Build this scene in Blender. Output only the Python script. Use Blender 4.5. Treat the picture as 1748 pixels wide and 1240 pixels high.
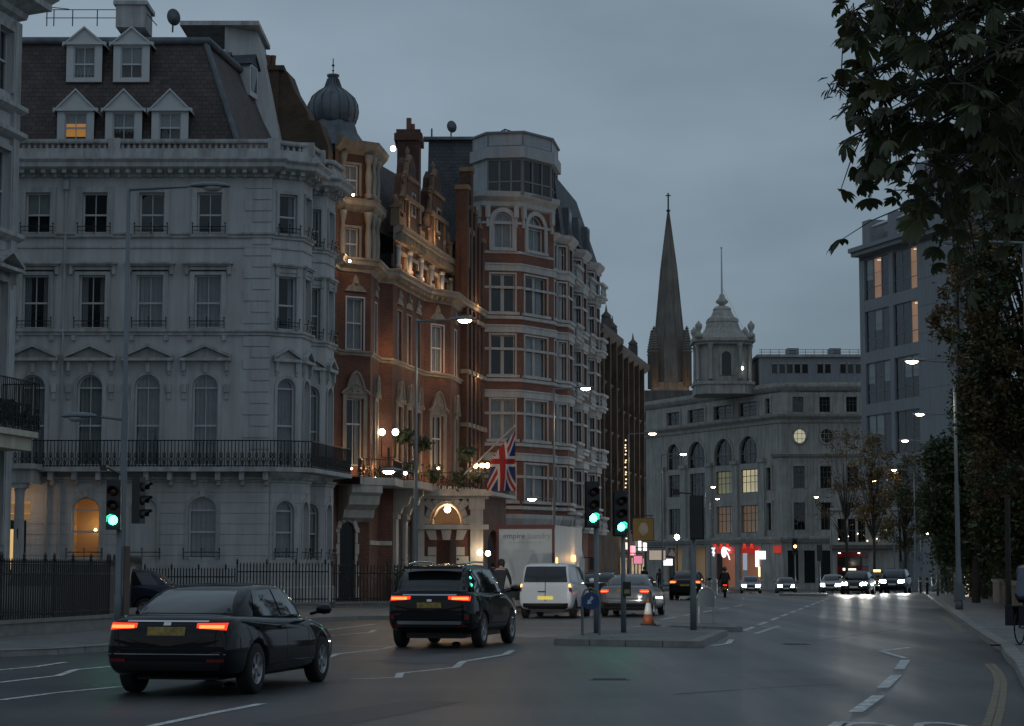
import bpy, bmesh, math, random
from mathutils import Vector, Matrix
R = math.radians
rng = random.Random(7)
scene = bpy.context.scene
for o in list(bpy.data.objects): bpy.data.objects.remove(o)
# ------------------------------------------------------------------ camera
F = 3500.0; CX = 874.0; CY = 620.0; CZ = 1.66; PITCH = math.atan(0.1)
cd = bpy.data.cameras.new('camera'); cam = bpy.data.objects.new('camera', cd)
scene.collection.objects.link(cam); scene.camera = cam
cam.location = (0, 0, CZ); cam.rotation_euler = (math.pi/2 + PITCH, 0, 0)
cd.sensor_fit = 'HORIZONTAL'; cd.sensor_width = 36.0; cd.lens = 36.0*F/1748.0
cd.clip_start = 0.2; cd.clip_end = 6000
# ------------------------------------------------------------------ sky and sun
SUN_EL, SUN_ROT = R(4), R(215)
world = bpy.data.worlds.new('World'); scene.world = world; world.use_nodes = True
wn = world.node_tree.nodes; wl = world.node_tree.links
for n in list(wn): wn.remove(n)
sky = wn.new('ShaderNodeTexSky'); sky.sky_type = 'NISHITA'; sky.sun_disc = False
sky.sun_elevation = SUN_EL; sky.sun_rotation = SUN_ROT; sky.air_density = 1.3; sky.dust_density = 0.6; sky.ozone_density = 3
tc = wn.new('ShaderNodeTexCoord')
mp = wn.new('ShaderNodeMapping'); mp.inputs['Scale'].default_value = (1.0, 1.0, 2.6); mp.inputs['Location'].default_value = (0.35, 0.1, 0.2)
nz = wn.new('ShaderNodeTexNoise'); nz.inputs['Scale'].default_value = 2.2; nz.inputs['Detail'].default_value = 5; nz.inputs['Roughness'].default_value = 0.5
rp = wn.new('ShaderNodeValToRGB')
rp.color_ramp.elements[0].position = 0.34; rp.color_ramp.elements[0].color = (0.155, 0.21, 0.268, 1)
rp.color_ramp.elements[1].position = 0.68; rp.color_ramp.elements[1].color = (0.32, 0.41, 0.495, 1)
sc_ = wn.new('ShaderNodeMixRGB'); sc_.blend_type = 'MIX'; sc_.inputs[0].default_value = 0.9
mul = wn.new('ShaderNodeMixRGB'); mul.blend_type = 'MULTIPLY'; mul.inputs[0].default_value = 1; mul.inputs[2].default_value = (0.06, 0.06, 0.06, 1)
bg = wn.new('ShaderNodeBackground'); bg.inputs['Strength'].default_value = 1.0
wo = wn.new('ShaderNodeOutputWorld')
wl.new(tc.outputs['Generated'], mp.inputs['Vector']); wl.new(mp.outputs[0], nz.inputs['Vector']); wl.new(nz.outputs['Fac'], rp.inputs[0])
wl.new(sky.outputs[0], mul.inputs[1]); wl.new(mul.outputs[0], sc_.inputs[1]); wl.new(rp.outputs[0], sc_.inputs[2])
wl.new(sc_.outputs[0], bg.inputs['Color']); wl.new(bg.outputs[0], wo.inputs['Surface'])
sl = bpy.data.lights.new('sun', 'SUN'); sl.energy = 0.05; sl.angle = R(40); sl.color = (1, 0.97, 0.93)
so = bpy.data.objects.new('sun', sl); scene.collection.objects.link(so)
so.rotation_euler = (R(50), 0, R(30))
vs = scene.view_settings
vs.view_transform = 'Standard'; vs.look = 'None'; vs.gamma = 1; vs.use_curve_mapping = False; vs.exposure = 0.0
scene.render.engine = 'CYCLES'
# ------------------------------------------------------------------ photo pixel -> place
def ray(px, py):
    dx = (px-CX)/F; dy = (CY-py)/F
    c, s = math.cos(PITCH), math.sin(PITCH)
    return Vector((dx, c-dy*s, s+dy*c))
def zg(y):
    if y < 135: return 0.0
    if y > 245: return -1.32
    return -0.012*(y-135)
def G(px, py, z=0.0):           # on flat ground
    d = ray(px, py); t = (z-CZ)/d.z
    return Vector((d.x*t, d.y*t, z))
def D(px, py, Y):               # at distance Y
    d = ray(px, py); t = Y/d.y
    return Vector((d.x*t, Y, CZ+d.z*t))
def XY(px, Y): return Vector(((px-CX)/3517.5*Y, Y))     # plan position from the pixel column at the horizon row
def Zr(py, Y): return CZ + Y*ray(CX, py).z/ray(CX, py).y
ROAD = Vector((0.19, 0.982)).normalized()
ROADANG = math.atan2(ROAD.y, ROAD.x) - math.pi/2        # rotation that turns +Y onto the road
# ------------------------------------------------------------------ materials
MATS = {}
def nodes_of(m):
    m.use_nodes = True; nt = m.node_tree
    return nt, nt.nodes, nt.links, nt.nodes['Principled BSDF']
def mat(name, col, rough=0.7, metal=0.0, var=0.25, scale=1.5, bump=0.0, bscale=30, spec=0.5, streak=0.0, coat=0.0, two=None):
    if name in MATS: return MATS[name]
    m = bpy.data.materials.new(name); nt, N, L, b = nodes_of(m)
    b.inputs['Roughness'].default_value = rough; b.inputs['Metallic'].default_value = metal
    b.inputs['Specular IOR Level'].default_value = spec; b.inputs['Coat Weight'].default_value = coat
    if coat: b.inputs['Coat Roughness'].default_value = 0.04
    t = N.new('ShaderNodeTexCoord'); n = N.new('ShaderNodeTexNoise')
    n.inputs['Scale'].default_value = scale; n.inputs['Detail'].default_value = 6; n.inputs['Roughness'].default_value = 0.6
    g = N.new('ShaderNodeNewGeometry'); L.new(g.outputs['Position'], n.inputs['Vector'])
    r = N.new('ShaderNodeValToRGB'); L.new(n.outputs['Fac'], r.inputs[0])
    c2 = two if two else tuple(c*(1-var) for c in col)
    r.color_ramp.elements[0].position = 0.32; r.color_ramp.elements[0].color = (*c2, 1)
    r.color_ramp.elements[1].position = 0.68; r.color_ramp.elements[1].color = (*col, 1)
    out = r.outputs[0]
    if streak:
        mp = N.new('ShaderNodeMapping'); mp.inputs['Scale'].default_value = (2.2, 2.2, 0.16); L.new(g.outputs['Position'], mp.inputs[0])
        n2 = N.new('ShaderNodeTexNoise'); n2.inputs['Scale'].default_value = 1.3; n2.inputs['Detail'].default_value = 7; n2.inputs['Roughness'].default_value = 0.65
        L.new(mp.outputs[0], n2.inputs['Vector'])
        r2 = N.new('ShaderNodeValToRGB'); r2.color_ramp.elements[0].position = 0.35; r2.color_ramp.elements[1].position = 0.62
        v = 1-streak; r2.color_ramp.elements[0].color = (v, v*0.98, v*0.95, 1); r2.color_ramp.elements[1].color = (1, 1, 1, 1)
        L.new(n2.outputs['Fac'], r2.inputs[0])
        mx = N.new('ShaderNodeMixRGB'); mx.blend_type = 'MULTIPLY'; mx.inputs[0].default_value = 1
        L.new(out, mx.inputs[1]); L.new(r2.outputs[0], mx.inputs[2]); out = mx.outputs[0]
    L.new(out, b.inputs['Base Color'])
    if bump:
        n3 = N.new('ShaderNodeTexNoise'); n3.inputs['Scale'].default_value = bscale; n3.inputs['Detail'].default_value = 5
        L.new(g.outputs['Position'], n3.inputs['Vector'])
        bp = N.new('ShaderNodeBump'); bp.inputs['Strength'].default_value = bump; bp.inputs['Distance'].default_value = 0.03
        L.new(n3.outputs['Fac'], bp.inputs['Height']); L.new(bp.outputs[0], b.inputs['Normal'])
    MATS[name] = m; return m
def brickmat(name, c1, c2, mortar, bw=0.225, bh=0.075, ms=0.01, rough=0.85, dirt=0.35, bump=0.5, off=0.5):
    m = bpy.data.materials.new(name); nt, N, L, b = nodes_of(m); b.inputs['Roughness'].default_value = rough
    uv = N.new('ShaderNodeUVMap'); uv.uv_map = 'UVMap'
    br = N.new('ShaderNodeTexBrick'); br.offset = off
    br.inputs['Scale'].default_value = 1; br.inputs['Brick Width'].default_value = bw; br.inputs['Row Height'].default_value = bh
    br.inputs['Mortar Size'].default_value = ms; br.inputs['Mortar Smooth'].default_value = 0.3
    br.inputs['Color1'].default_value = (*c1, 1); br.inputs['Color2'].default_value = (*c2, 1); br.inputs['Mortar'].default_value = (*mortar, 1)
    L.new(uv.outputs[0], br.inputs['Vector'])
    g = N.new('ShaderNodeNewGeometry'); n = N.new('ShaderNodeTexNoise'); n.inputs['Scale'].default_value = 0.7; n.inputs['Detail'].default_value = 8; n.inputs['Roughness'].default_value = 0.65
    L.new(g.outputs['Position'], n.inputs['Vector'])
    r = N.new('ShaderNodeValToRGB'); r.color_ramp.elements[0].position = 0.33; r.color_ramp.elements[1].position = 0.7
    v = 1-dirt; r.color_ramp.elements[0].color = (v, v, v, 1); r.color_ramp.elements[1].color = (1.15, 1.12, 1.1, 1)
    L.new(n.outputs['Fac'], r.inputs[0])
    mx = N.new('ShaderNodeMixRGB'); mx.blend_type = 'MULTIPLY'; mx.inputs[0].default_value = 1
    L.new(br.outputs['Color'], mx.inputs[1]); L.new(r.outputs[0], mx.inputs[2]); L.new(mx.outputs[0], b.inputs['Base Color'])
    bp = N.new('ShaderNodeBump'); bp.inputs['Strength'].default_value = bump; bp.inputs['Distance'].default_value = 0.012; bp.invert = True
    L.new(br.outputs['Fac'], bp.inputs['Height']); L.new(bp.outputs[0], b.inputs['Normal'])
    MATS[name] = m; return m
def emit(name, col, strength):
    if name in MATS: return MATS[name]
    m = bpy.data.materials.new(name); nt, N, L, b = nodes_of(m)
    b.inputs['Base Color'].default_value = (*[min(c, 0.8) for c in col], 1); b.inputs['Roughness'].default_value = 0.5
    b.inputs['Emission Color'].default_value = (*col, 1); b.inputs['Emission Strength'].default_value = strength
    MATS[name] = m; return m
def glassmat(name, tint=(0.86, 0.88, 0.88), f0=0.05):
    m = bpy.data.materials.new(name); m.use_nodes = True; N = m.node_tree.nodes; L = m.node_tree.links
    for n in list(N): N.remove(n)
    o = N.new('ShaderNodeOutputMaterial'); t = N.new('ShaderNodeBsdfTransparent'); t.inputs[0].default_value = (*tint, 1)
    gl = N.new('ShaderNodeBsdfGlossy'); gl.inputs['Roughness'].default_value = 0.02; gl.inputs[0].default_value = (0.9, 0.92, 0.95, 1)
    fr = N.new('ShaderNodeFresnel'); fr.inputs['IOR'].default_value = 1.6
    g = N.new('ShaderNodeNewGeometry'); n = N.new('ShaderNodeTexNoise'); n.inputs['Scale'].default_value = 0.9; n.inputs['Detail'].default_value = 1
    L.new(g.outputs['Position'], n.inputs['Vector'])
    bp = N.new('ShaderNodeBump'); bp.inputs['Strength'].default_value = 0.06; bp.inputs['Distance'].default_value = 0.3
    L.new(n.outputs['Fac'], bp.inputs['Height']); L.new(bp.outputs[0], gl.inputs['Normal'])
    iv = N.new('ShaderNodeMath'); iv.operation = 'SUBTRACT'; iv.inputs[0].default_value = 1; L.new(g.outputs['Backfacing'], iv.inputs[1])
    ml = N.new('ShaderNodeMath'); ml.operation = 'MULTIPLY'; L.new(fr.outputs[0], ml.inputs[0]); L.new(iv.outputs[0], ml.inputs[1])
    mx = N.new('ShaderNodeMixShader'); L.new(ml.outputs[0], mx.inputs[0]); L.new(t.outputs[0], mx.inputs[1]); L.new(gl.outputs[0], mx.inputs[2])
    L.new(mx.outputs[0], o.inputs[0]); MATS[name] = m; return m

stucco = mat('stucco', (0.505, 0.51, 0.51), 0.8, var=0.12, scale=0.8, bump=0.15, bscale=20, streak=0.22)
stucco_trim = mat('stucco_trim', (0.50, 0.505, 0.50), 0.75, var=0.2, scale=1.7, streak=0.4)
cream = mat('cream_stucco', (0.62, 0.57, 0.47), 0.8, var=0.15, scale=1.0, streak=0.25)
whitepaint = mat('white_paint', (0.50, 0.515, 0.52), 0.5, var=0.08, scale=2)
slate = brickmat('roof_slate', (0.062, 0.046, 0.044), (0.10, 0.075, 0.07), (0.02, 0.018, 0.018), 0.28, 0.2, 0.012, 0.7, 0.4, 0.8)
slate_grey = brickmat('roof_slate_grey', (0.06, 0.07, 0.082), (0.085, 0.095, 0.108), (0.03, 0.035, 0.04), 0.28, 0.22, 0.012, 0.65, 0.35, 0.8)
lead = mat('lead', (0.16, 0.185, 0.21), 0.55, var=0.35, scale=1.5, streak=0.3, metal=0.2)
redbrick = brickmat('red_brick', (0.20, 0.068, 0.04), (0.135, 0.046, 0.03), (0.16, 0.12, 0.09), dirt=0.5)
redbrick2 = brickmat('red_brick_banded', (0.20, 0.072, 0.046), (0.15, 0.052, 0.037), (0.22, 0.15, 0.11), dirt=0.35)
brownbrick = brickmat('brown_brick', (0.12, 0.075, 0.045), (0.085, 0.055, 0.035), (0.1, 0.08, 0.06), dirt=0.5)
buff = mat('buff_stone', (0.36, 0.32, 0.265), 0.8, var=0.3, scale=1.2, bump=0.3, streak=0.35)
terracotta = mat('terracotta_stone', (0.24, 0.165, 0.11), 0.8, var=0.35, scale=2.0, bump=0.3, streak=0.3)
portland = mat('portland_stone', (0.46, 0.445, 0.41), 0.85, var=0.25, scale=0.6, bump=0.2, streak=0.38)
darkstone = mat('dark_stone', (0.17, 0.155, 0.14), 0.85, var=0.35, scale=0.7, bump=0.2, streak=0.3)
spirestone = mat('spire_stone', (0.25, 0.225, 0.195), 0.9, var=0.35, scale=0.25, streak=0.35)
concrete = mat('concrete', (0.26, 0.275, 0.295), 0.8, var=0.10, scale=0.3, streak=0.16)
ironblack = mat('iron_black', (0.012, 0.013, 0.014), 0.45, var=0.2)
polegrey = mat('pole_grey', (0.17, 0.19, 0.205), 0.45, var=0.2, metal=0.3)
steel = mat('steel', (0.45, 0.46, 0.47), 0.3, metal=0.9, var=0.1)
plastic = mat('black_plastic', (0.015, 0.016, 0.017), 0.4, var=0.1)
rubber = mat('rubber', (0.012, 0.012, 0.012), 0.8, var=0.2)
kerbstone = mat('kerb_granite', (0.26, 0.25, 0.235), 0.75, var=0.3, scale=3, bump=0.2)
roomdark = mat('room_dark', (0.025, 0.025, 0.026), 0.9, var=0.3)
curtain = mat('curtain_net', (0.36, 0.37, 0.38), 0.9, var=0.2, scale=3)
blindmat = mat('roller_blind', (0.36, 0.37, 0.37), 0.9, var=0.1)
pane_glass = glassmat('window_glass')
warmroom = emit('lit_room_warm', (1.0, 0.56, 0.22), 0.30)
warmblind = emit('lit_blind_amber', (1.0, 0.42, 0.10), 0.32)
paleroom = emit('lit_room_pale', (1.0, 0.82, 0.55), 0.30)
dimroom = emit('lit_room_dim', (1.0, 0.55, 0.28), 0.045)
officeroom = emit('lit_office', (1.0, 0.58, 0.36), 0.10)
# ------------------------------------------------------------------ mesh helpers
COL = scene.collection
class MB:
    def __init__(s): s.v = []; s.f = []; s.m = []; s.sm = []
    def add(s, vs, fs, mi=0, smooth=False):
        k = len(s.v); s.v += [tuple(v) for v in vs]
        for f in fs: s.f.append([i+k for i in f]); s.m.append(mi); s.sm.append(smooth)
        return s
    def box(s, a, b, mi=0):
        x0, y0, z0 = a; x1, y1, z1 = b
        v = [(x0,y0,z0),(x1,y0,z0),(x1,y1,z0),(x0,y1,z0),(x0,y0,z1),(x1,y0,z1),(x1,y1,z1),(x0,y1,z1)]
        return s.add(v, [(0,3,2,1),(4,5,6,7),(0,1,5,4),(1,2,6,5),(2,3,7,6),(3,0,4,7)], mi)
    def quad(s, a, b, c, d, mi=0): return s.add([a, b, c, d], [(0,1,2,3)], mi)
    def poly(s, pts, mi=0): return s.add(pts, [tuple(range(len(pts)))], mi)
    def prism(s, pts, z0, z1, mi=0):        # plan polygon (counter-clockwise seen from above) extruded up
        n = len(pts); v = [(p[0], p[1], z0) for p in pts]+[(p[0], p[1], z1) for p in pts]
        fs = [tuple(range(n-1, -1, -1)), tuple(range(n, 2*n))]+[(i, (i+1) % n, n+(i+1) % n, n+i) for i in range(n)]
        return s.add(v, fs, mi)
    def frustum(s, p0, z0, p1, z1, mi=0, smooth=False):
        n = len(p0); v = [(p[0], p[1], z0) for p in p0]+[(p[0], p[1], z1) for p in p1]
        fs = [tuple(range(n-1, -1, -1)), tuple(range(n, 2*n))]+[(i, (i+1) % n, n+(i+1) % n, n+i) for i in range(n)]
        return s.add(v, fs, mi, smooth)
    def tube(s, pts, r, n=8, mi=0, cap=True):
        pts = [Vector(p) for p in pts]; rs = r if isinstance(r, (list, tuple)) else [r]*len(pts)
        v = []; f = []
        for i, p in enumerate(pts):
            d = (pts[min(i+1, len(pts)-1)]-pts[max(i-1, 0)]).normalized()
            a = d.cross(Vector((0,0,1)) if abs(d.z) < 0.95 else Vector((1,0,0))).normalized(); b = d.cross(a)
            for k in range(n):
                t = 2*math.pi*k/n; v.append(p+a*math.cos(t)*rs[i]+b*math.sin(t)*rs[i])
        for i in range(len(pts)-1):
            for k in range(n): f.append((i*n+k, (i+1)*n+k, (i+1)*n+(k+1) % n, i*n+(k+1) % n))
        s.add(v, f, mi, True)
        if cap: s.add([v[k] for k in range(n)], [tuple(range(n))], mi); s.add([v[(len(pts)-1)*n+k] for k in range(n)], [tuple(range(n-1, -1, -1))], mi)
        return s
    def lathe(s, c, prof, n=16, mi=0, smooth=True, cap=True):     # prof: (radius, z)
        v = []; f = []
        for r, z in prof:
            for k in range(n): t = 2*math.pi*k/n; v.append((c[0]+r*math.cos(t), c[1]+r*math.sin(t), c[2]+z))
        for i in range(len(prof)-1):
            for k in range(n): f.append((i*n+k, i*n+(k+1) % n, (i+1)*n+(k+1) % n, (i+1)*n+k))
        if cap: f.append(tuple(range(n-1, -1, -1))); f.append(tuple((len(prof)-1)*n+k for k in range(n)))
        return s.add(v, f, mi, smooth)
    def mesh(s, name):
        me = bpy.data.meshes.new(name); me.from_pydata(s.v, [], s.f)
        me.polygons.foreach_set('material_index', s.m); me.polygons.foreach_set('use_smooth', s.sm)
        uvl = me.uv_layers.new(name='UVMap'); dat = uvl.data
        for p in me.polygons:
            n = p.normal
            if abs(n.z) > 0.92: t = Vector((1,0,0)); w = Vector((0,1,0))
            else:
                t = Vector((-n.y, n.x, 0)).normalized(); w = n.cross(t)
            for li in p.loop_indices:
                co = me.vertices[me.loops[li].vertex_index].co; dat[li].uv = (co.dot(t), co.dot(w))
        return me
    def build(s, name, m, parent=None, loc=(0,0,0), rot=0.0, world=False):
        if world and parent is not None:
            o_ = wpos(parent); s.v = [(a-o_.x, b-o_.y, c-o_.z) for a, b, c in s.v]
        return obj(name, s.mesh(name), m, parent, loc, rot)
def wpos(o):
    p = Vector((0,0,0))
    while o is not None: p += Vector(o.location); o = o.parent
    return p
def obj(name, me, m=None, parent=None, loc=(0,0,0), rot=0.0):
    if m is not None and not me.materials:
        for x in (m if isinstance(m, (list, tuple)) else [m]): me.materials.append(x)
    o = bpy.data.objects.new(name, me); COL.objects.link(o); o.location = loc
    o.rotation_euler = rot if isinstance(rot, (tuple, list)) else (0, 0, rot)
    if parent is not None: o.parent = parent
    return o
def tag(o, label=None, cat=None, group=None, kind=None):
    if label: o['label'] = label
    if cat: o['category'] = cat
    if group: o['group'] = group
    if kind: o['kind'] = kind
    return o
def thing(name, label, cat, loc=(0,0,0), rot=0.0, group=None):
    o = bpy.data.objects.new(name, None); COL.objects.link(o); o.location = loc; o.rotation_euler = (0, 0, rot); o.empty_display_size = 0.3
    return tag(o, label, cat, group)
def copy_tree(o, parent=None):
    c = o.copy(); COL.objects.link(c)
    if parent is not None: c.parent = parent
    for ch in list(o.children): copy_tree(ch, c)
    return c
def lamp(name, loc, energy, col, parent=None, radius=0.08, spot=None, aim=None):
    l = bpy.data.lights.new(name, 'SPOT' if spot else 'POINT'); l.energy = energy; l.color = col; l.shadow_soft_size = radius
    if spot: l.spot_size = spot; l.spot_blend = 0.5
    o = bpy.data.objects.new(name, l); COL.objects.link(o); o.location = loc
    if parent is not None: o.parent = parent
    if aim is not None: o.rotation_euler = Vector(aim).to_track_quat('-Z', 'Y').to_euler()
    return o
# ------------------------------------------------------------------ facades and windows
class Face:
    """a vertical wall strip from plan point a to plan point b (left to right as seen from outside)"""
    def __init__(s, a, b):
        s.a = Vector((a[0], a[1])); s.b = Vector((b[0], b[1])); s.t = (s.b-s.a).normalized(); s.L = (s.b-s.a).length
        s.n = Vector((s.t.y, -s.t.x)); s.ang = math.atan2(s.t.y, s.t.x)
    def p(s, u, z, out=0.0):
        q = s.a+s.t*u+s.n*out; return Vector((q.x, q.y, z))
    def at(s, px, py):          # photo pixel onto this wall: (u, z)
        d = ray(px, py); dn = d.x*s.n.x+d.y*s.n.y
        t = (s.a.x*s.n.x+s.a.y*s.n.y)/dn; q = Vector((d.x*t, d.y*t))
        return (q-s.a).dot(s.t), CZ+d.z*t
def arcpts(u0, u1, zs, rise, n=10):
    c = (u0+u1)/2; r = (u1-u0)/2
    return [(c-r*math.cos(math.pi*i/n), zs+rise*math.sin(math.pi*i/n)) for i in range(n+1)]
def wall(fc, z0, z1, ops, m, parent, name='wall', depth=0.3):
    """ops: list of dict(u0,u1,z0,z1,arch)"""
    us = sorted(set([0.0, fc.L]+[round(min(max(x, 0), fc.L), 4) for o in ops for x in (o['u0'], o['u1'])]))
    zs = sorted(set([z0, z1]+[round(min(max(x, z0), z1), 4) for o in ops for x in (o['z0'], o['z1'])]))
    b = MB()
    for i in range(len(us)-1):
        for j in range(len(zs)-1):
            uc = (us[i]+us[i+1])/2; zc = (zs[j]+zs[j+1])/2
            if any(o['u0'] < uc < o['u1'] and o['z0'] < zc < o['z1'] for o in ops): continue
            b.quad(fc.p(us[i], zs[j]), fc.p(us[i+1], zs[j]), fc.p(us[i+1], zs[j+1]), fc.p(us[i], zs[j+1]))
    for o in ops:
        u0, u1, a, c, d = o['u0'], o['u1'], o['z0'], o['z1'], -depth
        if o.get('arch'):
            rise = o['arch']; pts = arcpts(u0, u1, c-rise, rise)
            for k in range(len(pts)-1):
                (ua, za), (ub, zb) = pts[k], pts[k+1]
                b.quad(fc.p(ua, za), fc.p(ub, zb), fc.p(ub, c), fc.p(ua, c))
                b.quad(fc.p(ua, za), fc.p(ua, za, d), fc.p(ub, zb, d), fc.p(ub, zb))
            c = c-rise
        else: b.quad(fc.p(u0, c), fc.p(u0, c, d), fc.p(u1, c, d), fc.p(u1, c))
        b.quad(fc.p(u0, a), fc.p(u0, a, d), fc.p(u0, c, d), fc.p(u0, c))
        b.quad(fc.p(u1, a), fc.p(u1, c), fc.p(u1, c, d), fc.p(u1, a, d))
        b.quad(fc.p(u0, a), fc.p(u1, a), fc.p(u1, a, d), fc.p(u0, a, d))
    return b.build(name, m, parent, world=True)
WC = {}
def window(fc, u0, u1, z0, z1, parent, cols=2, rows=2, arch=0.0, meet=0.5, fm=None, back=None, set_in=0.16, fw=0.07, name='window', curt=None, bar=0.032):
    """sash window in an opening of wall fc: frame and bars, a pane for each light, what is behind"""
    w = round(u1-u0, 2); h = round(z1-z0, 2); arch = round(arch, 2); fm = fm or whitepaint
    zsp = h-arch
    key = (w, h, cols, rows, arch, meet, fm.name, bar, fw)
    if key not in WC:
        b = MB(); hw = w/2
        b.box((-hw, 0, 0), (-hw+fw, 0.09, zsp)); b.box((hw-fw, 0, 0), (hw, 0.09, zsp)); b.box((-hw+fw, 0, 0), (hw-fw, 0.09, fw))
        if arch:
            o_ = arcpts(-hw, hw, zsp, arch, 12); i_ = arcpts(-hw+fw, hw-fw, zsp, arch-fw, 12)
            for k in range(12):
                (a1, a2), (b1, b2), (c1, c2), (d1, d2) = o_[k], o_[k+1], i_[k+1], i_[k]
                b.quad((a1, 0, a2), (b1, 0, b2), (c1, 0, c2), (d1, 0, d2)); b.quad((d1, 0, d2), (c1, 0, c2), (c1, .09, c2), (d1, .09, d2))
            b.box((-hw+fw, 0.01, zsp-bar), (hw-fw, 0.08, zsp+bar))
        else: b.box((-hw+fw, 0, zsp-fw), (hw-fw, 0.09, zsp))
        if rows > 1: b.box((-hw+fw, -0.012, h*meet-0.035), (hw-fw, 0.08, h*meet+0.035))
        for c in range(1, cols):
            x = -hw+w*c/cols; b.box((x-bar/2, 0.006, fw), (x+bar/2, 0.07, zsp-(0 if arch else fw)))
            if arch: b.box((x-bar/2, 0.006, zsp+bar), (x+bar/2, 0.07, h-fw-arch*0.35*abs(x)/hw))
        zr = [fw]+([h*meet] if rows > 1 else [])
        if rows > 2:
            ex = rows-2; hi = zsp-(0 if arch else fw)
            for k in range(ex): zz = h*meet+(hi-h*meet)*(k+1)/(ex+1); b.box((-hw+fw, 0.008, zz-bar/2), (hw-fw, 0.068, zz+bar/2)); zr.append(zz)
        zr.append(zsp-(0 if arch else fw)); zr = sorted(zr)
        panes = []
        for c in range(cols):
            xa = -hw+w*c/cols+(fw if c == 0 else bar/2); xb = -hw+w*(c+1)/cols-(fw if c == cols-1 else bar/2)
            for k in range(len(zr)-1):
                p = MB(); p.box((xa, 0.04, zr[k]), (xb, 0.046, zr[k+1])); panes.append(p.mesh('pane'))
        if arch:
            p = MB(); i_ = arcpts(-hw+fw, hw-fw, zsp, arch-fw, 12)
            p.poly([(x, 0.043, z) for x, z in i_][::-1]); panes.append(p.mesh('pane'))
        rm = MB(); D_ = 0.9
        v = [(-hw, .1, 0), (hw, .1, 0), (hw, .1, h), (-hw, .1, h), (-hw, D_, 0), (hw, D_, 0), (hw, D_, h), (-hw, D_, h)]
        rm.add(v, [(4,5,6,7), (0,1,5,4), (2,3,7,6), (1,2,6,5), (0,4,7,3)])
        cu = MB(); n = 18
        for k in range(n):
            xa = -hw+w*k/n; xb = -hw+w*(k+1)/n; ya = 0.16+0.03*math.sin(k*2.1); yb = 0.16+0.03*math.sin((k+1)*2.1)
            cu.quad((xa, ya, 0), (xb, yb, 0), (xb, yb, h), (xa, ya, h))
        half = MB(); half.box((-hw+.03, .11, h*0.5), (hw-.03, .125, h))
        dr = MB()
        for sgn in (-1, 1):
            for k in range(7):
                xa = sgn*(hw-w*0.27*k/7); xb = sgn*(hw-w*0.27*(k+1)/7); ya = 0.2+0.03*(k % 2); yb = 0.2+0.03*((k+1) % 2)
                dr.quad((xa, ya, 0), (xb, yb, 0), (xb, yb, h), (xa, ya, h))
        WC[key] = (b.mesh(name), panes, rm.mesh('room'), cu.mesh('curtain'), half.mesh('blind'), dr.mesh('drapes'))
    fr, panes, rm, cu, half, dr = WC[key]
    q = fc.p((u0+u1)/2, z0, -set_in); pw = wpos(parent)
    o = obj(name, fr, fm, parent, q-pw, fc.ang)
    for p in panes: obj('pane', p, pane_glass, o)
    if back is not None: r = bpy.data.objects.new('room', rm.copy()); r.data.materials.clear(); r.data.materials.append(back); COL.objects.link(r); r.parent = o
    else: obj('room', rm, roomdark, o)
    if curt == 'net': obj('curtain', cu, curtain, o)
    elif curt == 'half': obj('blind', half, blindmat, o)
    elif curt == 'lit':
        lb = MB(); lb.box((-w/2+.02, .1, 0), (w/2-.02, .115, h*.62)); lb.build('lit_blind', warmblind, o); lb = MB(); lb.box((-w/2+.02, .1, h*.62), (w/2-.02, .115, h)); lb.build('blind', blindmat, o)
    elif curt == 'drapes': obj('curtain', dr, curtain, o)
    return o
def band(fc, z, h, out, m, parent, name='moulding', u0=None, u1=None, back=0.0, ext=0.0, prof=None, sill=0):
    """moulding along a wall; prof: list of (out, z) steps from the bottom up"""
    u0 = 0.0 if u0 is None else u0; u1 = fc.L if u1 is None else u1
    prof = prof or [(0, 0), (out, 0), (out, h), (0, h)]
    b = MB(); n = len(prof)
    e0 = u0-ext; e1 = u1+ext
    v = [fc.p(e0, z+q, o) for o, q in prof]+[fc.p(e1, z+q, o) for o, q in prof]
    fs = [(i, n+i, n+i+1, i+1) for i in range(n-1)]+[tuple(range(n)), tuple(range(2*n-1, n-1, -1))]
    b.add(v, fs); return b.build(name, m, parent, world=True)
def ring(pts, z, prof, m, parent, name='cornice', closed=False):
    """moulding that follows a plan polyline (outside on the right hand when walking), mitred"""
    P = [Vector((p[0], p[1])) for p in pts]; n = len(P); b = MB(); k = len(prof); V = []
    for i in range(n):
        d0 = (P[i]-P[i-1]).normalized() if (i > 0 or closed) else None
        d1 = (P[(i+1) % n]-P[i]).normalized() if (i < n-1 or closed) else None
        if d0 is None: d0 = d1
        if d1 is None: d1 = d0
        n0 = Vector((d0.y, -d0.x)); n1 = Vector((d1.y, -d1.x)); mm = n0+n1
        mm = mm.normalized()/max(0.5, mm.normalized().dot(n0)) if mm.length > 1e-4 else n0
        for o, q in prof: V.append((P[i].x+mm.x*o, P[i].y+mm.y*o, z+q))
    fs = []
    for i in range(n if closed else n-1):
        j = (i+1) % n
        for a in range(k-1): fs.append((i*k+a, j*k+a, j*k+a+1, i*k+a+1))
    if not closed: fs += [tuple(range(k)), tuple(range((n-1)*k+k-1, (n-1)*k-1, -1))]
    b.add(V, fs); return b.build(name, m, parent, world=True)
CORN = [(0, 0), (0.12, 0.05), (0.12, 0.16), (0.3, 0.22), (0.62, 0.32), (0.66, 0.36), (0.66, 0.52), (0.78, 0.64), (0.78, 0.70), (0.0, 0.74)]
STRING = [(0, 0), (0.08, 0.04), (0.08, 0.12), (0.16, 0.18), (0.16, 0.25), (0, 0.28)]
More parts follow.
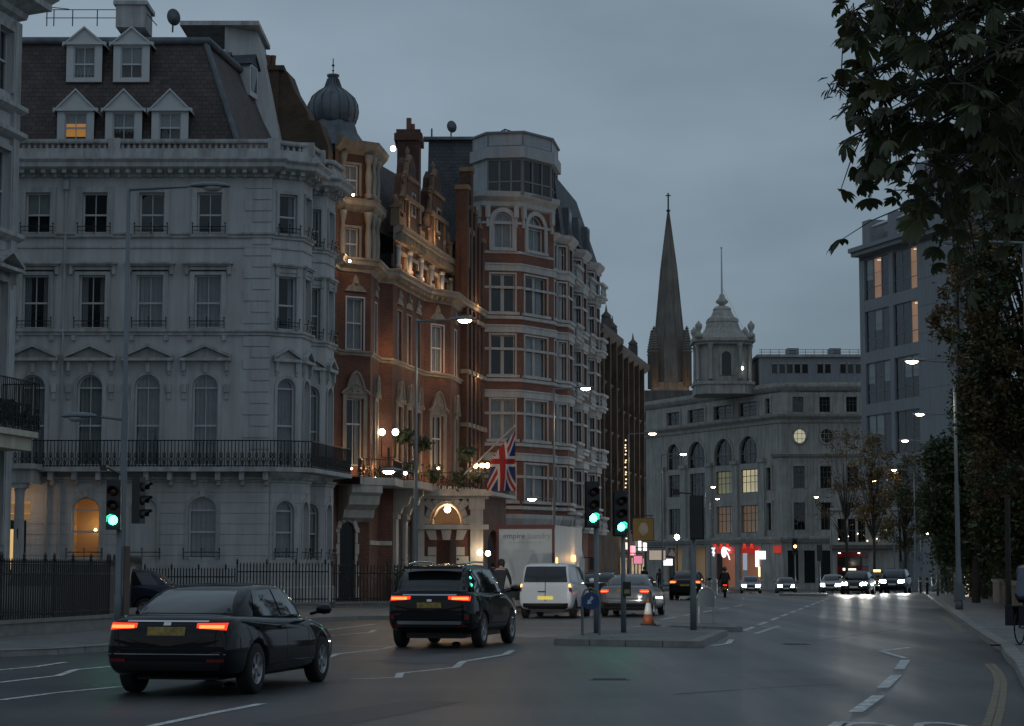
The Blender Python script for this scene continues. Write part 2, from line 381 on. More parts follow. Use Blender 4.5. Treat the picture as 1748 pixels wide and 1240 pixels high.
# ================================================================== GROUND
def asphalt_mat():
    m = bpy.data.materials.new('asphalt'); nt, N, L, b = nodes_of(m)
    g = N.new('ShaderNodeNewGeometry')
    def noise(s, d=6, r=0.6, sc=None):
        n = N.new('ShaderNodeTexNoise'); n.inputs['Scale'].default_value = s; n.inputs['Detail'].default_value = d; n.inputs['Roughness'].default_value = r
        if sc:
            mp = N.new('ShaderNodeMapping'); mp.inputs['Scale'].default_value = sc; mp.inputs['Rotation'].default_value = (0, 0, R(11)); L.new(g.outputs['Position'], mp.inputs[0]); L.new(mp.outputs[0], n.inputs['Vector'])
        else: L.new(g.outputs['Position'], n.inputs['Vector'])
        return n
    big = noise(0.16, 6, 0.65); fine = noise(14, 8, 0.8); lane = noise(0.55, 4, 0.55, (1.0, 0.06, 1.0))
    r1 = N.new('ShaderNodeValToRGB'); r1.color_ramp.elements[0].position = 0.35; r1.color_ramp.elements[1].position = 0.66
    r1.color_ramp.elements[0].color = (0.028, 0.029, 0.029, 1); r1.color_ramp.elements[1].color = (0.076, 0.077, 0.076, 1)
    L.new(big.outputs['Fac'], r1.inputs[0])
    r2 = N.new('ShaderNodeValToRGB'); r2.color_ramp.elements[0].position = 0.3; r2.color_ramp.elements[1].position = 0.75
    r2.color_ramp.elements[0].color = (0.72, 0.72, 0.72, 1); r2.color_ramp.elements[1].color = (1.3, 1.3, 1.3, 1); L.new(lane.outputs['Fac'], r2.inputs[0])
    r3 = N.new('ShaderNodeValToRGB'); r3.color_ramp.elements[0].position = 0.3; r3.color_ramp.elements[1].position = 0.8
    r3.color_ramp.elements[0].color = (0.6, 0.6, 0.6, 1); r3.color_ramp.elements[1].color = (1.6, 1.6, 1.6, 1); L.new(fine.outputs['Fac'], r3.inputs[0])
    m1 = N.new('ShaderNodeMixRGB'); m1.blend_type = 'MULTIPLY'; m1.inputs[0].default_value = 1; L.new(r1.outputs[0], m1.inputs[1]); L.new(r2.outputs[0], m1.inputs[2])
    m2 = N.new('ShaderNodeMixRGB'); m2.blend_type = 'MULTIPLY'; m2.inputs[0].default_value = 1; L.new(m1.outputs[0], m2.inputs[1]); L.new(r3.outputs[0], m2.inputs[2])
    L.new(m2.outputs[0], b.inputs['Base Color'])
    rr = N.new('ShaderNodeMapRange'); rr.inputs[1].default_value = 0.3; rr.inputs[2].default_value = 0.7; rr.inputs[3].default_value = 0.34; rr.inputs[4].default_value = 0.54
    L.new(lane.outputs['Fac'], rr.inputs[0]); L.new(rr.outputs[0], b.inputs['Roughness'])
    b.inputs['Specular IOR Level'].default_value = 0.4
    bp = N.new('ShaderNodeBump'); bp.inputs['Strength'].default_value = 0.35; bp.inputs['Distance'].default_value = 0.008
    L.new(fine.outputs['Fac'], bp.inputs['Height']); L.new(bp.outputs[0], b.inputs['Normal'])
    MATS['asphalt'] = m; return m
asphalt = asphalt_mat()
paving = brickmat('paving_slabs', (0.15, 0.148, 0.142), (0.19, 0.186, 0.178), (0.07, 0.07, 0.068), 0.9, 0.6, 0.012, 0.7, 0.35, 0.3)
def paintmat(name, col, lo=0.40, hi=0.62):
    m = bpy.data.materials.new(name); nt, N, L, b = nodes_of(m); b.inputs['Roughness'].default_value = 0.7
    g = N.new('ShaderNodeNewGeometry'); n = N.new('ShaderNodeTexNoise'); n.inputs['Scale'].default_value = 5; n.inputs['Detail'].default_value = 9; n.inputs['Roughness'].default_value = 0.75
    L.new(g.outputs['Position'], n.inputs['Vector'])
    r = N.new('ShaderNodeValToRGB'); r.color_ramp.elements[0].position = lo; r.color_ramp.elements[1].position = hi
    r.color_ramp.elements[0].color = (0.09, 0.09, 0.09, 1); r.color_ramp.elements[1].color = (*col, 1)
    L.new(n.outputs['Fac'], r.inputs[0]); L.new(r.outputs[0], b.inputs['Base Color']); return m
roadwhite = paintmat('road_paint_white', (0.68, 0.68, 0.66), 0.34, 0.56); roadyellow = paintmat('road_paint_yellow', (0.30, 0.22, 0.10), 0.38, 0.64)
road = MB()
ys = [-60, 40, 135, 150, 170, 190, 210, 230, 245, 400, 3000]
for a, b_ in zip(ys[:-1], ys[1:]): road.quad((-1500, a, zg(a)), (1500, a, zg(a)), (1500, b_, zg(b_)), (-1500, b_, zg(b_)))
road = tag(road.build('road', asphalt), kind='structure')

def stone_row(P, parent, z, maxn, inner, length=0.92):
    """kerb stones along plan polyline P; inner: +1 pavement on the right hand, -1 on the left"""
    stones = []; n = 0; strip = MB()
    for i in range(len(P)-1):
        a, b_ = Vector(P[i][:2]), Vector(P[i+1][:2]); d = (b_-a); Ls = d.length; d.normalize(); nn = Vector((d.y, -d.x))*inner
        k = max(1, round(Ls/length)); st = Ls/k
        if n+k <= maxn:
            key = round(st, 1)
            for j in range(k):
                s = MB(); g = 0.012; zz = z(a.y+d.y*st*j)
                q = a+d*(st*(j+.5))
                w = 0.28; v = []
                for (u, o_) in ((-st/2+g, 0), (st/2-g, 0), (st/2-g, w), (-st/2+g, w)): v.append(d*u+nn*o_)
                bt = [(p.x, p.y, -0.02) for p in v]; tp = [(p.x, p.y, 0.13) for p in v]
                tp[0] = (tp[0][0]+nn.x*.02, tp[0][1]+nn.y*.02, .13); tp[1] = (tp[1][0]+nn.x*.02, tp[1][1]+nn.y*.02, .13)
                s.add(bt+tp, [(0,3,2,1),(4,5,6,7),(0,1,5,4),(1,2,6,5),(2,3,7,6),(3,0,4,7)])
                s.build('kerb_stone', kerbstone, parent, (q.x, q.y, zz+rng.uniform(-.004, .004)))
            n += k
        else:
            za, zb = z(a.y), z(b_.y); w = 0.28
            v = [(a.x, a.y, za-.02), (b_.x, b_.y, zb-.02), (b_.x+nn.x*w, b_.y+nn.y*w, zb-.02), (a.x+nn.x*w, a.y+nn.y*w, za-.02)]
            strip.add(v+[(x, y, q+.15) for x, y, q in v], [(0,3,2,1),(4,5,6,7),(0,1,5,4),(1,2,6,5),(2,3,7,6),(3,0,4,7)])
    if strip.v: strip.build('kerb', kerbstone, parent)
def pavement(name, kerb, farx):
    b = MB(); inner = 1 if farx > 0 else -1
    for a, c in zip(kerb[:-1], kerb[1:]):
        za, zb = zg(a[1])+.12, zg(c[1])+.12
        q = [(a[0], a[1], za), (farx, a[1], za), (farx, c[1], zb), (c[0], c[1], zb)]
        b.quad(*(q if inner > 0 else q[::-1]))
    o = tag(b.build(name, paving), kind='structure'); stone_row(kerb, o, zg, 95, inner); return o
RK = [(-.5, -20), (4.2, 14), (5.3, 21.5), (6.5, 26), (7.5, 30.6), (8.3, 34.2), (9.0, 37.8), (9.8, 41.5), (10.65, 46.5), (13.45, 61.8), (16.3, 77), (22.7, 111.7), (27.0, 135), (34.4, 176), (36.9, 195), (37.3, 212), (36.2, 230), (34.6, 260), (33, 320)]
def resamp(P, yk): return P
LKp = [(-150, 1131), (0, 1122), (100, 1118), (190, 1112), (250, 1100), (340, 1081), (430, 1068.5), (520, 1062), (610, 1058.5), (700, 1057.5), (737, 1056)]
LK = [(-26, -20), (-16.5, 25)]+[tuple(G(*p)[:2]) for p in LKp]+[(2.6, 95), (8.0, 128), (9.4, 135), (12.3, 150), (14.2, 165), (16, 190), (18, 240), (21, 330)]
pav_r = pavement('pavement_right', RK, 160)
pav_l = pavement('pavement_left', LK, -160)

def stripe(pts, w, m, name='lane_line', z=0.006, dash=None):
    """painted strip through ground points"""
    P = [Vector(p[:2]) for p in pts]; b = MB(); V = []
    for i in range(len(P)):
        d = (P[min(i+1, len(P)-1)]-P[max(i-1, 0)]).normalized(); n = Vector((d.y, -d.x))*w/2
        V += [(P[i].x-n.x, P[i].y-n.y, zg(P[i].y)+z), (P[i].x+n.x, P[i].y+n.y, zg(P[i].y)+z)]
    b.add(V, [(2*i, 2*i+1, 2*i+3, 2*i+2) for i in range(len(P)-1)])
    return b.build(name, m, road)
def g2(*p): return [G(*q) for q in p]
# dashes in the right-hand lane
for a, c in (((1546, 1127), (1535, 1143)), ((1530, 1153), (1507, 1175)), ((1500, 1188), (1461, 1216)), ((1438, 1233), (1395, 1262))):
    stripe(g2(a, c), 0.17, roadwhite, 'lane_dash')
# the dashed line beyond the islands
p0, p1 = G(1270, 1077), G(1416, 1021)
for k in range(11):
    a = p0.lerp(p1, k/11); c = p0.lerp(p1, (k+0.62)/11); stripe([a, c], 0.15, roadwhite, 'lane_dash')
q0, q1 = G(1130, 1058), G(1275, 1032)
for k in range(5): stripe([q0.lerp(q1, k/5), q0.lerp(q1, (k+.6)/5)], 0.15, roadwhite, 'lane_dash')
# zig-zag and lane lines on the left
for pts in (((0, 1196), (100, 1183), (207, 1173)), ((255, 1241), (350, 1221), (447, 1202)),
            ((-20, 1168), (100, 1154), (128, 1144), (195, 1138)), ((-20, 1146), (60, 1139), (112, 1131)),
            ((553, 1125), (576, 1117), (656, 1108), (668, 1104)), ((600, 1160), (680, 1157), (683, 1150), (778, 1140), (790, 1130), (862, 1118), (874, 1111)),
            ((540, 1078), (590, 1072), (640, 1066)), ((560, 1086), (632, 1080), (640, 1076)), ((560, 1103), (665, 1104.5)),
            ((893, 1063), (975, 1062)), ((905, 1072), (998, 1072)), ((1216, 1103), (1243, 1099), (1249, 1092)), ((1500, 1111), (1545, 1124)), ((1500, 1112), (1552, 1106)),
            ((1290, 1082), (1330, 1069)), ((1300, 1070), (1337, 1073))):
    stripe(g2(*pts), 0.13, roadwhite, 'zigzag_line')
for pts in (((1683, 1134), (1697, 1148), (1703, 1162), (1700, 1185), (1692, 1215), (1680, 1250)), ((1694, 1134), (1707, 1148), (1714, 1162), (1713, 1185), (1708, 1215), (1698, 1250)),
            ((1606, 1053), (1622, 1066), (1641, 1081)), ((1613, 1053), (1629, 1066), (1647, 1080))):
    stripe(g2(*pts), 0.09, roadyellow, 'yellow_line')
# cycle lane symbol: two wheels and a frame
cs = G(1552, 1243)
for dx in (-0.38, 0.38):
    b = MB(); n = 28; r0, r1 = 0.21, 0.3; V = []
    for k in range(n):
        t = 2*math.pi*k/n; V += [(cs.x+dx+r0*math.cos(t), cs.y+r0*2.6*math.sin(t), .006), (cs.x+dx+r1*math.cos(t), cs.y+r1*2.6*math.sin(t), .006)]
    b.add(V, [(2*k, 2*k+1, (2*k+3) % (2*n), (2*k+2) % (2*n)) for k in range(n)]); b.build('cycle_symbol', roadwhite, road)
# repaired patches, tar seams and iron covers
patchm = mat('asphalt_patch', (0.036, 0.037, 0.039), 0.5, var=0.3, scale=2, bump=0.3, bscale=50)
patch2 = mat('asphalt_patch_pale', (0.085, 0.085, 0.084), 0.6, var=0.25, scale=2, bump=0.3, bscale=50)
for pts, mm in ((((620, 1130), (760, 1116), (880, 1119), (760, 1134)), patch2), (((430, 1236), (700, 1196), (790, 1199), (560, 1245)), patchm)):
    b = MB(); b.poly([tuple(G(*p).xy)+(0.003,) for p in pts][::-1] if False else [tuple(G(*p).xy)+(0.0035,) for p in pts]); b.build('road_patch', mm, road)
tar = mat('tar_seam', (0.026, 0.026, 0.026), 0.8, var=0.2, spec=.15)
for pts in (((1360, 1080), (1480, 1087), (1620, 1094), (1690, 1100)), ((1150, 1186), (1290, 1176), (1440, 1168)), ((1400, 1094), (1550, 1072))):
    stripe(g2(*pts), 0.035, tar, 'tar_seam', 0.005)
iron = mat('cast_iron', (0.06, 0.058, 0.055), 0.45, metal=0.6, var=0.3, scale=8)
for px, py, w, d in ((1040, 1160, .6, .5), (1358, 1100, .6, .6)):
    c = G(px, py); b = MB(); b.box((c.x-w/2, c.y-d/2, 0), (c.x+w/2, c.y+d/2, .007))
    for k in range(5): b.box((c.x-w/2+.05, c.y-d/2+.05+k*(d-.1)/5, .007), (c.x+w/2-.05, c.y-d/2+.05+(k+.5)*(d-.1)/5, .011))
    b.build('iron_cover', iron, road)
# drain seam across the right pavement
b = MB(); a = G(1692, 1101, .12); b.box((a.x, a.y-.12, .1), (a.x+5, a.y+.12, .126)); b.build('drain_channel', tar, pav_r)
# traffic islands
def island(name, pts, label):
    P = [G(*p) for p in pts]; c = sum((p for p in P), Vector())/len(P)
    area = sum(P[i].x*P[(i+1) % len(P)].y-P[(i+1) % len(P)].x*P[i].y for i in range(len(P)))
    if area < 0: P = P[::-1]
    o = thing(name, label, 'traffic island', (c.x, c.y, 0), group='kerbed islands in the road')
    b = MB(); b.prism([((p.x-c.x)*.97, (p.y-c.y)*.97) for p in P], 0, .125); b.build('surface', paving, o)
    stone_row([((p.x-c.x), (p.y-c.y)) for p in P+[P[0]]], o, lambda y: 0.0, 80, -1)
    return o
island('traffic_island', [(945, 1101), (1195, 1106), (1243, 1085), (1100, 1077), (1003, 1086)], 'nearer kerbed traffic island carrying the signal poles and keep left sign')
island('traffic_island', [(1092, 1075), (1258, 1079), (1264, 1074), (1180, 1068.5), (1100, 1070)], 'thin far kerbed island behind the cone and arched sign')
island('traffic_island', [(1330, 1017.5), (1408, 1018.5), (1412, 1016), (1340, 1015)], 'distant kerbed island in front of the oncoming cars')
# ================================================================== FACADE DETAILS
def fbox(fc, u0, u1, z0, z1, o0, o1):
    a = [fc.p(u0, z0, o1), fc.p(u1, z0, o1), fc.p(u1, z0, o0), fc.p(u0, z0, o0)]
    v = a+[(p.x, p.y, z1) for p in a]
    return v, [(0,3,2,1),(4,5,6,7),(0,1,5,4),(1,2,6,5),(2,3,7,6),(3,0,4,7)]
def part(fc, boxes, name, m, parent):
    b = MB()
    for q in boxes: b.add(*fbox(fc, *q))
    return b.build(name, m, parent, world=True)
def surround(fc, u0, u1, z0, z1, m, parent, w=0.16, out=0.07, arch=0.0, name='architrave'):
    b = MB(); zs = z1-arch
    b.add(*fbox(fc, u0-w, u0, z0, zs, 0, out)); b.add(*fbox(fc, u1, u1+w, z0, zs, 0, out))
    if arch:
        i_ = arcpts(u0, u1, zs, arch, 12); o_ = arcpts(u0-w, u1+w, zs, arch+w, 12)
        for k in range(12):
            (a, c), (d, e), (f, g), (h, i) = i_[k], i_[k+1], o_[k+1], o_[k]
            b.quad(fc.p(a, c, out), fc.p(d, e, out), fc.p(f, g, out), fc.p(h, i, out))
            b.quad(fc.p(h, i, out), fc.p(f, g, out), fc.p(f, g, 0), fc.p(h, i, 0)); b.quad(fc.p(d, e, out), fc.p(a, c, out), fc.p(a, c, 0), fc.p(d, e, 0))
    else: b.add(*fbox(fc, u0-w, u1+w, z1, z1+w, 0, out))
    return b.build(name, m, parent, world=True)
def hood(fc, u0, u1, z, m, parent, out=0.3, name='window_hood'):
    return part(fc, [(u0+.12, u1-.12, z-.22, z-.02, 0, .08), (u0, u1, z, z+.07, 0, out*.7), (u0-.06, u1+.06, z+.07, z+.15, 0, out), (u0+.02, u0+.16, z-.34, z, 0, out*.55), (u1-.16, u1-.02, z-.34, z, 0, out*.55)], name, m, parent)
def pediment(fc, u0, u1, z, h, m, parent, out=0.3, name='pediment'):
    b = MB(); c = (u0+u1)/2; b.add(*fbox(fc, u0, u1, z, z+.12, 0, out))
    t = 0.13
    for s in (-1, 1):
        e = c+s*(u1-u0)/2
        A = [(e, z+.12), (e, z+.12+t), (c, z+.12+h), (c, z+.12+h-t)]
        if s > 0: A = A[::-1]
        v = [fc.p(x, y, out) for x, y in A]+[fc.p(x, y, 0) for x, y in A]
        b.add(v, [(0,3,2,1),(0,1,5,4),(1,2,6,5),(2,3,7,6),(3,0,4,7)])
    v = [fc.p(u0+.1, z+.12, .06), fc.p(u1-.1, z+.12, .06), fc.p(c, z+h-.02, .06)]; b.add(v, [(0,1,2)])
    for s in (0, 1):
        ua = (u0+.1) if s == 0 else (u1-.24); b.add(*fbox(fc, ua, ua+.14, z-.4, z, 0, out*.6)); b.add(*fbox(fc, ua+.02, ua+.12, z-.55, z-.4, 0, out*.35))
    return b.build(name, m, parent, world=True)
def guard(fc, u0, u1, z, parent, out=0.22, h=0.28, n=3):
    b = MB(); zt = z+h
    b.tube([fc.p(u0, zt, out), fc.p(u1, zt, out)], .018, 5)
    b.tube([fc.p(u0, zt-.16, out), fc.p(u1, zt-.16, out)], .012, 5)
    for k in range(n):
        u = u0+(u1-u0)*k/(n-1); b.tube([fc.p(u, z, out-.05), fc.p(u, zt+.1, out)], .016, 5); b.lathe(fc.p(u, zt+.08, out), [(0.01, 0), (.04, .04), (.008, .1)], 5)
    for u in (u0, u1): b.tube([fc.p(u, zt, out), fc.p(u, zt, 0)], .014, 5)
    return b.build('window_guard', ironblack, parent, world=True)
def courses(fc, z0, z1, h, ops, m, parent, out=0.03, gap=0.022, u0=0.0, u1=None):
    u1 = fc.L if u1 is None else u1; z = z0
    while z < z1-0.05:
        zt = min(z+h-gap, z1); b = MB()
        cuts = []
        for o in ops:
            if o['z0'] < zt and o['z1'] > z:
                a, c = o['u0'], o['u1']
                if o.get('arch') and z > o['z1']-o['arch']:
                    f = min(1, (z-(o['z1']-o['arch']))/o['arch']); q = (c-a)/2*(1-math.sqrt(max(0, 1-f*f))); a += q; c -= q
                cuts.append((a-.02, c+.02))
        cuts.sort(); u = u0
        for a, c in cuts+[(u1, u1)]:
            if a-u > 0.05: b = MB(); b.add(*fbox(fc, u, min(a, u1), z, zt, 0, out)); b.build('rustication_course', m, parent, world=True)
            u = max(u, c)
        z += h
BAL = {}
def balustrade(pts, z, h, m, parent, step=0.26, out=0.0, piers=None):
    P = [Vector(p[:2]) for p in pts]
    ring(pts, z, [(-.1, 0), (.12, 0), (.12, .14), (-.1, .14), (-.1, 0)], m, parent, 'balustrade_plinth')
    ring(pts, z+h-.16, [(-.1, 0), (.12, 0), (.15, .06), (.15, .16), (-.1, .16), (-.1, 0)], m, parent, 'balustrade_rail')
    key = (round(h, 2), m.name)
    if key not in BAL:
        b = MB(); hh = h-.3
        b.lathe((0, 0, 0), [(.07, 0), (.07, .05*hh), (.04, .1*hh), (.085, .32*hh), (.07, .45*hh), (.035, .7*hh), (.035, .8*hh), (.06, .9*hh), (.07, hh)], 8); BAL[key] = b.mesh('baluster')
    pw = wpos(parent)
    for a, c in zip(P[:-1], P[1:]):
        L = (c-a).length; n = max(1, int(L/step)); d = (c-a)/n
        for k in range(n):
            q = a+d*(k+.5)
            if piers and any((q-Vector(pp[:2])).length < .28 for pp in piers): continue
            obj('baluster', BAL[key], m, parent, (q.x-pw.x, q.y-pw.y, z+.14-pw.z))
    for pp in (piers or []):
        b = MB(); b.box((pp[0]-.24, pp[1]-.16, z), (pp[0]+.24, pp[1]+.16, z+h+.04)); b.build('balustrade_pier', m, parent, world=True)
def iron_rail(pts, z, h, parent, name='balcony_railing', step=0.14, fancy=True):
    """iron railing along plan points: one joined part of bars and scrolls, rails as parts"""
    P = [Vector(p[:2]) for p in pts]; b = MB(); r = MB(); cnt = 0
    for a, c in zip(P[:-1], P[1:]):
        L = (c-a).length; n = max(1, int(L/step)); d = (c-a)/n; t = d.normalized()
        r.tube([(a.x, a.y, z+h), (c.x, c.y, z+h)], .025, 5); r.tube([(a.x, a.y, z+.06), (c.x, c.y, z+.06)], .018, 5)
        for k in range(n+1):
            q = a+d*k; b.tube([(q.x, q.y, z), (q.x, q.y, z+h)], .017, 4, cap=False)
            if fancy and cnt % 2 == 0:
                for zz, rr in ((z+.16, .05), (z+.32, .085), (z+.5, .06)):
                    V = [(q.x+t.x*rr*math.cos(2*math.pi*i/7), q.y+t.y*rr*math.cos(2*math.pi*i/7), zz+rr*1.2*math.sin(2*math.pi*i/7)) for i in range(8)]
                    b.tube(V, .02, 3, cap=False)
            cnt += 1
    o = b.build(name, ironblack, parent, world=True); o['kind'] = 'stuff'
    r.build('railing_rail', ironblack, parent, world=True); return o
def fence(name, pts, z0, z1, label, plinth=0.0, step=0.125, plm=None, group='black railings along the pavement'):
    P = [Vector(p[:2]) for p in pts]; o = thing(name, label, 'railing', (P[0].x, P[0].y, 0.12), group=group)
    b = MB(); r = MB(); w = MB(); zb = z0+plinth
    for a, c in zip(P[:-1], P[1:]):
        L = (c-a).length; n = max(1, int(L/step)); d = (c-a)/n; nn = Vector((d.y, -d.x)).normalized()
        for zz in (zb+.12, z1-.2): r.tube([(a.x, a.y, zz), (c.x, c.y, zz)], .022, 4)
        for k in range(n+1):
            q = a+d*k; b.tube([(q.x, q.y, zb), (q.x, q.y, z1)], .026, 5, cap=False); b.lathe((q.x, q.y, z1), [(.016, 0), (.04, .02), (.016, .04), (.036, .08), (.004, .17)], 5)
            if k % 9 == 0:
                s = MB(); s.tube([(q.x, q.y, zb), (q.x, q.y, z1+.08)], .028, 6); s.lathe((q.x, q.y, z1+.08), [(.02, 0), (.05, .04), (.03, .1), (.045, .14), (.005, .24)], 8); s.build('standard', ironblack, o, world=True)
        if plinth:
            A = [a-nn*.16, c-nn*.16, c+nn*.16, a+nn*.16]; w.prism([(p.x, p.y) for p in A][::-1], z0, zb-.08); A = [a-nn*.2, c-nn*.2, c+nn*.2, a+nn*.2]; w.prism([(p.x, p.y) for p in A][::-1], zb-.08, zb)
    k = b.build('pickets', ironblack, o, world=True); k['kind'] = 'stuff'; r.build('rails', ironblack, o, world=True)
    if plinth: w.build('dwarf_wall', plm or kerbstone, o, world=True)
    return o
# ================================================================== WHITE STUCCO HOUSE (faces the camera)
YB = 82.0; B0 = XY(-20, YB); B1 = XY(457, YB)
hb = thing('stucco_house', 'tall white stucco corner house with slate mansard, dormers and iron balcony', 'house', (B0.x, B0.y, 0.0))
fB = Face(B0, B1)
zr_ = lambda py: Zr(py, YB)
zbal = zr_(797); z2 = zr_(570); z3 = zr_(404); zc = zr_(300); zpar = zr_(283)
ops = []
def addop(l, fc, px0, px1, py0, py1, arch=0.0, **k):
    u0, zt = fc.at(px0, py0); u1, zb = fc.at(px1, py1); d = dict(u0=u0, u1=u1, z0=zb, z1=zt, arch=arch); d.update(k); l.append(d); return d
W3 = [(44.5, 85.5), (141.5, 183), (238.5, 280.5), (337, 379)]
W2 = [(39, 82), (136, 179), (234, 278), (332.5, 377)]
W1 = [(34, 75), (132.5, 173), (230.5, 272), (329, 371)]
for i, (a, c) in enumerate(W3): addop(ops, fB, a, c, 329, 400, kind=3, curt=['half', None, None, None][i])
for i, (a, c) in enumerate(W2): addop(ops, fB, a, c, 470, 561, kind=2, curt=['drapes', 'drapes', 'net', 'net'][i])
for i, (a, c) in enumerate(W1): addop(ops, fB, a, c, 640, 795, arch=0.52, kind=1, curt='net')
for i, (a, c) in enumerate([(123, 169), (222, 267), (322, 369)]): addop(ops, fB, a, c, 849, 955, arch=0.52, kind=0, curt=None)
wall(fB, 0, zpar+.2, ops, stucco, hb)
for o in ops:
    u0, u1, a, c, k = o['u0'], o['u1'], o['z0'], o['z1'], o['kind']; cx = (u0+u1)/2
    if k == 0:
        lit = o is ops[12]; bl = o is ops[13]
        if bl: part(fB, [(u0, u1, a, c-.52, -.2, -.12)], 'blind_panel', stucco, hb); b = MB(); b.poly([fB.p(x, z, -.12) for x, z in arcpts(u0, u1, c-.52, .52)][::-1]); b.build('blind_panel', stucco, hb, world=True)
        else: window(fB, u0, u1, a, c, hb, 1, 2, 0.52, .44, back=mat('room_cream', (.72, .5, .27), .9, var=.1) if lit else None, curt=None if lit else 'net')
        surround(fB, u0, u1, a, c, stucco_trim, hb, .13, .06, .52)
        guard(fB, u0-.15, u1+.15, a, hb)
        part(fB, [(cx-.1, cx+.1, c+.02, c+.32, 0, .12)], 'keystone', stucco_trim, hb)
    elif k == 1:
        window(fB, u0, u1, a, c, hb, 2, 2, 0.52, .44, curt=o['curt'])
        surround(fB, u0, u1, a, c, stucco_trim, hb, .14, .07, .52)
        hw = 1.03; pediment(fB, cx-hw, cx+hw, zr_(617), .58, stucco_trim, hb)
        part(fB, [(cx-.09, cx+.09, c+.08, zr_(620), 0, .14)], 'keystone', stucco_trim, hb)
        for s in (-1, 1): part(fB, [(cx+s*.86-.1, cx+s*.86+.1, zr_(670), zr_(656), 0, .12), (cx+s*.86-.07, cx+s*.86+.07, zr_(682), zr_(670), 0, .07)], 'bracket', stucco_trim, hb)
    elif k == 2:
        window(fB, u0, u1, a, c, hb, 2, 2, 0, .48, curt=o['curt']); surround(fB, u0, u1, a, c, stucco_trim, hb, .2, .08)
        hood(fB, cx-.95, cx+.95, zr_(455), stucco_trim, hb); guard(fB, u0-.15, u1+.15, a, hb)
    else:
        window(fB, u0, u1, a, c, hb, 2, 2, 0, .47, curt=o['curt']); surround(fB, u0, u1, a, c, stucco_trim, hb, .22, .06); guard(fB, u0-.15, u1+.15, a, hb)
    if k in (2, 3): part(fB, [(u0-.25, u1+.25, a-.12, a, 0, .14)]+([(cx+s*.7-.08, cx+s*.7+.08, a-.5, a-.3, 0, .16) for s in (-1, 1)] if k == 2 else []), 'window_sill', stucco_trim, hb)
courses(fB, .9, zr_(822), .42, [o for o in ops if o['kind'] == 0], stucco, hb)
# quoins at the corner
for z in range(40):
    zz = zbal+.25+z*.46
    if zz > zc-.5: break
    w = (.95, .62)[z % 2]
    part(fB, [(fB.L-w-.15, fB.L-.02, zz, zz+.40, 0, .04)], 'quoin', stucco, hb)
# canted bays on the return side
def bay_pts(p, w1, out, w2):
    N = Vector((ROAD.y, -ROAD.x)); a = p; b_ = p+ROAD*w1+N*out; c = b_+ROAD*w2; d = c+ROAD*w1-N*out; return [a, b_, c, d]
bA = bay_pts(B1+ROAD*.15, .85, 1.0, 1.35); bB = bay_pts(bA[3]+ROAD*.4, .85, 1.0, 1.35)
side = [B1]+bA+bB+[bB[3]+ROAD*.6]
bayfaces = [Face(side[i], side[i+1]) for i in range(len(side)-1)]
zb_ = [zr_(955), zr_(849)]
zl = dict(k0=(zr_(955), zr_(855)), k1=(zr_(795), zr_(645)), k2=(zr_(561), zr_(470)), k3=(zr_(400), zr_(329)))
for i, fc in enumerate(bayfaces):
    o_ = []
    if fc.L > 1.0:
        hw = min(.42, fc.L*.3); c = fc.L/2
        for kk, ar in (('k0', .4), ('k1', .4), ('k2', 0), ('k3', 0)): o_.append(dict(u0=c-hw, u1=c+hw, z0=zl[kk][0], z1=zl[kk][1], arch=ar if ar else 0.0, kk=kk))
    wall(fc, 0, zpar+.2, o_, stucco, hb)
    for o in o_:
        window(fc, o['u0'], o['u1'], o['z0'], o['z1'], hb, 1, 2, o['arch'], .46, curt='net' if o['kk'] in ('k1', 'k0') else 'drapes', fw=.06)
        surround(fc, o['u0'], o['u1'], o['z0'], o['z1'], stucco_trim, hb, .12, .06, o['arch'])
        if o['kk'] in ('k2', 'k3', 'k0'): guard(fc, o['u0']-.08, o['u1']+.08, o['z0'], hb)
        if o['kk'] == 'k1': pediment(fc, .05, fc.L-.05, zr_(617), .5, stucco_trim, hb, .22)
        if o['kk'] == 'k2': hood(fc, .1, fc.L-.1, zr_(455), stucco_trim, hb, .22)
    if fc.L > 1.0: courses(fc, .9, zr_(822), .42, [o for o in o_ if o['kk'] == 'k0'], stucco, hb)
line = [B0]+side
ring(line, zc-.1, CORN, stucco_trim, hb, 'cornice'); ring(line, zr_(570)-.1, STRING, stucco_trim, hb, 'string_course'); ring(line, zr_(408), STRING, stucco_trim, hb, 'string_course'); ring(line, zr_(425), [(0, 0), (.05, .03), (.05, .1), (0, .12)], stucco_trim, hb, 'string_course')
ring(line, zr_(825), STRING, stucco_trim, hb, 'string_course'); ring(line, .12, [(0, 0), (.12, 0), (.12, .75), (0, .82)], stucco, hb, 'plinth')
# modillions under the cornice
b = MB()
for fc in [fB]+bayfaces:
    n = int(fc.L/.42)
    for k in range(n): u = (k+.5)*fc.L/n; b.add(*fbox(fc, u-.09, u+.09, zc+.03, zc+.21, 0, .5)); b.add(*fbox(fc, u-.06, u+.06, zc-.1, zc+.03, 0, .25))
b.build('modillions', stucco_trim, hb, world=True)['kind'] = 'stuff'
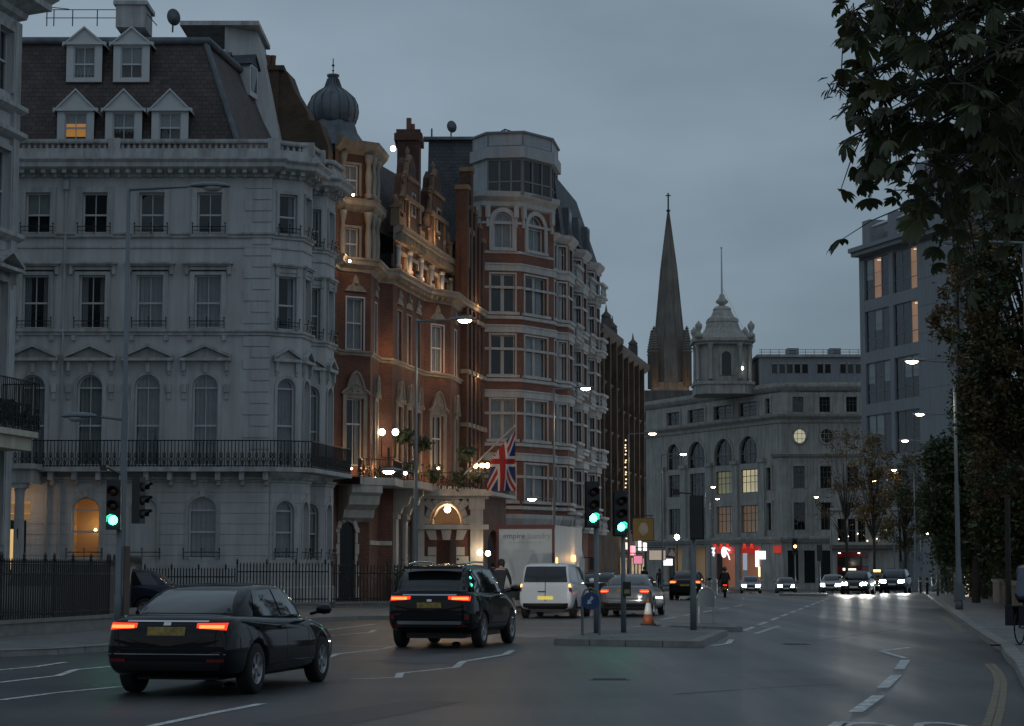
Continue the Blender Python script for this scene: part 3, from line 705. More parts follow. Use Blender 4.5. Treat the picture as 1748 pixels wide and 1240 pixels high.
# balcony
def offset(pts, d):
    P = [Vector(p[:2]) for p in pts]; o = []
    for i in range(len(P)):
        d0 = (P[i]-P[i-1]).normalized() if i else (P[1]-P[0]).normalized(); d1 = (P[i+1]-P[i]).normalized() if i < len(P)-1 else d0
        n0 = Vector((d0.y, -d0.x)); n1 = Vector((d1.y, -d1.x)); m = (n0+n1)
        m = m.normalized()/max(.6, m.normalized().dot(n0)) if m.length > .01 else n0
        o.append(P[i]+m*d)
    return o
balc = [B0, B1, bA[1]-ROAD*.3, bA[2], bA[2]+ROAD*1.2, bB[1], bB[2], bB[3]]
balo = offset(balc, .75)
b = MB()
for i in range(len(balc)-1):
    q = [balc[i]-Vector((0, 0)), balc[i+1], balo[i+1], balo[i]]
    b.add([(p.x, p.y, zbal-.05) for p in q]+[(p.x, p.y, zbal-.22) for p in q], [(0,3,2,1) if False else (3,2,1,0), (4,5,6,7), (2,3,7,6), (0,1,5,4), (1,2,6,5), (3,0,4,7)])
b.build('balcony_slab', stucco_trim, hb, world=True)
iron_rail([p for p in offset(balc, .68)], zbal-.05, zr_(754)-zbal+.05, hb)
for k in range(13):
    u = .6+k*.95
    if u < fB.L: part(fB, [(u-.1, u+.1, zbal-.55, zbal-.22, 0, .6), (u-.08, u+.08, zbal-.75, zbal-.55, 0, .3)], 'balcony_bracket', stucco_trim, hb)
# parapet balustrade
pl = offset(line, .25)
ring(pl, zpar+.18, [(-.15, 0), (.2, 0), (.2, .32), (-.15, .32)], stucco_trim, hb, 'blocking_course')
piers = [pl[0]+(pl[1]-pl[0])*t for t in (0.42, 0.99)]+[pl[3], pl[4]]
balustrade(pl, zpar+.5, zr_(241)-zpar-.5, stucco_trim, hb, .235, piers=piers)
# mansard roof with dormers
zR0, zR1 = zpar+.2, zr_(47)
yR0, yR1 = YB+.9, YB+2.6
e0 = D(418, 240, yR0); e1 = D(352, 47, yR1); l0 = D(-30, 240, yR0); l1 = D(-10, 47, yR1)
back_ = Vector((0.19, 0.98, 0))*11
A0 = Vector((l0.x, yR0, zR0)); Bq = Vector((e0.x, yR0, zR0)); C0 = Vector((e1.x, yR1, zR1)); D0 = Vector((l1.x, yR1, zR1))
rf = MB(); rf.quad(A0, Bq, C0, D0)
E0 = Bq+back_; E1 = C0+back_-Vector((.5, 0, 0)); rf.quad(Bq, E0, E1, C0); rf.quad(D0, C0, E1, D0+back_); rf.quad(E0, A0+back_, D0+back_, E1); rf.quad(A0+back_, A0, D0, D0+back_)
roof = rf.build('mansard_roof', slate, hb, world=True)
b = MB(); b.tube([Bq+Vector((0, -.02, 0)), C0], .13, 6); b.build('hip_flashing', lead, hb, world=True)
b = MB(); b.tube([D0+Vector((-1, -.05, .1)), C0+Vector((.1, -.05, .1)), E1+Vector((0, 0, .1))], .17, 6); b.build('roof_kerb', lead, hb, world=True)
def dormer(px0, px1, pyt, pye, pyb, back=None, curt=None):
    """px of the cheeks, py of ridge, eave and sill on the slate slope"""
    f = (Zr(pyb, yR0+.3)-zR0)/(zR1-zR0); yd = yR0+(yR1-yR0)*max(0, f)-.12
    a, c = D(px0, pye, yd), D(px1, pye, yd); zt = D((px0+px1)/2, pyt, yd).z; z0_ = Zr(pyb, yd); fc = Face((a.x, yd), (c.x, yd))
    w = c.x-a.x; iw = w*.2; zE = a.z
    dm = MB(); dm.add(*fbox(fc, 0, iw, z0_-.1, zE, -.25, 0)); dm.add(*fbox(fc, w-iw, w, z0_-.1, zE, -.25, 0)); dm.add(*fbox(fc, iw, w-iw, z0_-.1, z0_+.06, -.25, 0)); dm.add(*fbox(fc, iw, w-iw, zE-.12, zE, -.25, 0))
    d = dm.build('dormer', whitepaint, hb, world=True)
    def local(mb, name, m): v = wpos(d); mb.v = [(x-v.x, y-v.y, z-v.z) for x, y, z in mb.v]; return mb.build(name, m, d)
    ck = MB(); dp = 2.2
    for u in (0.0, w): ck.quad(fc.p(u, z0_-.1, -.02), fc.p(u, zE, -.02), fc.p(u, zE, -dp), fc.p(u, z0_-.1, -dp))
    local(ck, 'dormer_cheek', lead)
    rfm = MB(); m_ = w/2; ov = .16
    for s in (-1, 1):
        e = m_+s*(m_+ov); q = [fc.p(e, zE-.05, .16), fc.p(m_, zt, .16), fc.p(m_, zt, -dp), fc.p(e, zE-.05, -dp)]; rfm.add(q+[p+Vector((0, 0, -.09)) for p in q], [(0,1,2,3), (4,5,6,7), (0,1,5,4), (3,0,4,7)])
    local(rfm, 'dormer_roof', whitepaint)
    pm = MB(); pm.add([fc.p(-ov*.6, zE-.04, .06), fc.p(w+ov*.6, zE-.04, .06), fc.p(m_, zt-.1, .06)], [(0, 1, 2)]); pm.add(*fbox(fc, -ov, w+ov, zE-.06, zE+.06, -.1, .14)); local(pm, 'dormer_pediment', whitepaint)
    wn_ = window(fc, iw, w-iw, z0_+.06, zE-.12, hb, 1 if curt == 'x' else 2, 2, 0, .45, back=back, curt=None if curt == 'x' else curt, set_in=.08, fw=.05)
for i, (a, c) in enumerate(((98, 161), (180, 243), (259, 322))): dormer(a, c, 152, 188, 241, None, ['lit', 'net', 'half'][i])
for i, (a, c) in enumerate(((114, 175), (194, 256))): dormer(a, c, 46, 75, 136, None, 'half' if i else 'net')
# side dormers, party wall with chimney pots
for (px, py, Y, w, h) in ((392, 205, 87.0, 1.15, 1.9), (427, 130, 89.5, 1.1, 1.7), (385, 130, 88, 1.0, 1.8), (440, 225, 91, 1.1, 1.9)):
    c = D(px, py, Y); fc = Face((c.x, Y), (c.x+ROAD.x*w, Y+ROAD.y*w)); b = MB()
    b.add(*fbox(fc, 0, w, c.z-h*.5, c.z+h*.35, -1.6, 0)); dd = b.build('side_dormer', whitepaint, hb, world=True)
    b = MB()
    for s, e in ((-1, -.12), (1, w+.12)):
        q = [fc.p(e, c.z+h*.33, .1), fc.p(w/2, c.z+h*.66, .1), fc.p(w/2, c.z+h*.66, -1.7), fc.p(e, c.z+h*.33, -1.7)]; b.add(q+[p+Vector((0, 0, -.08)) for p in q], [(0,1,2,3), (4,5,6,7), (0,1,5,4)])
    b.add([fc.p(0, c.z+h*.35, .03), fc.p(w, c.z+h*.35, .03), fc.p(w/2, c.z+h*.64, .03)], [(0, 1, 2)]); b.build('side_dormer_roof', slate_grey, hb, world=True)
    part(fc, [(.18, w-.18, c.z-h*.35, c.z+h*.28, 0, .02)], 'side_dormer_pane', mat('pane_dark', (.02, .022, .024), .08, var=.1), hb)
w0 = D(384, 45, 90); w1 = D(416, 45, 90)
b = MB(); b.add([(w0.x, 90, 17.5), (w1.x+2.2, 91, 17.5), (w1.x+.5, 91, w1.z), (w0.x, 90, w0.z), (w0.x, 93, 17.5), (w1.x+2.2, 94, 17.5), (w1.x+.5, 94, w1.z), (w0.x, 93, w0.z)], [(0,1,2,3), (5,4,7,6), (1,5,6,2), (3,2,6,7), (4,0,3,7)]); b.build('party_wall', stucco, hb, world=True)
b = MB(); b.box((w0.x-2.0, 89.8, w0.z), (w1.x+.7, 94.2, w0.z+.2)); b.build('party_wall_coping', stucco_trim, hb, world=True)
# roof plant: tank house, rail, dish, aerial
c = D(226, 40, 86); b = MB(); b.box((c.x-.62, 85.5, c.z-.3), (c.x+.62, 87.3, Zr(14, 86))); b.box((c.x-.72, 85.4, Zr(14, 86)), (c.x+.72, 87.4, Zr(7, 86))); b.build('tank_house', stucco_trim, hb, world=True)
b = MB(); zt_ = Zr(17, 86); zb2 = Zr(45, 86)
for px in (80, 92, 124, 166, 205): q = D(px, 30, 86); b.tube([(q.x, 86, zb2), (q.x, 86, zt_)], .025, 5)
for pz in (17, 31): q = D(78, 30, 86); r2 = D(225, 30, 86); b.tube([(q.x, 86, Zr(pz, 86)), (r2.x, 86, Zr(pz, 86))], .02, 5)
q = D(60, 10, 86); r2 = D(118, 16, 86); b.tube([q, r2], .02, 4)
q = D(258, 30, 86); b.tube([D(246, 18, 86), D(268, 44, 86)], .02, 4)
b.build('roof_rail', ironblack, hb, world=True)
c = D(295, 28, 86); b = MB(); b.lathe((0, 0, 0), [(0.01, 0), (.2, .03), (.36, .1), (.4, .14)], 18); me = b.mesh('satellite_dish'); d_ = obj('satellite_dish', me, lead, hb, Vector((c.x, 86, c.z-.1))-wpos(hb), (R(80), 0, R(25))); d_.scale = (.75, 1, 1)
b = MB(); b.tube([(c.x, 86, c.z-.7), (c.x, 86.1, c.z)], .04, 6); b.build('dish_mast', lead, hb, world=True)
# drainpipe
b = MB(); q, _ = fB.at(108, 600); b.tube([fB.p(q, .2, .1), fB.p(q, zbal-.3, .1)], .05, 6); b.tube([fB.p(q, zbal, .1), fB.p(q, zc, .1)], .05, 6); q2, _ = fB.at(80, 900); b.tube([fB.p(q2, .2, .12), fB.p(q2, zbal-.4, .12)], .055, 6); b.add(*fbox(fB, q-.12, q+.12, zc-.6, zc-.25, 0, .22)); b.build('drainpipe', stucco_trim, hb, world=True)
# porch with columns at the left end and its lit door
pw0 = fB.at(-10, 900)[0]; u1_, _ = fB.at(60, 900); ztop = zr_(828)
pf = Face(fB.p(0, 0, 1.9).xy, fB.p(u1_+.15, 0, 1.9).xy)
for u in (.25, u1_-.25):
    b = MB(); q = pf.p(u, 0, -.25); b.box((q.x-.3, q.y-.3, .1), (q.x+.3, q.y+.3, .55)); b.lathe((q.x, q.y, 0), [(.27, .55), (.27, .65), (.22, .7), (.19, ztop-.35), (.22, ztop-.3), (.27, ztop-.2)], 14); b.box((q.x-.3, q.y-.3, ztop-.2), (q.x+.3, q.y+.3, ztop)); b.build('porch_column', stucco_trim, hb, world=True)
part(pf, [(-.1, u1_+.25, ztop, ztop+.55, -1.9, .1), (-.1, u1_+.4, ztop+.55, ztop+.75, -1.9, .3)], 'porch_roof', stucco_trim, hb)
dm_ = mat('door_black', (.012, .012, .013), .25, var=.1)
part(fB, [(.25, u1_-.35, .9, 3.55, 0, .05)], 'front_door', dm_, hb)
part(fB, [(.1, u1_-.2, 3.6, 4.3, 0, .03)], 'fanlight', emit('fanlight_glow', (1, .6, .28), .16), hb)
part(fB, [(.7, .98, 1.6, 3.2, .05, .07)], 'door_light', emit('door_glow', (1, .62, .25), .55), hb)
part(pf, [(-.1, u1_+.3, .12, .9, -1.9, .2), (-.1, u1_+.3, .12, .6, .2, .5), (-.1, u1_+.3, .12, .35, .5, .8)], 'porch_steps', stucco_trim, hb)
b = MB(); q = pf.p(.9, ztop-.25, -.9); b.lathe((q.x, q.y, q.z-.35), [(.03, 0), (.12, .08), (.13, .25), (.05, .33)], 8); b.build('porch_lantern', emit('lantern_warm', (1, .62, .3), 6), hb, world=True); lamp('porch_light', q-Vector((0, 0, .5))-wpos(hb), 14, (1, .6, .3), hb)
q = fB.at(150, 905); lamp('room_light', fB.p(q[0]+.2, q[1]+.2, -.62)-wpos(hb), 5.5, (1, .62, .28), hb)
b = MB(); q = fB.p(fB.at(160, 905)[0], fB.at(160, 905)[1], -.35); b.lathe((q.x, q.y, q.z), [(.02, -.06), (.07, 0), (.02, .07)], 8); b.build('room_lamp', emit('bulb_warm', (1, .75, .4), 9), hb, world=True)
b = MB()
for x, z in ((0, 0), ): pass
# house number on the column
q = pf.p(u1_-.25, zr_(913), -.25); b.box((q.x-.015, q.y-.235, q.z-.18), (q.x+.015, q.y-.2, q.z+.2)); b.box((q.x-.05, q.y-.235, q.z+.1), (q.x-.015, q.y-.2, q.z+.13)); b.build('house_number', ironblack, hb, world=True)
# ================================================================== NEIGHBOUR AT THE LEFT EDGE
YA = 70.0; A1p = XY(10, YA+1.0); A0p = A1p-ROAD*16
ha = thing('stucco_house', 'pale stucco terrace at the left edge with pedimented window and jutting cornice', 'house', (A1p.x, A1p.y, 0))
fA = Face(A0p, A1p); fA2 = Face(A1p, A1p+Vector((-ROAD.y, ROAD.x))*9)
za = lambda py: Zr(py, YA)
opsA = []
for (pt, pb) in ((50, 155), (255, 395), (480, 640), (770, 930)):
    for u in (fA.L-1.75, fA.L-4.4): opsA.append(dict(u0=u, u1=u+1.15, z0=za(pb), z1=za(pt), arch=0.0))
opsA = [o for o in opsA]
wall(fA, 0, za(10), opsA, stucco, ha); wall(fA2, 0, za(10), [], stucco, ha)
for i, o in enumerate(opsA):
    window(fA, o['u0'], o['u1'], o['z0'], o['z1'], ha, 2, 2, 0, .5, curt='drapes'); surround(fA, o['u0'], o['u1'], o['z0'], o['z1'], stucco_trim, ha, .2, .12)
    if i in (4, 5): pediment(fA, o['u0']-.4, o['u1']+.4, o['z1']+.35, .6, stucco_trim, ha, .55)
lineA = [A0p, A1p, A1p+Vector((-ROAD.y, ROAD.x))*9]
ring(lineA, za(25), [(0, 0), (.2, .1), (.25, .3), (.7, .5), (.85, .55), (.85, .8), (1.05, 1.0), (1.05, 1.15), (0, 1.2)], stucco_trim, ha, 'cornice')
for py in (190, 235, 410): ring(lineA, za(py), [(0, 0), (.15, .08), (.3, .2), (.3, .35), (0, .4)], stucco_trim, ha, 'string_course')
b = MB(); b.prism([(p.x, p.y) for p in (A0p+Vector((.9, 0)), A1p+Vector((.9, .5)), lineA[2], lineA[2]-ROAD*16)], za(-8), za(-14)); b.build('roof', lead, ha, world=True)
part(fA, [(fA.L-.5, fA.L-.02, .3, za(30), 0, .14)], 'pilaster', stucco_trim, ha)
pb_ = [A1p-ROAD*5+fA.n*0, A1p-ROAD*5+fA.n*1.35, A1p-ROAD*.6+fA.n*1.35, A1p-ROAD*.6]
b = MB(); b.prism([(p.x, p.y) for p in pb_], za(748), za(738)); b.prism([(p.x, p.y) for p in [pb_[0], pb_[1]-fA.n*.2, pb_[2]-fA.n*.2-ROAD*.1, pb_[3]-ROAD*.1]], za(770), za(748)); b.build('balcony', cream, ha, world=True)
iron_rail(pb_, za(738), za(655)-za(738), ha)
b = MB()
for k in range(140): q = pb_[1].lerp(pb_[2], .35+.65*rng.random())-fA.n*rng.uniform(.02, .4); z = za(735)+rng.uniform(.05, .8); t = rng.uniform(0, 6.3); s = .11; dx, dy = math.cos(t)*s, math.sin(t)*s; b.quad((q.x-dx, q.y-dy, z), (q.x+dx, q.y+dy, z+.03), (q.x+dx*.5, q.y+dy, z+.16), (q.x-dx, q.y, z+.12))
leafm = mat('leaf_dark', (.035, .055, .022), .55, var=.4, scale=3); b.build('balcony_plants', leafm, ha, world=True)['kind'] = 'stuff'
# railings on the pavement
z12 = .12
fence('pavement_railing', [G(-60, 1103).xy, G(0, 1096).xy, G(90, 1089).xy, G(185, 1081).xy, G(215, 1072).xy, G(240, 1048).xy], z12, 1.72, 'black spear railing on a stone dwarf wall at the left edge', .36)
fence('pavement_railing', [G(246, 1043).xy, G(400, 1044).xy], z12, 1.52, 'low black railing in front of the white house, left of the tall standard', .22)
fence('pavement_railing', [G(404, 1044).xy, G(560, 1043).xy], z12, 1.72, 'taller black railing in front of the white house bays beside the brick hotel', .22)
fence('pavement_railing', [G(566, 1043).xy, G(610, 1042).xy, G(690, 1042).xy], z12, 1.66, 'black railing in front of the arched brick hotel doorway', .22)
# ================================================================== RED BRICK HOTEL WITH ONION DOME
warm = (1.0, 0.58, 0.26)
bulb = emit('bulb_white_warm', (1, .82, .58), 22)
hc0 = XY(575, 95.2)
hc = thing('brick_hotel', 'floodlit red brick hotel with lead onion dome, shaped gables and white porch', 'hotel', (hc0.x, hc0.y, 0))
c0 = XY(566, 94.0); c1 = XY(575, 95.2); c2 = XY(630, 96.2); c3 = XY(645, 99.0); c4 = XY(668, 99.4); c5 = XY(722, 105.8); c6 = XY(768, 107.6); c7 = XY(784, 110.6); c8 = c7+ROAD*5.2
YC = 95.5; zC = lambda py: Zr(py, YC)
H1, H2, HB = zC(462), zC(604), zC(818)
faces = [Face(a, b_) for a, b_ in ((c0, c1), (c1, c2), (c2, c3), (c3, c4), (c4, c5), (c5, c6), (c6, c7), (c7, c8))]
wins = {1: [.5], 2: [.55], 4: [.2, .5, .8], 5: [.5], 6: [.5]}
ww = {1: .46, 2: .3, 4: .42, 5: .5, 6: .3}
z1a, z1b = zC(795), zC(680); z2a, z2b = zC(597), zC(508)
whitestone = mat('white_stone', (.60, .56, .50), .75, var=.2, scale=1.3, streak=.25)
for i, fc in enumerate(faces):
    o_ = []
    for t in wins.get(i, []):
        u = fc.L*t; h = ww[i]
        o_ += [dict(u0=u-h, u1=u+h, z0=z1a, z1=z1b, arch=0.0, k=1), dict(u0=u-h, u1=u+h, z0=z2a, z1=z2b, arch=0.0, k=2)]
    wall(fc, 0, H1+.3, o_, redbrick, hc)
    for o in o_:
        window(fc, o['u0'], o['u1'], o['z0'], o['z1'], hc, 2 if ww[i] > .4 else 1, 2, 0, .62 if o['k'] == 1 else .52, curt='drapes' if o['k'] == 1 else 'net', set_in=.12)
        if o['k'] == 1:
            surround(fc, o['u0'], o['u1'], o['z0'], o['z1'], buff, hc, .2, .1)
            c = (o['u0']+o['u1'])/2; hw = (o['u1']-o['u0'])/2+.3
            b = MB(); n = 12; prof = [(-1, 0), (-.85, .12), (-.62, .2), (-.5, .5), (-.28, .85), (0, 1), (.28, .85), (.5, .5), (.62, .2), (.85, .12), (1, 0)]
            pts = [(c+x*hw, o['z1']+.2+y*1.05) for x, y in prof]
            b.add([fc.p(x, z, .14) for x, z in pts]+[fc.p(x, z, 0) for x, z in pts], [tuple(range(len(pts)-1, -1, -1))]+[(k, k+1, len(pts)+k+1, len(pts)+k) for k in range(len(pts)-1)])
            for k in range(len(pts)-1): b.tube([fc.p(*pts[k], .16), fc.p(*pts[k+1], .16)], .07, 5)
            for k in range(9): a_ = rng.uniform(-.5, .5); b.lathe(fc.p(c+a_*hw, o['z1']+.25+rng.uniform(0, .5)*(1-abs(a_)), .14), [(.02, 0), (rng.uniform(.05, .1), .06), (.02, .14)], 6)
            b.build('carved_pediment', buff, hc, world=True)
        else:
            surround(fc, o['u0'], o['u1'], o['z0'], o['z1'], whitepaint if i != 4 else buff, hc, .07, .03)
            c = (o['u0']+o['u1'])/2; hw = (o['u1']-o['u0'])/2+.15
            b = MB(); pts = [(c-hw, 0), (c-hw*.6, .25), (c-hw*.3, .35), (c-hw*.2, .62), (c, .8), (c+hw*.2, .62), (c+hw*.3, .35), (c+hw*.6, .25), (c+hw, 0)]; zq = o['z1']+.3
            b.add([fc.p(x, zq+z, .08) for x, z in pts]+[fc.p(x, zq+z, 0) for x, z in pts], [tuple(range(8, -1, -1))]+[(k, k+1, 9+k+1, 9+k) for k in range(8)])
            b.lathe(fc.p(c, zq+.3, .1), [(.03, 0), (.12, .1), (.03, .24)], 7); b.build('carved_panel', buff, hc, world=True)
cl = [c0, c1, c2, c3, c4, c5, c6, c7, c8]
ring(cl, H1-.1, [(0, 0), (.1, .05), (.1, .2), (.3, .32), (.42, .36), (.42, .52), (.5, .6), (.5, .68), (0, .72)], buff, hc, 'cornice')
ring(cl, H2-.1, STRING, buff, hc, 'string_course')
b = MB()
for i in (4, 5):
    fc = faces[i]; n = int(fc.L/.4)
    for k in range(n): u = (k+.5)*fc.L/n; b.add(*fbox(fc, u-.06, u+.06, H1+.03, H1+.2, 0, .36))
b.build('dentils', buff, hc, world=True)['kind'] = 'stuff'
# tower stage above the cornice, with paired columns
t1, t2, t3 = c1.lerp(c2, .04), c2.lerp(c1, .04), c3
tw = [Face(c0, t1), Face(t1, t2), Face(t2, c3)]; zT1, zT2 = zC(352), zC(252)
for i, fc in enumerate(tw):
    o_ = []
    if i == 1:
        for a, c in ((443, 389), (333, 281)):
            u, _ = fc.at(586, a); v, _ = fc.at(612, a); o_.append(dict(u0=u, u1=v, z0=zC(a), z1=zC(c), arch=0.0))
    wall(fc, H1+.3, zT2, o_, brickmat('soot_brick_tower', (.13, .055, .036), (.09, .04, .028), (.1, .08, .06), dirt=.5) if 'soot_brick_tower' not in MATS else MATS['soot_brick_tower'], hc)
    for o in o_: window(fc, o['u0'], o['u1'], o['z0'], o['z1'], hc, 2, 2, 0, .5, curt='net', set_in=.1); surround(fc, o['u0'], o['u1'], o['z0'], o['z1'], buff, hc, .12, .07)
tl = [c0, t1, t2, c3]
ring(tl, zT1-.25, [(0, 0), (.12, .1), (.3, .3), (.3, .5), (.36, .6), (0, .65)], buff, hc, 'tower_cornice')
ring(tl, zT2-.3, [(0, 0), (.12, .1), (.35, .35), (.4, .5), (.45, .6), (0, .65)], buff, hc, 'tower_cornice')
for za_, zb_ in ((H1+.35, zT1-.25), (zT1+.4, zT2-.3)):
    for q in (t1, t2.lerp(t1, .12), t2.lerp(c3, .12), t2.lerp(c3, .5)):
        p = q+Vector((.08, -.14)); hh = zb_-za_
        b = MB(); b.lathe((p.x, p.y, za_), [(.2, 0), (.2, .2), (.13, .28), (.17, .5*hh), (.11, .75*hh), (.2, .9*hh), (.22, hh)], 10); b.build('tower_column', buff, hc, world=True)
# skirt roof and onion dome
dc = D(568, 200, 98.0); zs0 = zT2+.3
def octo(r, sx=1.0): return [(dc.x+r*sx*math.cos(R(22.5+45*k)), 98+r*math.sin(R(22.5+45*k))) for k in range(8)]
b = MB(); pr = [(2.15, zs0), (1.75, zs0+.25), (1.35, zs0+.8), (1.15, Zr(212, 98))]
for (r0, za_), (r1, zb_) in zip(pr[:-1], pr[1:]): b.frustum(octo(r0), za_, octo(r1), zb_)
b.build('dome_skirt', lead, hc, world=True)
zz = lambda py: Zr(py, 98)-dc.z
b = MB(); b.lathe((dc.x, 98, dc.z), [(1.1, zz(214)), (1.12, zz(207)), (1.2, zz(202)), (1.24, zz(192)), (1.2, zz(180)), (1.04, zz(168)), (.72, zz(158)), (.42, zz(151)), (.3, zz(143)), (.24, zz(132)), (.3, zz(131)), (.3, zz(128)), (.05, zz(126))], 24)
for k in range(16):
    t = 2*math.pi*k/16; b.tube([(dc.x+r*math.cos(t)*1.01, 98+r*math.sin(t)*1.01, dc.z+zz(py)) for r, py in ((1.1, 212), (1.2, 202), (1.24, 192), (1.2, 180), (1.04, 168), (.72, 158), (.42, 151), (.26, 135))], .03, 4)
b.build('onion_dome', lead, hc, world=True)
b = MB(); b.tube([(dc.x, 98, dc.z+zz(128)), (dc.x, 98, dc.z+zz(100))], .025, 5); b.lathe((dc.x, 98, dc.z+zz(112)), [(.02, -.08), (.08, 0), (.02, .08)], 8); b.lathe((dc.x, 98, dc.z+zz(121)), [(.02, -.06), (.06, 0), (.02, .06)], 8); b.build('finial', ironblack, hc, world=True)
# brick stack with stepped shoulder between house and dome
yk = 93.0; P = [(466, 120), (490, 122), (500, 150), (524, 190), (528, 205), (545, 207), (560, 250), (560, 430), (440, 430), (440, 132)]
b = MB(); q = [D(px, py, yk) for px, py in P]; n = len(q); b.add(q+[p+Vector((.2, 1.6, 0)) for p in q], [tuple(range(n)), tuple(range(2*n-1, n-1, -1))]+[(k, n+k, n+(k+1) % n, (k+1) % n) for k in range(n)])
b.build('stepped_wall', brownbrick, hc, world=True)
b = MB(); a = D(418, 122, yk); c = D(486, 118, yk); b.box((a.x, yk-.2, a.z-3), (c.x-.25, yk+1.4, a.z)); b.box((a.x-.1, yk-.3, a.z), (c.x, yk+1.5, a.z+.22)); b.build('chimney_stack', brownbrick, hc, world=True)
potm = mat('chimney_pot', (.16, .075, .05), .8, var=.3)
for px, w in ((421, .17), (439, .2), (457, .19), (466, .15)): p = D(px, 118, yk+.4); b = MB(); b.lathe((p.x, yk+.4, a.z+.2), [(w, 0), (w*.85, .1), (w*.8, Zr(94+rng.uniform(-3, 6), yk)-a.z-.3), (w, Zr(92, yk)-a.z-.2)], 10); b.build('chimney_pot', potm, hc, world=True)
# loggia storey on the road side with its raking cornice, gables above
g0 = c4-ROAD*.0; g1 = c4+ROAD*13.2; fg = Face(g0, g1); zG = zC(378)+.1
og = []
for k in range(5): u = .8+k*2.4; og.append(dict(u0=u, u1=u+1.5, z0=H1+.9, z1=zG-.9, arch=0.0))
wall(fg, H1+.3, zG, og, redbrick, hc)
for o in og:
    window(fg, o['u0'], o['u1'], o['z0'], o['z1'], hc, 3, 2, 0, .6, set_in=.2, curt='net', fm=whitestone); surround(fg, o['u0'], o['u1'], o['z0'], o['z1'], buff, hc, .18, .12)
    for u in (o['u0']-.35, o['u1']+.35): b = MB(); q = fg.p(u, H1+.75, .16); b.lathe(q, [(.16, 0), (.16, .15), (.1, .2), (.12, 1.0), (.09, zG-H1-1.6), (.17, zG-H1-1.3)], 8); b.build('loggia_column', whitestone, hc, world=True)
ring([g0, g1], zG-.35, [(0, 0), (.1, .05), (.1, .3), (.35, .42), (.5, .46), (.5, .62), (.58, .7), (0, .75)], buff, hc, 'loggia_cornice')
b = MB(); n = 34
for k in range(n): u = (k+.5)*fg.L/n; b.add(*fbox(fg, u-.08, u+.08, zG-.3, zG+.05, 0, .4))
b.build('loggia_brackets', buff, hc, world=True)['kind'] = 'stuff'
sootbrick = brickmat('soot_brick', (.12, .05, .032), (.085, .038, .027), (.09, .07, .055), dirt=.5)
def gable(fc, u0, u1, z0, z1, thick=.7, out=.1):
    w = (u1-u0)/2; c = (u0+u1)/2; H = z1-z0
    pr = [(-1, 0), (-1, .22), (-.86, .24), (-.82, .42), (-.6, .5), (-.5, .72), (-.34, .78), (-.28, .9), (0, 1), (.28, .9), (.34, .78), (.5, .72), (.6, .5), (.82, .42), (.86, .24), (1, .22), (1, 0)]
    pts = [(c+x*w, z0+y*H) for x, y in pr]; n = len(pts); b = MB()
    b.add([fc.p(x, z, out) for x, z in pts]+[fc.p(x, z, out-thick) for x, z in pts], [tuple(range(n-1, -1, -1)), tuple(range(n, 2*n))]+[(k, k+1, n+k+1, n+k) for k in range(n-1)])
    g = b.build('gable', sootbrick, hc, world=True); b = MB()
    for k in range(1, n-2): b.tube([fc.p(*pts[k], out-.2), fc.p(*pts[k+1], out-.2)], .17, 6)
    b.build('gable_coping', terracotta, hc, world=True)
    b = MB(); b.lathe(fc.p(c, z1, out-.3), [(.12, 0), (.14, .06), (.06, .12), (.13, .26), (.09, .38), (.02, .55)], 10); b.build('gable_finial', terracotta, hc, world=True)
    for x, y in ((-.92, .3), (.92, .3), (-.55, .66), (.55, .66)):
        b = MB(); ct = fc.p(c+x*w, z0+y*H, out-.2); b.tube([ct+Vector((fc.t.x*math.cos(a)*.3*(1-a/11), fc.t.y*math.cos(a)*.3*(1-a/11), math.sin(a)*.3*(1-a/11))) for a in [i*.6 for i in range(14)]], .09, 5); b.build('scroll', terracotta, hc, world=True)
    for x in (-.62, .62): part(fc, [(c+x*w-.14, c+x*w+.14, z0, z0+.4*H, out, out+.12)], 'gable_pilaster', terracotta, hc)
    part(fc, [(c-w*.95, c+w*.95, z0+.4*H, z0+.46*H, out, out+.14), (c-w*.6, c+w*.6, z0+.68*H, z0+.72*H, out, out+.12)], 'gable_string', terracotta, hc)
    uu = .42
    part(fc, [(c-uu, c+uu, z0+.25*H, z0+.55*H, out, out+.06)], 'gable_window_surround', buff, hc); part(fc, [(c-uu+.12, c+uu-.12, z0+.28*H, z0+.52*H, out+.06, out+.07)], 'gable_pane', MATS['pane_dark'], hc)
gable(fg, 1.6, 5.6, zG+.3, Zr(262, 102)); gable(fg, 7.2, 11.4, zG+.3, Zr(292, 108.5)); 
# steep slate roof and the chimney on it
rp0 = c3+Vector((-.3, .8)); rp1 = g1; N_ = Vector((-ROAD.y, ROAD.x))
zr0, zr1 = zG+.2, Zr(238, 103)
b = MB(); a, c = rp0, rp1; i0, i1 = a+N_*3.0+ROAD*.5, c+N_*3.0
b.add([(a.x, a.y, zr0), (c.x, c.y, zr0), (i1.x, i1.y, zr1), (i0.x, i0.y, zr1), ((a+N_*12).x, (a+N_*12).y, zr0), ((c+N_*12).x, (c+N_*12).y, zr0), ((i1+N_*8).x, (i1+N_*8).y, zr1), ((i0+N_*8).x, (i0+N_*8).y, zr1)], [(0,1,2,3), (1,5,6,2), (3,2,6,7), (4,0,3,7), (5,4,7,6)])
b.build('slate_roof', slate, hc, world=True)
for u_ in (.2, 6.4, 12.0):      # pinnacles between the gables
    p = fg.p(u_, zG+.35, .05); b = MB(); b.box((p.x-.22, p.y-.22, p.z), (p.x+.22, p.y+.22, p.z+.9)); b.box((p.x-.28, p.y-.28, p.z+.9), (p.x+.28, p.y+.28, p.z+1.0)); b.lathe((p.x, p.y, p.z+1.0), [(.18, 0), (.2, .06), (.08, .15), (.15, .32), (.03, .6)], 10); b.build('pinnacle', terracotta, hc, world=True)
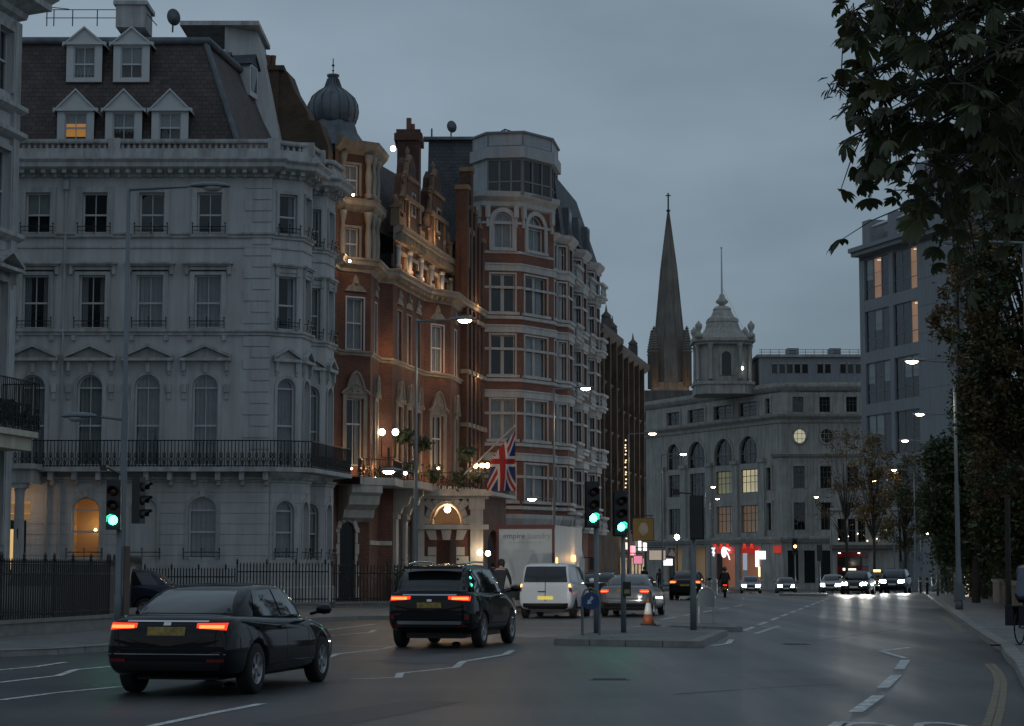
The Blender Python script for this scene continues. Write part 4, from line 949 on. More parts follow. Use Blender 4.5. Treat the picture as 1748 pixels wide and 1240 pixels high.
ring([g0, g1], zG+.3, [(-.1, 0), (.12, 0), (.12, .7), (-.1, .7)], brownbrick, hc, 'parapet')
b = MB(); yq = 105.0; p = D(678, 225, yq); q = D(716, 225, yq); b.box((p.x, yq, 18), (q.x, yq+2, Zr(240, yq))); b.box((p.x-.15, yq-.15, Zr(240, yq)), (q.x+.15, yq+2.15, Zr(228, yq))); b.box((p.x-.05, yq-.05, Zr(228, yq)), (q.x+.05, yq+2, Zr(221, yq))); b.build('chimney_stack', sootbrick, hc, world=True)
for px, w, top in ((698, .17, 198), (705, .13, 208)): p = D(px, 221, yq+.6); b = MB(); b.lathe((p.x, yq+.6, Zr(221, yq)), [(w, 0), (w*.8, .1), (w*.8, Zr(top, yq)-Zr(221, yq))], 10); b.build('chimney_pot', potm, hc, world=True)
# brick piers at the far end with stone weatherings
fp = faces[7]
for k in range(5):
    u = .2+k*1.05; top = (Zr(330, 112), Zr(300, 113), Zr(372, 114), Zr(395, 115), Zr(420, 116))[k]
    part(fp, [(u, u+.55, 0, top, -.3, .35)], 'brick_pier', sootbrick, hc)
    for zz_ in (zC(470)-.2, zC(585), zC(690)): part(fp, [(u-.08, u+.63, zz_-k*.0, zz_+.22, -.3, .48)], 'pier_cap', buff, hc)
    part(fp, [(u-.06, u+.61, top, top+.25, -.35, .42)], 'pier_cap', terracotta, hc)
wall(fp, H1+.3, Zr(430, 113), [], sootbrick, hc)
gable(Face(fp.p(.3, 0, .0).xy, fp.p(5.2, 0, .0).xy), .2, 2.6, H1+2.5, Zr(318, 113), .6, .2)
# ground floor: balcony slab, consoles, doorway, pilasters
bl = offset(cl, 1.3); bl[4] = c4+Vector((1.2, -1.1)); 
b = MB()
for i in range(len(cl)-1):
    q = [cl[i], cl[i+1], bl[i+1], bl[i]]; b.add([(p.x, p.y, HB+.05) for p in q]+[(p.x, p.y, HB-.3) for p in q], [(3,2,1,0), (4,5,6,7), (2,3,7,6), (0,1,5,4)])
b.build('balcony_slab', whitestone, hc, world=True)
iron_rail(offset(cl, 1.2)[:5], HB+.05, .85, hc)
f1 = faces[1]
con = [(0, 0), (1.25, 0), (1.25, -.35), (1.05, -.5), (.95, -.9), (.55, -1.15), (.45, -1.5), (0, -1.7)]
def console(fc, u, w, z, s=1.0, name='console'):
    b = MB(); v0 = [fc.p(u, z+y*s, o*s) for o, y in con]; v1 = [fc.p(u+w, z+y*s, o*s) for o, y in con]; n = len(con)
    b.add(v0+v1, [tuple(range(n)), tuple(range(2*n-1, n-1, -1))]+[(k, n+k, n+(k+1) % n, (k+1) % n) for k in range(n)]); b.build(name, whitestone, hc, world=True)
console(f1, .05, f1.L-.1, HB-.3)
for u in (.3, 2.2, 4.1, 6.0): console(faces[4], u, .35, HB-.3, .8)
ud = f1.L*.28; zd = 3.3
b = MB(); o_ = arcpts(ud-.62, ud+.62, zd, .75, 10); i_ = arcpts(ud-.42, ud+.42, zd, .52, 10)
for k in range(10):
    (a1, a2), (b1, b2), (d1, d2), (e1, e2) = o_[k], o_[k+1], i_[k+1], i_[k]; oo = .12+.06*(k % 2)
    b.add([fc_ for fc_ in (f1.p(a1, a2, oo), f1.p(b1, b2, oo), f1.p(d1, d2, oo), f1.p(e1, e2, oo), f1.p(a1, a2, 0), f1.p(b1, b2, 0), f1.p(d1, d2, 0), f1.p(e1, e2, 0))], [(3,2,1,0), (0,1,5,4), (2,3,7,6), (1,2,6,5), (3,0,4,7)])
for s in (-1, 1):
    for k in range(6): w = (.62, .55)[k % 2]; u_ = sorted((ud+s*.42, ud+s*w)); b.add(*fbox(f1, u_[0], u_[1], .3+k*.5, .8+k*.5-.02, 0, .14))
b.build('arched_surround', whitestone, hc, world=True)
b = MB(); b.poly([f1.p(x, z, .02) for x, z in [(ud-.42, .2), (ud+.42, .2)]+arcpts(ud-.42, ud+.42, zd, .52, 10)[::-1]]); b.build('side_door', dm_, hc, world=True)
part(faces[3], [(0, faces[3].L, 2.75, 2.95, 0, .06)], 'stone_band', whitestone, hc); part(faces[2], [(.05, faces[2].L, 2.75, 2.95, 0, .06)], 'stone_band', whitestone, hc)
for u in (.35, 2.25, 4.15, 6.05): part(faces[4], [(u-.08, u+.42, .2, HB-1.4, 0, .16), (u-.14, u+.48, HB-1.75, HB-1.45, 0, .26), (u-.14, u+.48, .2, .6, 0, .24)], 'pilaster', whitestone, hc)
for u in (1.15, 3.05, 4.95): part(faces[4], [(u, u+.75, 1.2, 3.9, .0, .03)], 'ground_window', MATS['pane_dark'], hc)
# porch
YP = 103.0; pa, pb2 = XY(714, YP), XY(824, YP); fP = Face(pa, pb2); zp = lambda py: Zr(py, YP)
ul, zs_ = fP.at(733, 896); ur, _ = fP.at(791, 896); rise = zp(857)-zs_
opP = [dict(u0=ul, u1=ur, z0=zs_+.02, z1=zs_+.02+rise, arch=rise), dict(u0=ul+.35, u1=ur-.35, z0=.4, z1=zp(922), arch=0.0)]
fPr = Face(pb2, pb2+ROAD*6)
wall(fP, 0, zp(846), opP, redbrick, hc, 'porch_wall', .35); wall(fPr, 0, zp(846), [dict(u0=1.2, u1=4.2, z0=.3, z1=3.6, arch=.9)], redbrick, hc, 'porch_wall', .35)
b = MB(); cm = (ul+ur)/2; rr = (ur-ul)/2; nv = 11
for k in range(nv):
    t0 = math.pi*(k+.04)/nv; t1_ = math.pi*(k+.96)/nv; ro = rr+(.52 if k % 2 == 0 else .26); ri = rr
    pts = [(cm-math.cos(t)*r, zs_+.02+math.sin(t)*r*rise/rr) for r, t in ((ri, t0), (ro, t0), (ro, t1_), (ri, t1_))]
    v = MB(); v.add([fP.p(x, z, .09) for x, z in pts]+[fP.p(x, z, 0) for x, z in pts], [(0,1,2,3), (1,0,4,5), (2,1,5,6), (3,2,6,7), (0,3,7,4)]); v.build('voussoir', whitestone, hc, world=True)
part(fP, [(-.05, fP.L+.3, zp(904), zp(896), -.1, .28)], 'porch_string', whitestone, hc)
part(fP, [(-.2, fP.L+.5, zp(847), zp(836), -.4, .4), (-.05, fP.L+.3, zp(852), zp(847), -.3, .2)], 'porch_cornice', whitestone, hc)
b = MB(); b.prism([(p.x, p.y) for p in (pa+Vector((-.6, -.2)), pb2+Vector((.5, -.2)), pb2+ROAD*6+Vector((.5, 0)), pa+ROAD*6)], zp(846), zp(840)); b.build('porch_roof', whitestone, hc, world=True)
for k in range(5):
    for s in (0, 1):
        w = (.42, .62)[k % 2]; z_ = .45+k*.46; u = ul+.35 if s == 0 else ur-.35
        part(fP, [((u-w, u, z_, z_+.42, 0, .07) if s == 0 else (u, u+w, z_, z_+.42, 0, .07))], 'quoin', whitestone, hc)
for x in (-1, 0, 1):
    u = cm+x*.55; zt_ = zp(905); b = MB(); v = [(u-.18+x*.1, zp(922)), (u+.18+x*.1, zp(922)), (u+.26+x*.24, zt_), (u-.26+x*.24, zt_)]; b.add([fP.p(a_, z_, .09) for a_, z_ in v]+[fP.p(a_, z_, 0) for a_, z_ in v], [(0,1,2,3), (1,0,4,5), (2,1,5,6), (3,2,6,7), (0,3,7,4)]); b.build('keystone', whitestone, hc, world=True)
part(fP, [(fP.L-.62, fP.L+.02, .2, zp(852), 0, .13), (fP.L-.7, fP.L+.1, zp(870), zp(852), 0, .2), (fP.L-.7, fP.L+.1, .2, .7, 0, .2), (-.02, .3, .2, zp(852), 0, .1)], 'porch_pilaster', whitestone, hc)
# vaulted ceiling inside the arch, lamp
vm = mat('vault_plaster', (.5, .36, .24), .8, var=.2); b = MB(); pts = arcpts(ul-.05, ur+.05, zs_, rise+.05, 12)
for k in range(12): b.quad(fP.p(*pts[k], -.36), fP.p(*pts[k], -3), fP.p(*pts[k+1], -3), fP.p(*pts[k+1], -.36))
b.poly([fP.p(x, z, -3) for x, z in pts][::-1]); b.build('porch_vault', vm, hc, world=True)
for k in (.6, 1.3, 2.0):
    b = MB(); pts2 = arcpts(ul+.1, ur-.1, zs_, rise-.08, 12); b.tube([fP.p(x, z, -.36-k) for x, z in pts2], .06, 5); b.build('vault_rib', whitestone, hc, world=True)
def bulb_at(p, r, name='bulb', m=None, parent=hc, e=None, col=warm, off=(0, 0, 0)):
    b = MB(); b.lathe((0, 0, 0), [(r*.3, -r), (r*.8, -r*.6), (r, 0), (r*.8, r*.6), (r*.3, r)], 10); o = b.build(name, m or bulb, parent, Vector(p)-wpos(parent))
    if e: lamp(name+'_light', Vector(p)+Vector(off)-wpos(parent), e, col, parent, .1)
    return o
pv = D(763, 868, YP); bulb_at(fP.p(fP.at(763, 868)[0], zp(869), -.75), .17, 'porch_lamp', e=12, off=(0, .1, -.35))
# lamps: pairs and threes of globes on brackets
def globes(pxs, py, Y, base_py, r=.16):
    b = MB(); m_ = sum(pxs)/len(pxs); a = D(m_, base_py, Y)
    for px in pxs: p = D(px, py, Y); b.tube([(a.x, Y, a.z+.5), (p.x, Y, a.z+.55), (p.x, Y, p.z-r*.9)], .04, 5)
    b.tube([(a.x, Y, a.z), (a.x, Y, a.z+1)], .07, 6); b.build('lamp_bracket', ironblack, hc, world=True)
    for px in pxs: bulb_at(D(px, py, Y), r, 'globe', e=9, off=(.1, -.25, 0))
globes([652, 675], 738, 98.2, 800); globes([812, 823, 832], 795, 102.6, 825, .12)
for px, py, Y in ((819, 944, 102.4), (833, 945, 102.4)): bulb_at(D(px, py, Y), .13, 'porch_globe', e=3, off=(-.2, -.3, 0))
for px, py, Y, r, e, off in ((597, 446, 94.3, .06, 30, (.2, -.35, .3)), (603, 333, 94.3, .06, 30, (.3, -.35, .3)), (671, 254, 99.3, .13, 10, (.2, -.5, 0)), (641, 817, 97.6, .06, 12, (.1, -.4, .5)),
                    (692, 808, 99.5, .09, 14, (.3, -.6, .6)), (748, 800, 103.6, .06, 16, (.4, -1.0, .6)), (600, 800, 93.6, .05, 10, (0, -.5, .4))): bulb_at(D(px, py, Y), r, 'uplight', e=e, off=off)
for u, z, e in ((2.0, H1+1.0, 26), (5.5, H1+1.0, 26), (9.0, H1+1.0, 26), (12.3, zG+.8, 26), (8.0, zG+1.0, 20), (2.4, zG+1.0, 16), (6.4, zG+1, 22)):
    p = fg.p(u, z, .75); b = MB(); b.box((p.x-.08, p.y-.08, z-.35), (p.x+.08, p.y+.08, z-.2)); b.build('floodlight', ironblack, hc, world=True); lamp('floodlight_beam', p-wpos(hc), e*1.5, warm, hc, .06)
for k in (1, 3): p = fp.p(.9+k*1.0, HB+1.5, .9); lamp('pier_light', p-wpos(hc), 34, warm, hc, .06)
for fi, u_, z_, o_, e_ in ((5, 1.2, H2+.6, .9, 16), (4, 1.5, HB+.6, 1.0, 22), (4, 4.5, HB+.6, 1.0, 22), (5, .8, HB+.6, 1.1, 24), (1, .8, HB+.5, 1.0, 18), (4, 3.2, H2+.5, .8, 12), (3, .4, H2+.5, .8, 10), (6, 1.2, H2+.5, .9, 14), (7, 2.6, H2+.4, 1.0, 18), (7, 2.6, H1+.6, 1.0, 18)):
    p = faces[fi].p(u_, z_, o_); lamp('facade_light', p-wpos(hc), e_*1.7, warm, hc, .06)
# balcony planting
b = MB()
for px, py, Y, rr, n in ((692, 745, 99.8, .5, 160), (722, 760, 102, .45, 120), (797, 775, 103.5, .5, 150), (702, 800, 101, .4, 110), (740, 812, 102, .5, 110), (782, 814, 102.5, .6, 110), (815, 815, 102.8, .4, 60), (655, 812, 98.0, .5, 100)):
    c = D(px, py, Y)
    for k in range(n):
        p = c+Vector((rng.gauss(0, rr*.45), rng.gauss(0, rr*.3), rng.gauss(0, rr*.4))); t = rng.uniform(0, 6.3); s = .07; u = Vector((math.cos(t), math.sin(t), rng.uniform(-.6, .6)))*s; w = Vector((-math.sin(t)*.4, .3, .9))*s
        b.quad(p-u-w, p+u-w, p+u+w, p-u+w)
b.build('balcony_planting', leafm, hc, world=True)['kind'] = 'stuff'
iron_rail([pa+Vector((-.5, 0)), pa+Vector((0, -.1)), pb2+Vector((.35, -.1)), pb2+ROAD*5+Vector((.35, 0))], zp(838), .9, hc)
# clipped bushes at the porch
for px, py, Y, w in ((765, 948, 101.5, 1.1), (690, 950, 99, .5)):
    c = G(px, 1030); t = thing('box_hedge', 'clipped dark hedge under the porch arch' if w > 1 else 'small round bush beside the porch lamp post', 'hedge', (XY(px, Y).x, Y, .12)); b = MB(); b2 = MB()
    b2.box((-w*.7, -.3, 0), (w*.7, .3, .75)); b2.build('planter', ironblack, t)
    for k in range(420):
        p = Vector((rng.uniform(-w*.85, w*.85), rng.uniform(-.35, .35), .6+abs(rng.gauss(0, .42)))); s = .06; a_ = rng.uniform(0, 6.3); u = Vector((math.cos(a_), math.sin(a_), rng.uniform(-.5, .5)))*s; v = Vector((-math.sin(a_)*.5, .2, .8))*s; b.quad(p-u-v, p+u-v, p+u+v, p-u+v)
    b.build('foliage', leafm, t)['kind'] = 'stuff'
# flag on its raked pole
fl = thing('union_flag', 'union flag hanging from a raked white pole above the hotel porch', 'flag', D(778, 824, 102.7))
b = MB(); b.tube([D(778, 824, 102.7), D(877, 729, 100.5)], .045, 8); q = D(878, 728, 100.5); b.lathe(q, [(.02, -.08), (.08, 0), (.02, .08)], 8); b.build('flagpole', whitepaint, fl, world=True)
fb_ = mat('flag_blue', (.02, .035, .16), .8, var=.1); fw_ = mat('flag_white', (.62, .62, .62), .8, var=.05); fr_ = mat('flag_red', (.42, .025, .03), .8, var=.1)
nx, ny = 44, 88; b = MB(); V = []
def flagcol(s, t):      # s across, t down, both -1..1 ; long side runs down
    x, y = s, t*2*.98
    if abs(x) < .2: return 2
    if abs(y) < .2: return 2
    if abs(x) < .34 or abs(y) < .34: return 1
    d = abs(abs(y)-2*abs(x))/math.sqrt(5)
    if d < .09: return 2
    if d < .21: return 1
    return 0
tl_, tr_ = (833, 792), (879, 732)
for j in range(ny+1):
    for i in range(nx+1):
        s = i/nx; yt = 788+(732-788)*s; yy = 738+(838-738)*j/ny
        py = max(yy, yt+2); px = 832+(879-832)*s+2*math.sin(j/ny*3)-(1-s)*0+1.5*math.sin(s*9+j*.05)
        Y_ = 101.5-1.0*s+.16*math.sin(s*7+j*.03)+.08*math.sin(s*13+j*.06); V.append(D(px, py, Y_))
for j in range(ny):
    for i in range(nx):
        k = j*(nx+1)+i
        if 738+100*(j+1)/ny < 788-56*((i+.5)/nx): continue
        b.f.append([k, k+nx+1, k+nx+2, k+1]); b.m.append(flagcol((i+.5)/nx*2-1, (j+.5)/ny*2-1)); b.sm.append(True)
b.v = [tuple(v) for v in V]; b.build('cloth', [fb_, fw_, fr_], fl, world=True)
# ================================================================== BANDED RED BRICK MANSION BLOCK
bandstone = mat('band_stone', (.46, .46, .455), .7, var=.15, scale=1.5, streak=.25)
d0 = XY(792, 118.4); d1 = XY(824, 117.4); d2 = XY(888, 117.8); d3 = XY(946, 120.4); d4 = d3+ROAD*17.2
hd = thing('mansion_block', 'round fronted red brick mansion block with white bands and glazed penthouse', 'apartment block', (d1.x, d1.y, 0))
YD = 117.6; zD = lambda py: Zr(py, YD)
fD = [Face(d0, d1), Face(d1, d2), Face(d2, d3)]; zev = zD(352)
rows = [(855, 792, 0), (750, 682, 0), (640, 572, 0), (533, 468, 0), (424, 362, 1)]
def dwin(fc, px0, px1, ops):
    for (pb, pt, ar) in rows:
        if fc.L > 1:
            u0, _ = fc.at(px0, 970); u1, _ = fc.at(px1, 970)
            sh = .12*(u1-u0) if ar else 0
            ops.append(dict(u0=u0+sh, u1=u1-sh, z0=zD(pb), z1=zD(pt), arch=(u1-u0-2*sh)*.5 if ar else 0.0, ar=ar))
opsd = [[], [], []]
# the left pair sits across the first joint: keep it on the middle face, the right one on the last
dwin(fD[1], 837, 879, opsd[1]); dwin(fD[2], 896, 934, opsd[2])
def dress(fc, o_):
    for o in o_:
        u0, u1, a, c, ar = o['u0'], o['u1'], o['z0'], o['z1'], o['ar']
        if ar: window(fc, u0, u1, a, c, hd, 2, 2, o['arch'], .68, curt='net', fw=.09); surround(fc, u0, u1, a, c, bandstone, hd, .26, .08, o['arch'])
        else:
            window(fc, u0, u1, a, c, hd, 2, 2, 0, .68, curt=rng.choice(['net', 'half', 'drapes', None]), fw=.07, bar=.2, fm=bandstone); surround(fc, u0, u1, a, c, bandstone, hd, .1, .05)
        part(fc, [(u0-.25, u1+.25, a-.16, a, 0, .16)], 'window_sill', bandstone, hd)
for fc, o_ in zip(fD, opsd): wall(fc, 0, zev, o_, redbrick2, hd); dress(fc, o_)
# side with canted bays and balustraded balconies
sp = [d3]; ND = Vector((ROAD.y, -ROAD.x)); s = .8
bays = []; zes = zD(396)
for k in range(3):
    p = d3+ROAD*(.9+k*5.5); bp = [p, p+ROAD*.6+ND*.6, p+ROAD*2.6+ND*.6, p+ROAD*3.2]; bays.append(bp); sp += bp
sp.append(d4)
for i in range(len(sp)-1):
    fc = Face(sp[i], sp[i+1]); o_ = []
    inb = i % 4 in (1, 2, 3) and i < 13
    if fc.L > .8:
        hw = min(fc.L*.34, .62)
        for (pb, pt, ar) in rows[:4]+[(446, 404, 0)]: o_.append(dict(u0=fc.L/2-hw, u1=fc.L/2+hw, z0=zD(pb), z1=zD(pt), arch=0.0, ar=0))
    wall(fc, 0, zes, o_, redbrick2, hd); dress(fc, o_)
dl = [d0, d1, d2]+sp
BANDW = [(0, 0), (.09, .02), (.09, .36), (.14, .38), (.14, .46), (0, .48)]
for py in (463, 568, 679, 787): ring(dl, zD(py), BANDW, bandstone, hd, 'stone_band')
for py in (545, 652, 762, 870): ring(dl, zD(py), [(0, 0), (.1, .02), (.1, .2), (0, .22)], bandstone, hd, 'stone_band')
for py in (383, 433): ring([d0, d1, d2, d3], zD(py), [(0, 0), (.05, .01), (.05, .15), (0, .16)], bandstone, hd, 'stone_band')
for py in (493, 598, 708, 816): ring(dl, zD(py), [(0, 0), (.05, .01), (.05, .15), (0, .16)], bandstone, hd, 'stone_band')
ring([d0, d1, d2, d3], zev-.1, [(0, 0), (.15, .1), (.15, .35), (.45, .6), (.5, .9), (0, .95)], bandstone, hd, 'cornice'); ring(sp, zes-.1, [(0, 0), (.12, .1), (.3, .3), (.34, .5), (0, .55)], bandstone, hd, 'cornice')
wall(Face(d3, d3+ROAD*1.4), zes, zev+.6, [], redbrick2, hd)
ring(dl, zD(900), [(0, 0), (.2, .1), (.35, .5), (.35, .7), (0, .75)], bandstone, hd, 'shop_cornice')
for fc in fD:
    for u in (.25, fc.L-.25): part(fc, [(u-.14, u+.14, zD(372), zD(352), 0, .2), (u-.08, u+.08, zD(388), zD(372), 0, .12)], 'bracket', bandstone, hd)
for k in range(3):      # balconies hung between and on the bays
    for py in (770, 663, 556, 450, 900):
        z = zD(py); bp = bays[k]; q = [bp[3]-ROAD*.1, bp[3]+ND*.7, bp[3]+ROAD*2.2+ND*.7, bp[3]+ROAD*2.3]
        if k == 2 or py == 900: q = [bp[1]-ROAD*.4+ND*.1, bp[1]+ND*.4, bp[2]+ND*.4, bp[2]+ND*.1]
        b = MB(); b.prism([(p.x, p.y) for p in q], z-.2, z); b.build('balcony_slab', bandstone, hd, world=True); balustrade(q, z, .95, bandstone, hd, .3)
# penthouse: glazed storey, fascias
pp = [XY(806, 119.2), XY(832, 117.6), XY(893, 117.3), XY(942, 119.3), XY(953, 122.5)]
glassdark = mat('penthouse_glass', (.012, .013, .014), .06, var=.2, scale=.6)
zP0, zP1, zP2, zP3 = zD(334), zD(272), zD(252), zD(229)
mull = mat('mullion_grey', (.16, .17, .175), .5, var=.1); fascia = mat('fascia_grey', (.36, .38, .40), .6, var=.15, streak=.2)
for i in range(4):
    fc = Face(pp[i], pp[i+1])
    if i == 0: wall(fc, zP0, zP1, [], fascia, hd, 'penthouse_wall')
    else:
        n = 3 if fc.L > 1.5 else 1
        for k in range(n): part(fc, [(fc.L*k/n+.05, fc.L*(k+1)/n-.05, zP0+.15, zP1-.12, -.1, -.05)], 'penthouse_pane', glassdark, hd)
        part(fc, [(fc.L*k/n-.05, fc.L*k/n+.05, zP0, zP1, -.12, .02) for k in range(n+1)]+[(0, fc.L, zP0+.75, zP0+.83, -.1, .0), (0, fc.L, zP0, zP0+.15, -.1, 0.01), (0, fc.L, zP1-.12, zP1, -.1, .01)], 'penthouse_frame', mull, hd)
    part(fc, [(0.02, fc.L-.02, zP2+.08, zP3, -.3, .05)], 'fascia_panel', fascia, hd)
ring(pp, zP1, [(0, 0), (.22, .02), (.22, zP2-zP1), (0, zP2-zP1+.05)], fascia, hd, 'fascia_band')
ring(pp, zP3-.02, [(-.1, 0), (.16, 0), (.16, .12), (-.1, .12)], mull, hd, 'roof_edge')
for p in pp: b = MB(); b.box((p.x-.05, p.y-.1, zP2), (p.x+.05, p.y, zP3)); b.build('fascia_post', mull, hd, world=True)
ppi = [XY(812, 120.2), XY(836, 118.4), XY(893, 118.1), XY(938, 119.9), XY(946, 122.6)]; b = MB(); b.prism([(p.x, p.y) for p in pp+[XY(950, 127), XY(815, 127)]], zP1+.1, zP3-.05); b.prism([(p.x, p.y) for p in ppi+[XY(945, 127), XY(815, 127)]], zP0-.2, zP1+.1); b.build('penthouse_core', mull, hd, world=True)
b = MB()
for (a, c) in (((845, 231, 119), (862, 221, 119)), ((862, 221, 119), (890, 231, 119)), ((862, 221, 119), (862, 231, 119))): b.tube([D(*a), D(*c)], .04, 5)
b.build('roof_truss', ironblack, hd, world=True)
# slate mansard along the side, and the plain slate wing on the left
I = -ND; zM = Zr(297, 121)
a, c = d3+ROAD*.8+ND*.35, d4+ND*.35
b = MB(); t0, t1_ = a+I*.45, c+I*.6-ROAD*7.0
b.add([(a.x, a.y, zes+.2), (c.x, c.y, zes+.2), (t1_.x, t1_.y, zM), (t0.x, t0.y, zM), ((a+I*9).x, (a+I*9).y, zes+.2), ((c+I*9).x, (c+I*9).y, zes+.2), ((t1_+I*6).x, (t1_+I*6).y, zM), ((t0+I*6).x, (t0+I*6).y, zM)], [(0,1,2,3), (1,5,6,2), (3,2,6,7), (4,0,3,7), (5,4,7,6)]); b.build('mansard_roof', slate_grey, hd, world=True)
for k in (0, 1, 2):
    fc = Face(a+ROAD*(2+k*3.6)+ND*.1, a+ROAD*(3.2+k*3.6)+ND*.1); part(fc, [(0, fc.L, zes+.6, zes+2.4, -1.5, 0)], 'roof_dormer', lead, hd); part(fc, [(.15, fc.L-.15, zes+.8, zes+2.2, 0, .02)], 'dormer_pane', MATS['pane_dark'], hd)
w0, w1 = XY(722, 123), XY(812, 123); zw = Zr(236, 123)
b = MB(); b.add([(w0.x, 123, 14), (w1.x, 123, 14), (w1.x, 123.8, zw), (w0.x+.2, 123.8, zw), (w0.x, 131, 14), (w1.x, 131, 14), (w1.x, 130, zw), (w0.x, 130, zw)], [(0,1,2,3), (1,5,6,2), (3,2,6,7), (4,0,3,7), (5,4,7,6)]); b.build('slate_wing', slate_grey, hd, world=True)
b = MB(); b.box((w0.x-.1, 123.4, zw), (w1.x, 124.2, zw+.18)); b.build('wing_coping', lead, hd, world=True)
p = D(770, 218, 124); o_ = obj('satellite_dish', d_.data, lead, hd, Vector((p.x, 124, p.z))-wpos(hd), (R(80), 0, R(20))); o_.scale = (.8, 1, 1)
b = MB(); b.tube([(p.x, 124, zw), (p.x, 124, p.z)], .05, 6); b.build('dish_mast', lead, hd, world=True); b = MB(); q = D(737, 228, 124); b.tube([(q.x, 124, zw), (q.x, 124, q.z+.3)], .06, 6); b.build('vent_pipe', lead, hd, world=True)
# flank below the wing so the side street closes
b = MB(); p = XY(806, 118.6); b.box((p.x-4, 119.5, 0), (p.x, 130, 14.2)); b.build('flank_wall', brownbrick, hd, world=True)
lamp_ = None
# ground floor shop windows of the block
for fc, us in ((fD[1], [.3]), (fD[2], [.25]), (Face(sp[0], sp[-1]), [1, 5, 9, 13])):
    for u in us: part(fc, [(u, u+min(2.6, fc.L-.5), .6, 3.6, .12 if fc.L > 10 else 0, .16 if fc.L > 10 else .05)], 'shop_window', MATS['pane_dark'], hd)
# ================================================================== BROWN TERRACES BEYOND
def terrace(name, label, p0, L, top_py, Yt, m, cols, floors, roofm, gab=True):
    a = p0; c = a+ROAD*L; fc = Face(a, c); h = thing(name, label, 'terrace', (a.x, a.y, zg(a.y))); zt = Zr(top_py, Yt); ops = []
    fh = (zt-4.2)/floors
    for f in range(floors):
        for k in range(cols): u = L*(k+.5)/cols; ops.append(dict(u0=u-.6, u1=u+.6, z0=4.4+f*fh+.5, z1=4.4+(f+1)*fh-.5, arch=0.0))
    front = Face(a+Vector((-ROAD.y, ROAD.x))*8, a)
    wall(fc, zg(a.y)-1, zt, ops, m, h); wall(front, zg(a.y)-1, zt, [], m, h)
    for o in ops: window(fc, o['u0'], o['u1'], o['z0'], o['z1'], h, 2, 2, 0, .6, fm=darkstone, set_in=.15); surround(fc, o['u0'], o['u1'], o['z0'], o['z1'], darkstone, h, .2, .15)
    for f in range(floors+1): ring([front.a, a, c], 4.2+f*fh, STRING, darkstone, h, 'string_course')
    ring([front.a, a, c], zt-.2, [(0, 0), (.2, .1), (.5, .4), (.5, .7), (0, .75)], darkstone, h, 'cornice')
    for k in range(cols):
        u = L*(k+.5)/cols; part(fc, [(u-1.15, u-.95, 4.2, zt, 0, .35)], 'pier', m, h)
    N2 = Vector((-ROAD.y, ROAD.x)); b = MB(); r0 = [a, c, c+N2*8, a+N2*8]; r1 = [a+N2*2+ROAD*.2, c+N2*2, c+N2*6, a+N2*6+ROAD*.2]
    b.frustum([(p.x, p.y) for p in r0], zt+.3, [(p.x, p.y) for p in r1], zt+2.4); b.build('roof', roofm, h, world=True)
    if gab:
        for t in (.12, .88): q = a+ROAD*L*t+N2*.6; b = MB(); b.box((q.x-.35, q.y-.35, zt), (q.x+.35, q.y+.35, zt+1.9)); b.lathe((q.x, q.y, zt+1.9), [(.3, 0), (.38, .2), (.1, .5), (.02, 1.0)], 8); b.build('pinnacle', darkstone, h, world=True)
    return h, fc
e0_ = d4+ROAD*.05
e1h, fE1 = terrace('stone_terrace', 'dark brown stone terrace with piers next to the banded mansion block', e0_, 9.5, 590, 146, brownbrick, 3, 4, slate_grey)
e2h, fE2 = terrace('stone_terrace', 'narrow dark gabled terrace house at the end of the left row', e0_+ROAD*9.6, 15, 628, 158, brownbrick, 5, 3, slate_grey)
# shop lights, fascia and hanging signs along the terrace
for u, z, w, h_, col, st in ((1.0, 3.0, 1.6, .5, (1, .75, .5), 1.2), (5, 2.6, 2.0, .7, (1, .3, .35), 1.5), (9.5, 3.0, .8, 1.3, (.75, .85, 1), 2.2), (12.5, 3.0, 1.2, .6, (1, .95, .9), 2.5)):
    fc = fE2; part(fc, [(u, u+w, z, z+h_, .2, .32)], 'shop_sign', emit('shop_sign_glow_%d' % int(u*10), col, st), e2h)
for k in range(7): part(fE2, [(.6+k*2, 1.7+k*2, .9, 2.4, .05, .1)], 'shop_front', emit('shop_front_glow', (1, .6, .3), .12), e2h)
# string of lights down the corner pier
b = MB()
for k in range(26): z = 3.8+k*.28+rng.uniform(-.1, .1); p = fE2.p(.4+rng.uniform(-.15, .35), z, .5); b.lathe(p, [(.02, -.06), (.07, 0), (.02, .06)], 6)
b.build('festoon_lights', emit('festoon', (1, .72, .4), 1.6), e2h, world=True)['kind'] = 'stuff'
for z in (4.5, 6.5, 9): p = fE2.p(.4, z, 1.0); lamp('festoon_light', p-wpos(e2h), 10, warm, e2h, .15)
def hanging_sign(name, label, px, py, Y, w, h, m, sub=None, wallface=None):
    c = D(px, py, Y); t = thing(name, label, 'sign', (c.x, c.y, c.z), group='projecting signs on the left row')
    b = MB(); b.box((-w/2-.04, -.07, -h/2-.04), (w/2+.04, .05, h/2+.04)); b.build('sign_frame', ironblack, t)
    b = MB(); b.box((-w/2, -.08, -h/2), (w/2, -.065, h/2)); b.build('sign_panel', m, t)
    b = MB(); b.tube([(-w/2-1.0, 0, h/2+.2), (w/2, 0, h/2+.2)], .035, 5)
    for s in (-.4, .4): b.tube([(s*w, 0, h/2+.2), (s*w, 0, h/2)], .02, 4)
    b.build('sign_bracket', ironblack, t)
    if sub: b = MB(); b.lathe((0, 0, 0), [(.05, -h*.3), (w*.2, -h*.15), (w*.26, h*.05), (w*.12, h*.3)], 9); o = b.build('sign_emblem', sub, t, (0, -.1, 0)); o.scale = (1, .1, 1)
    return t
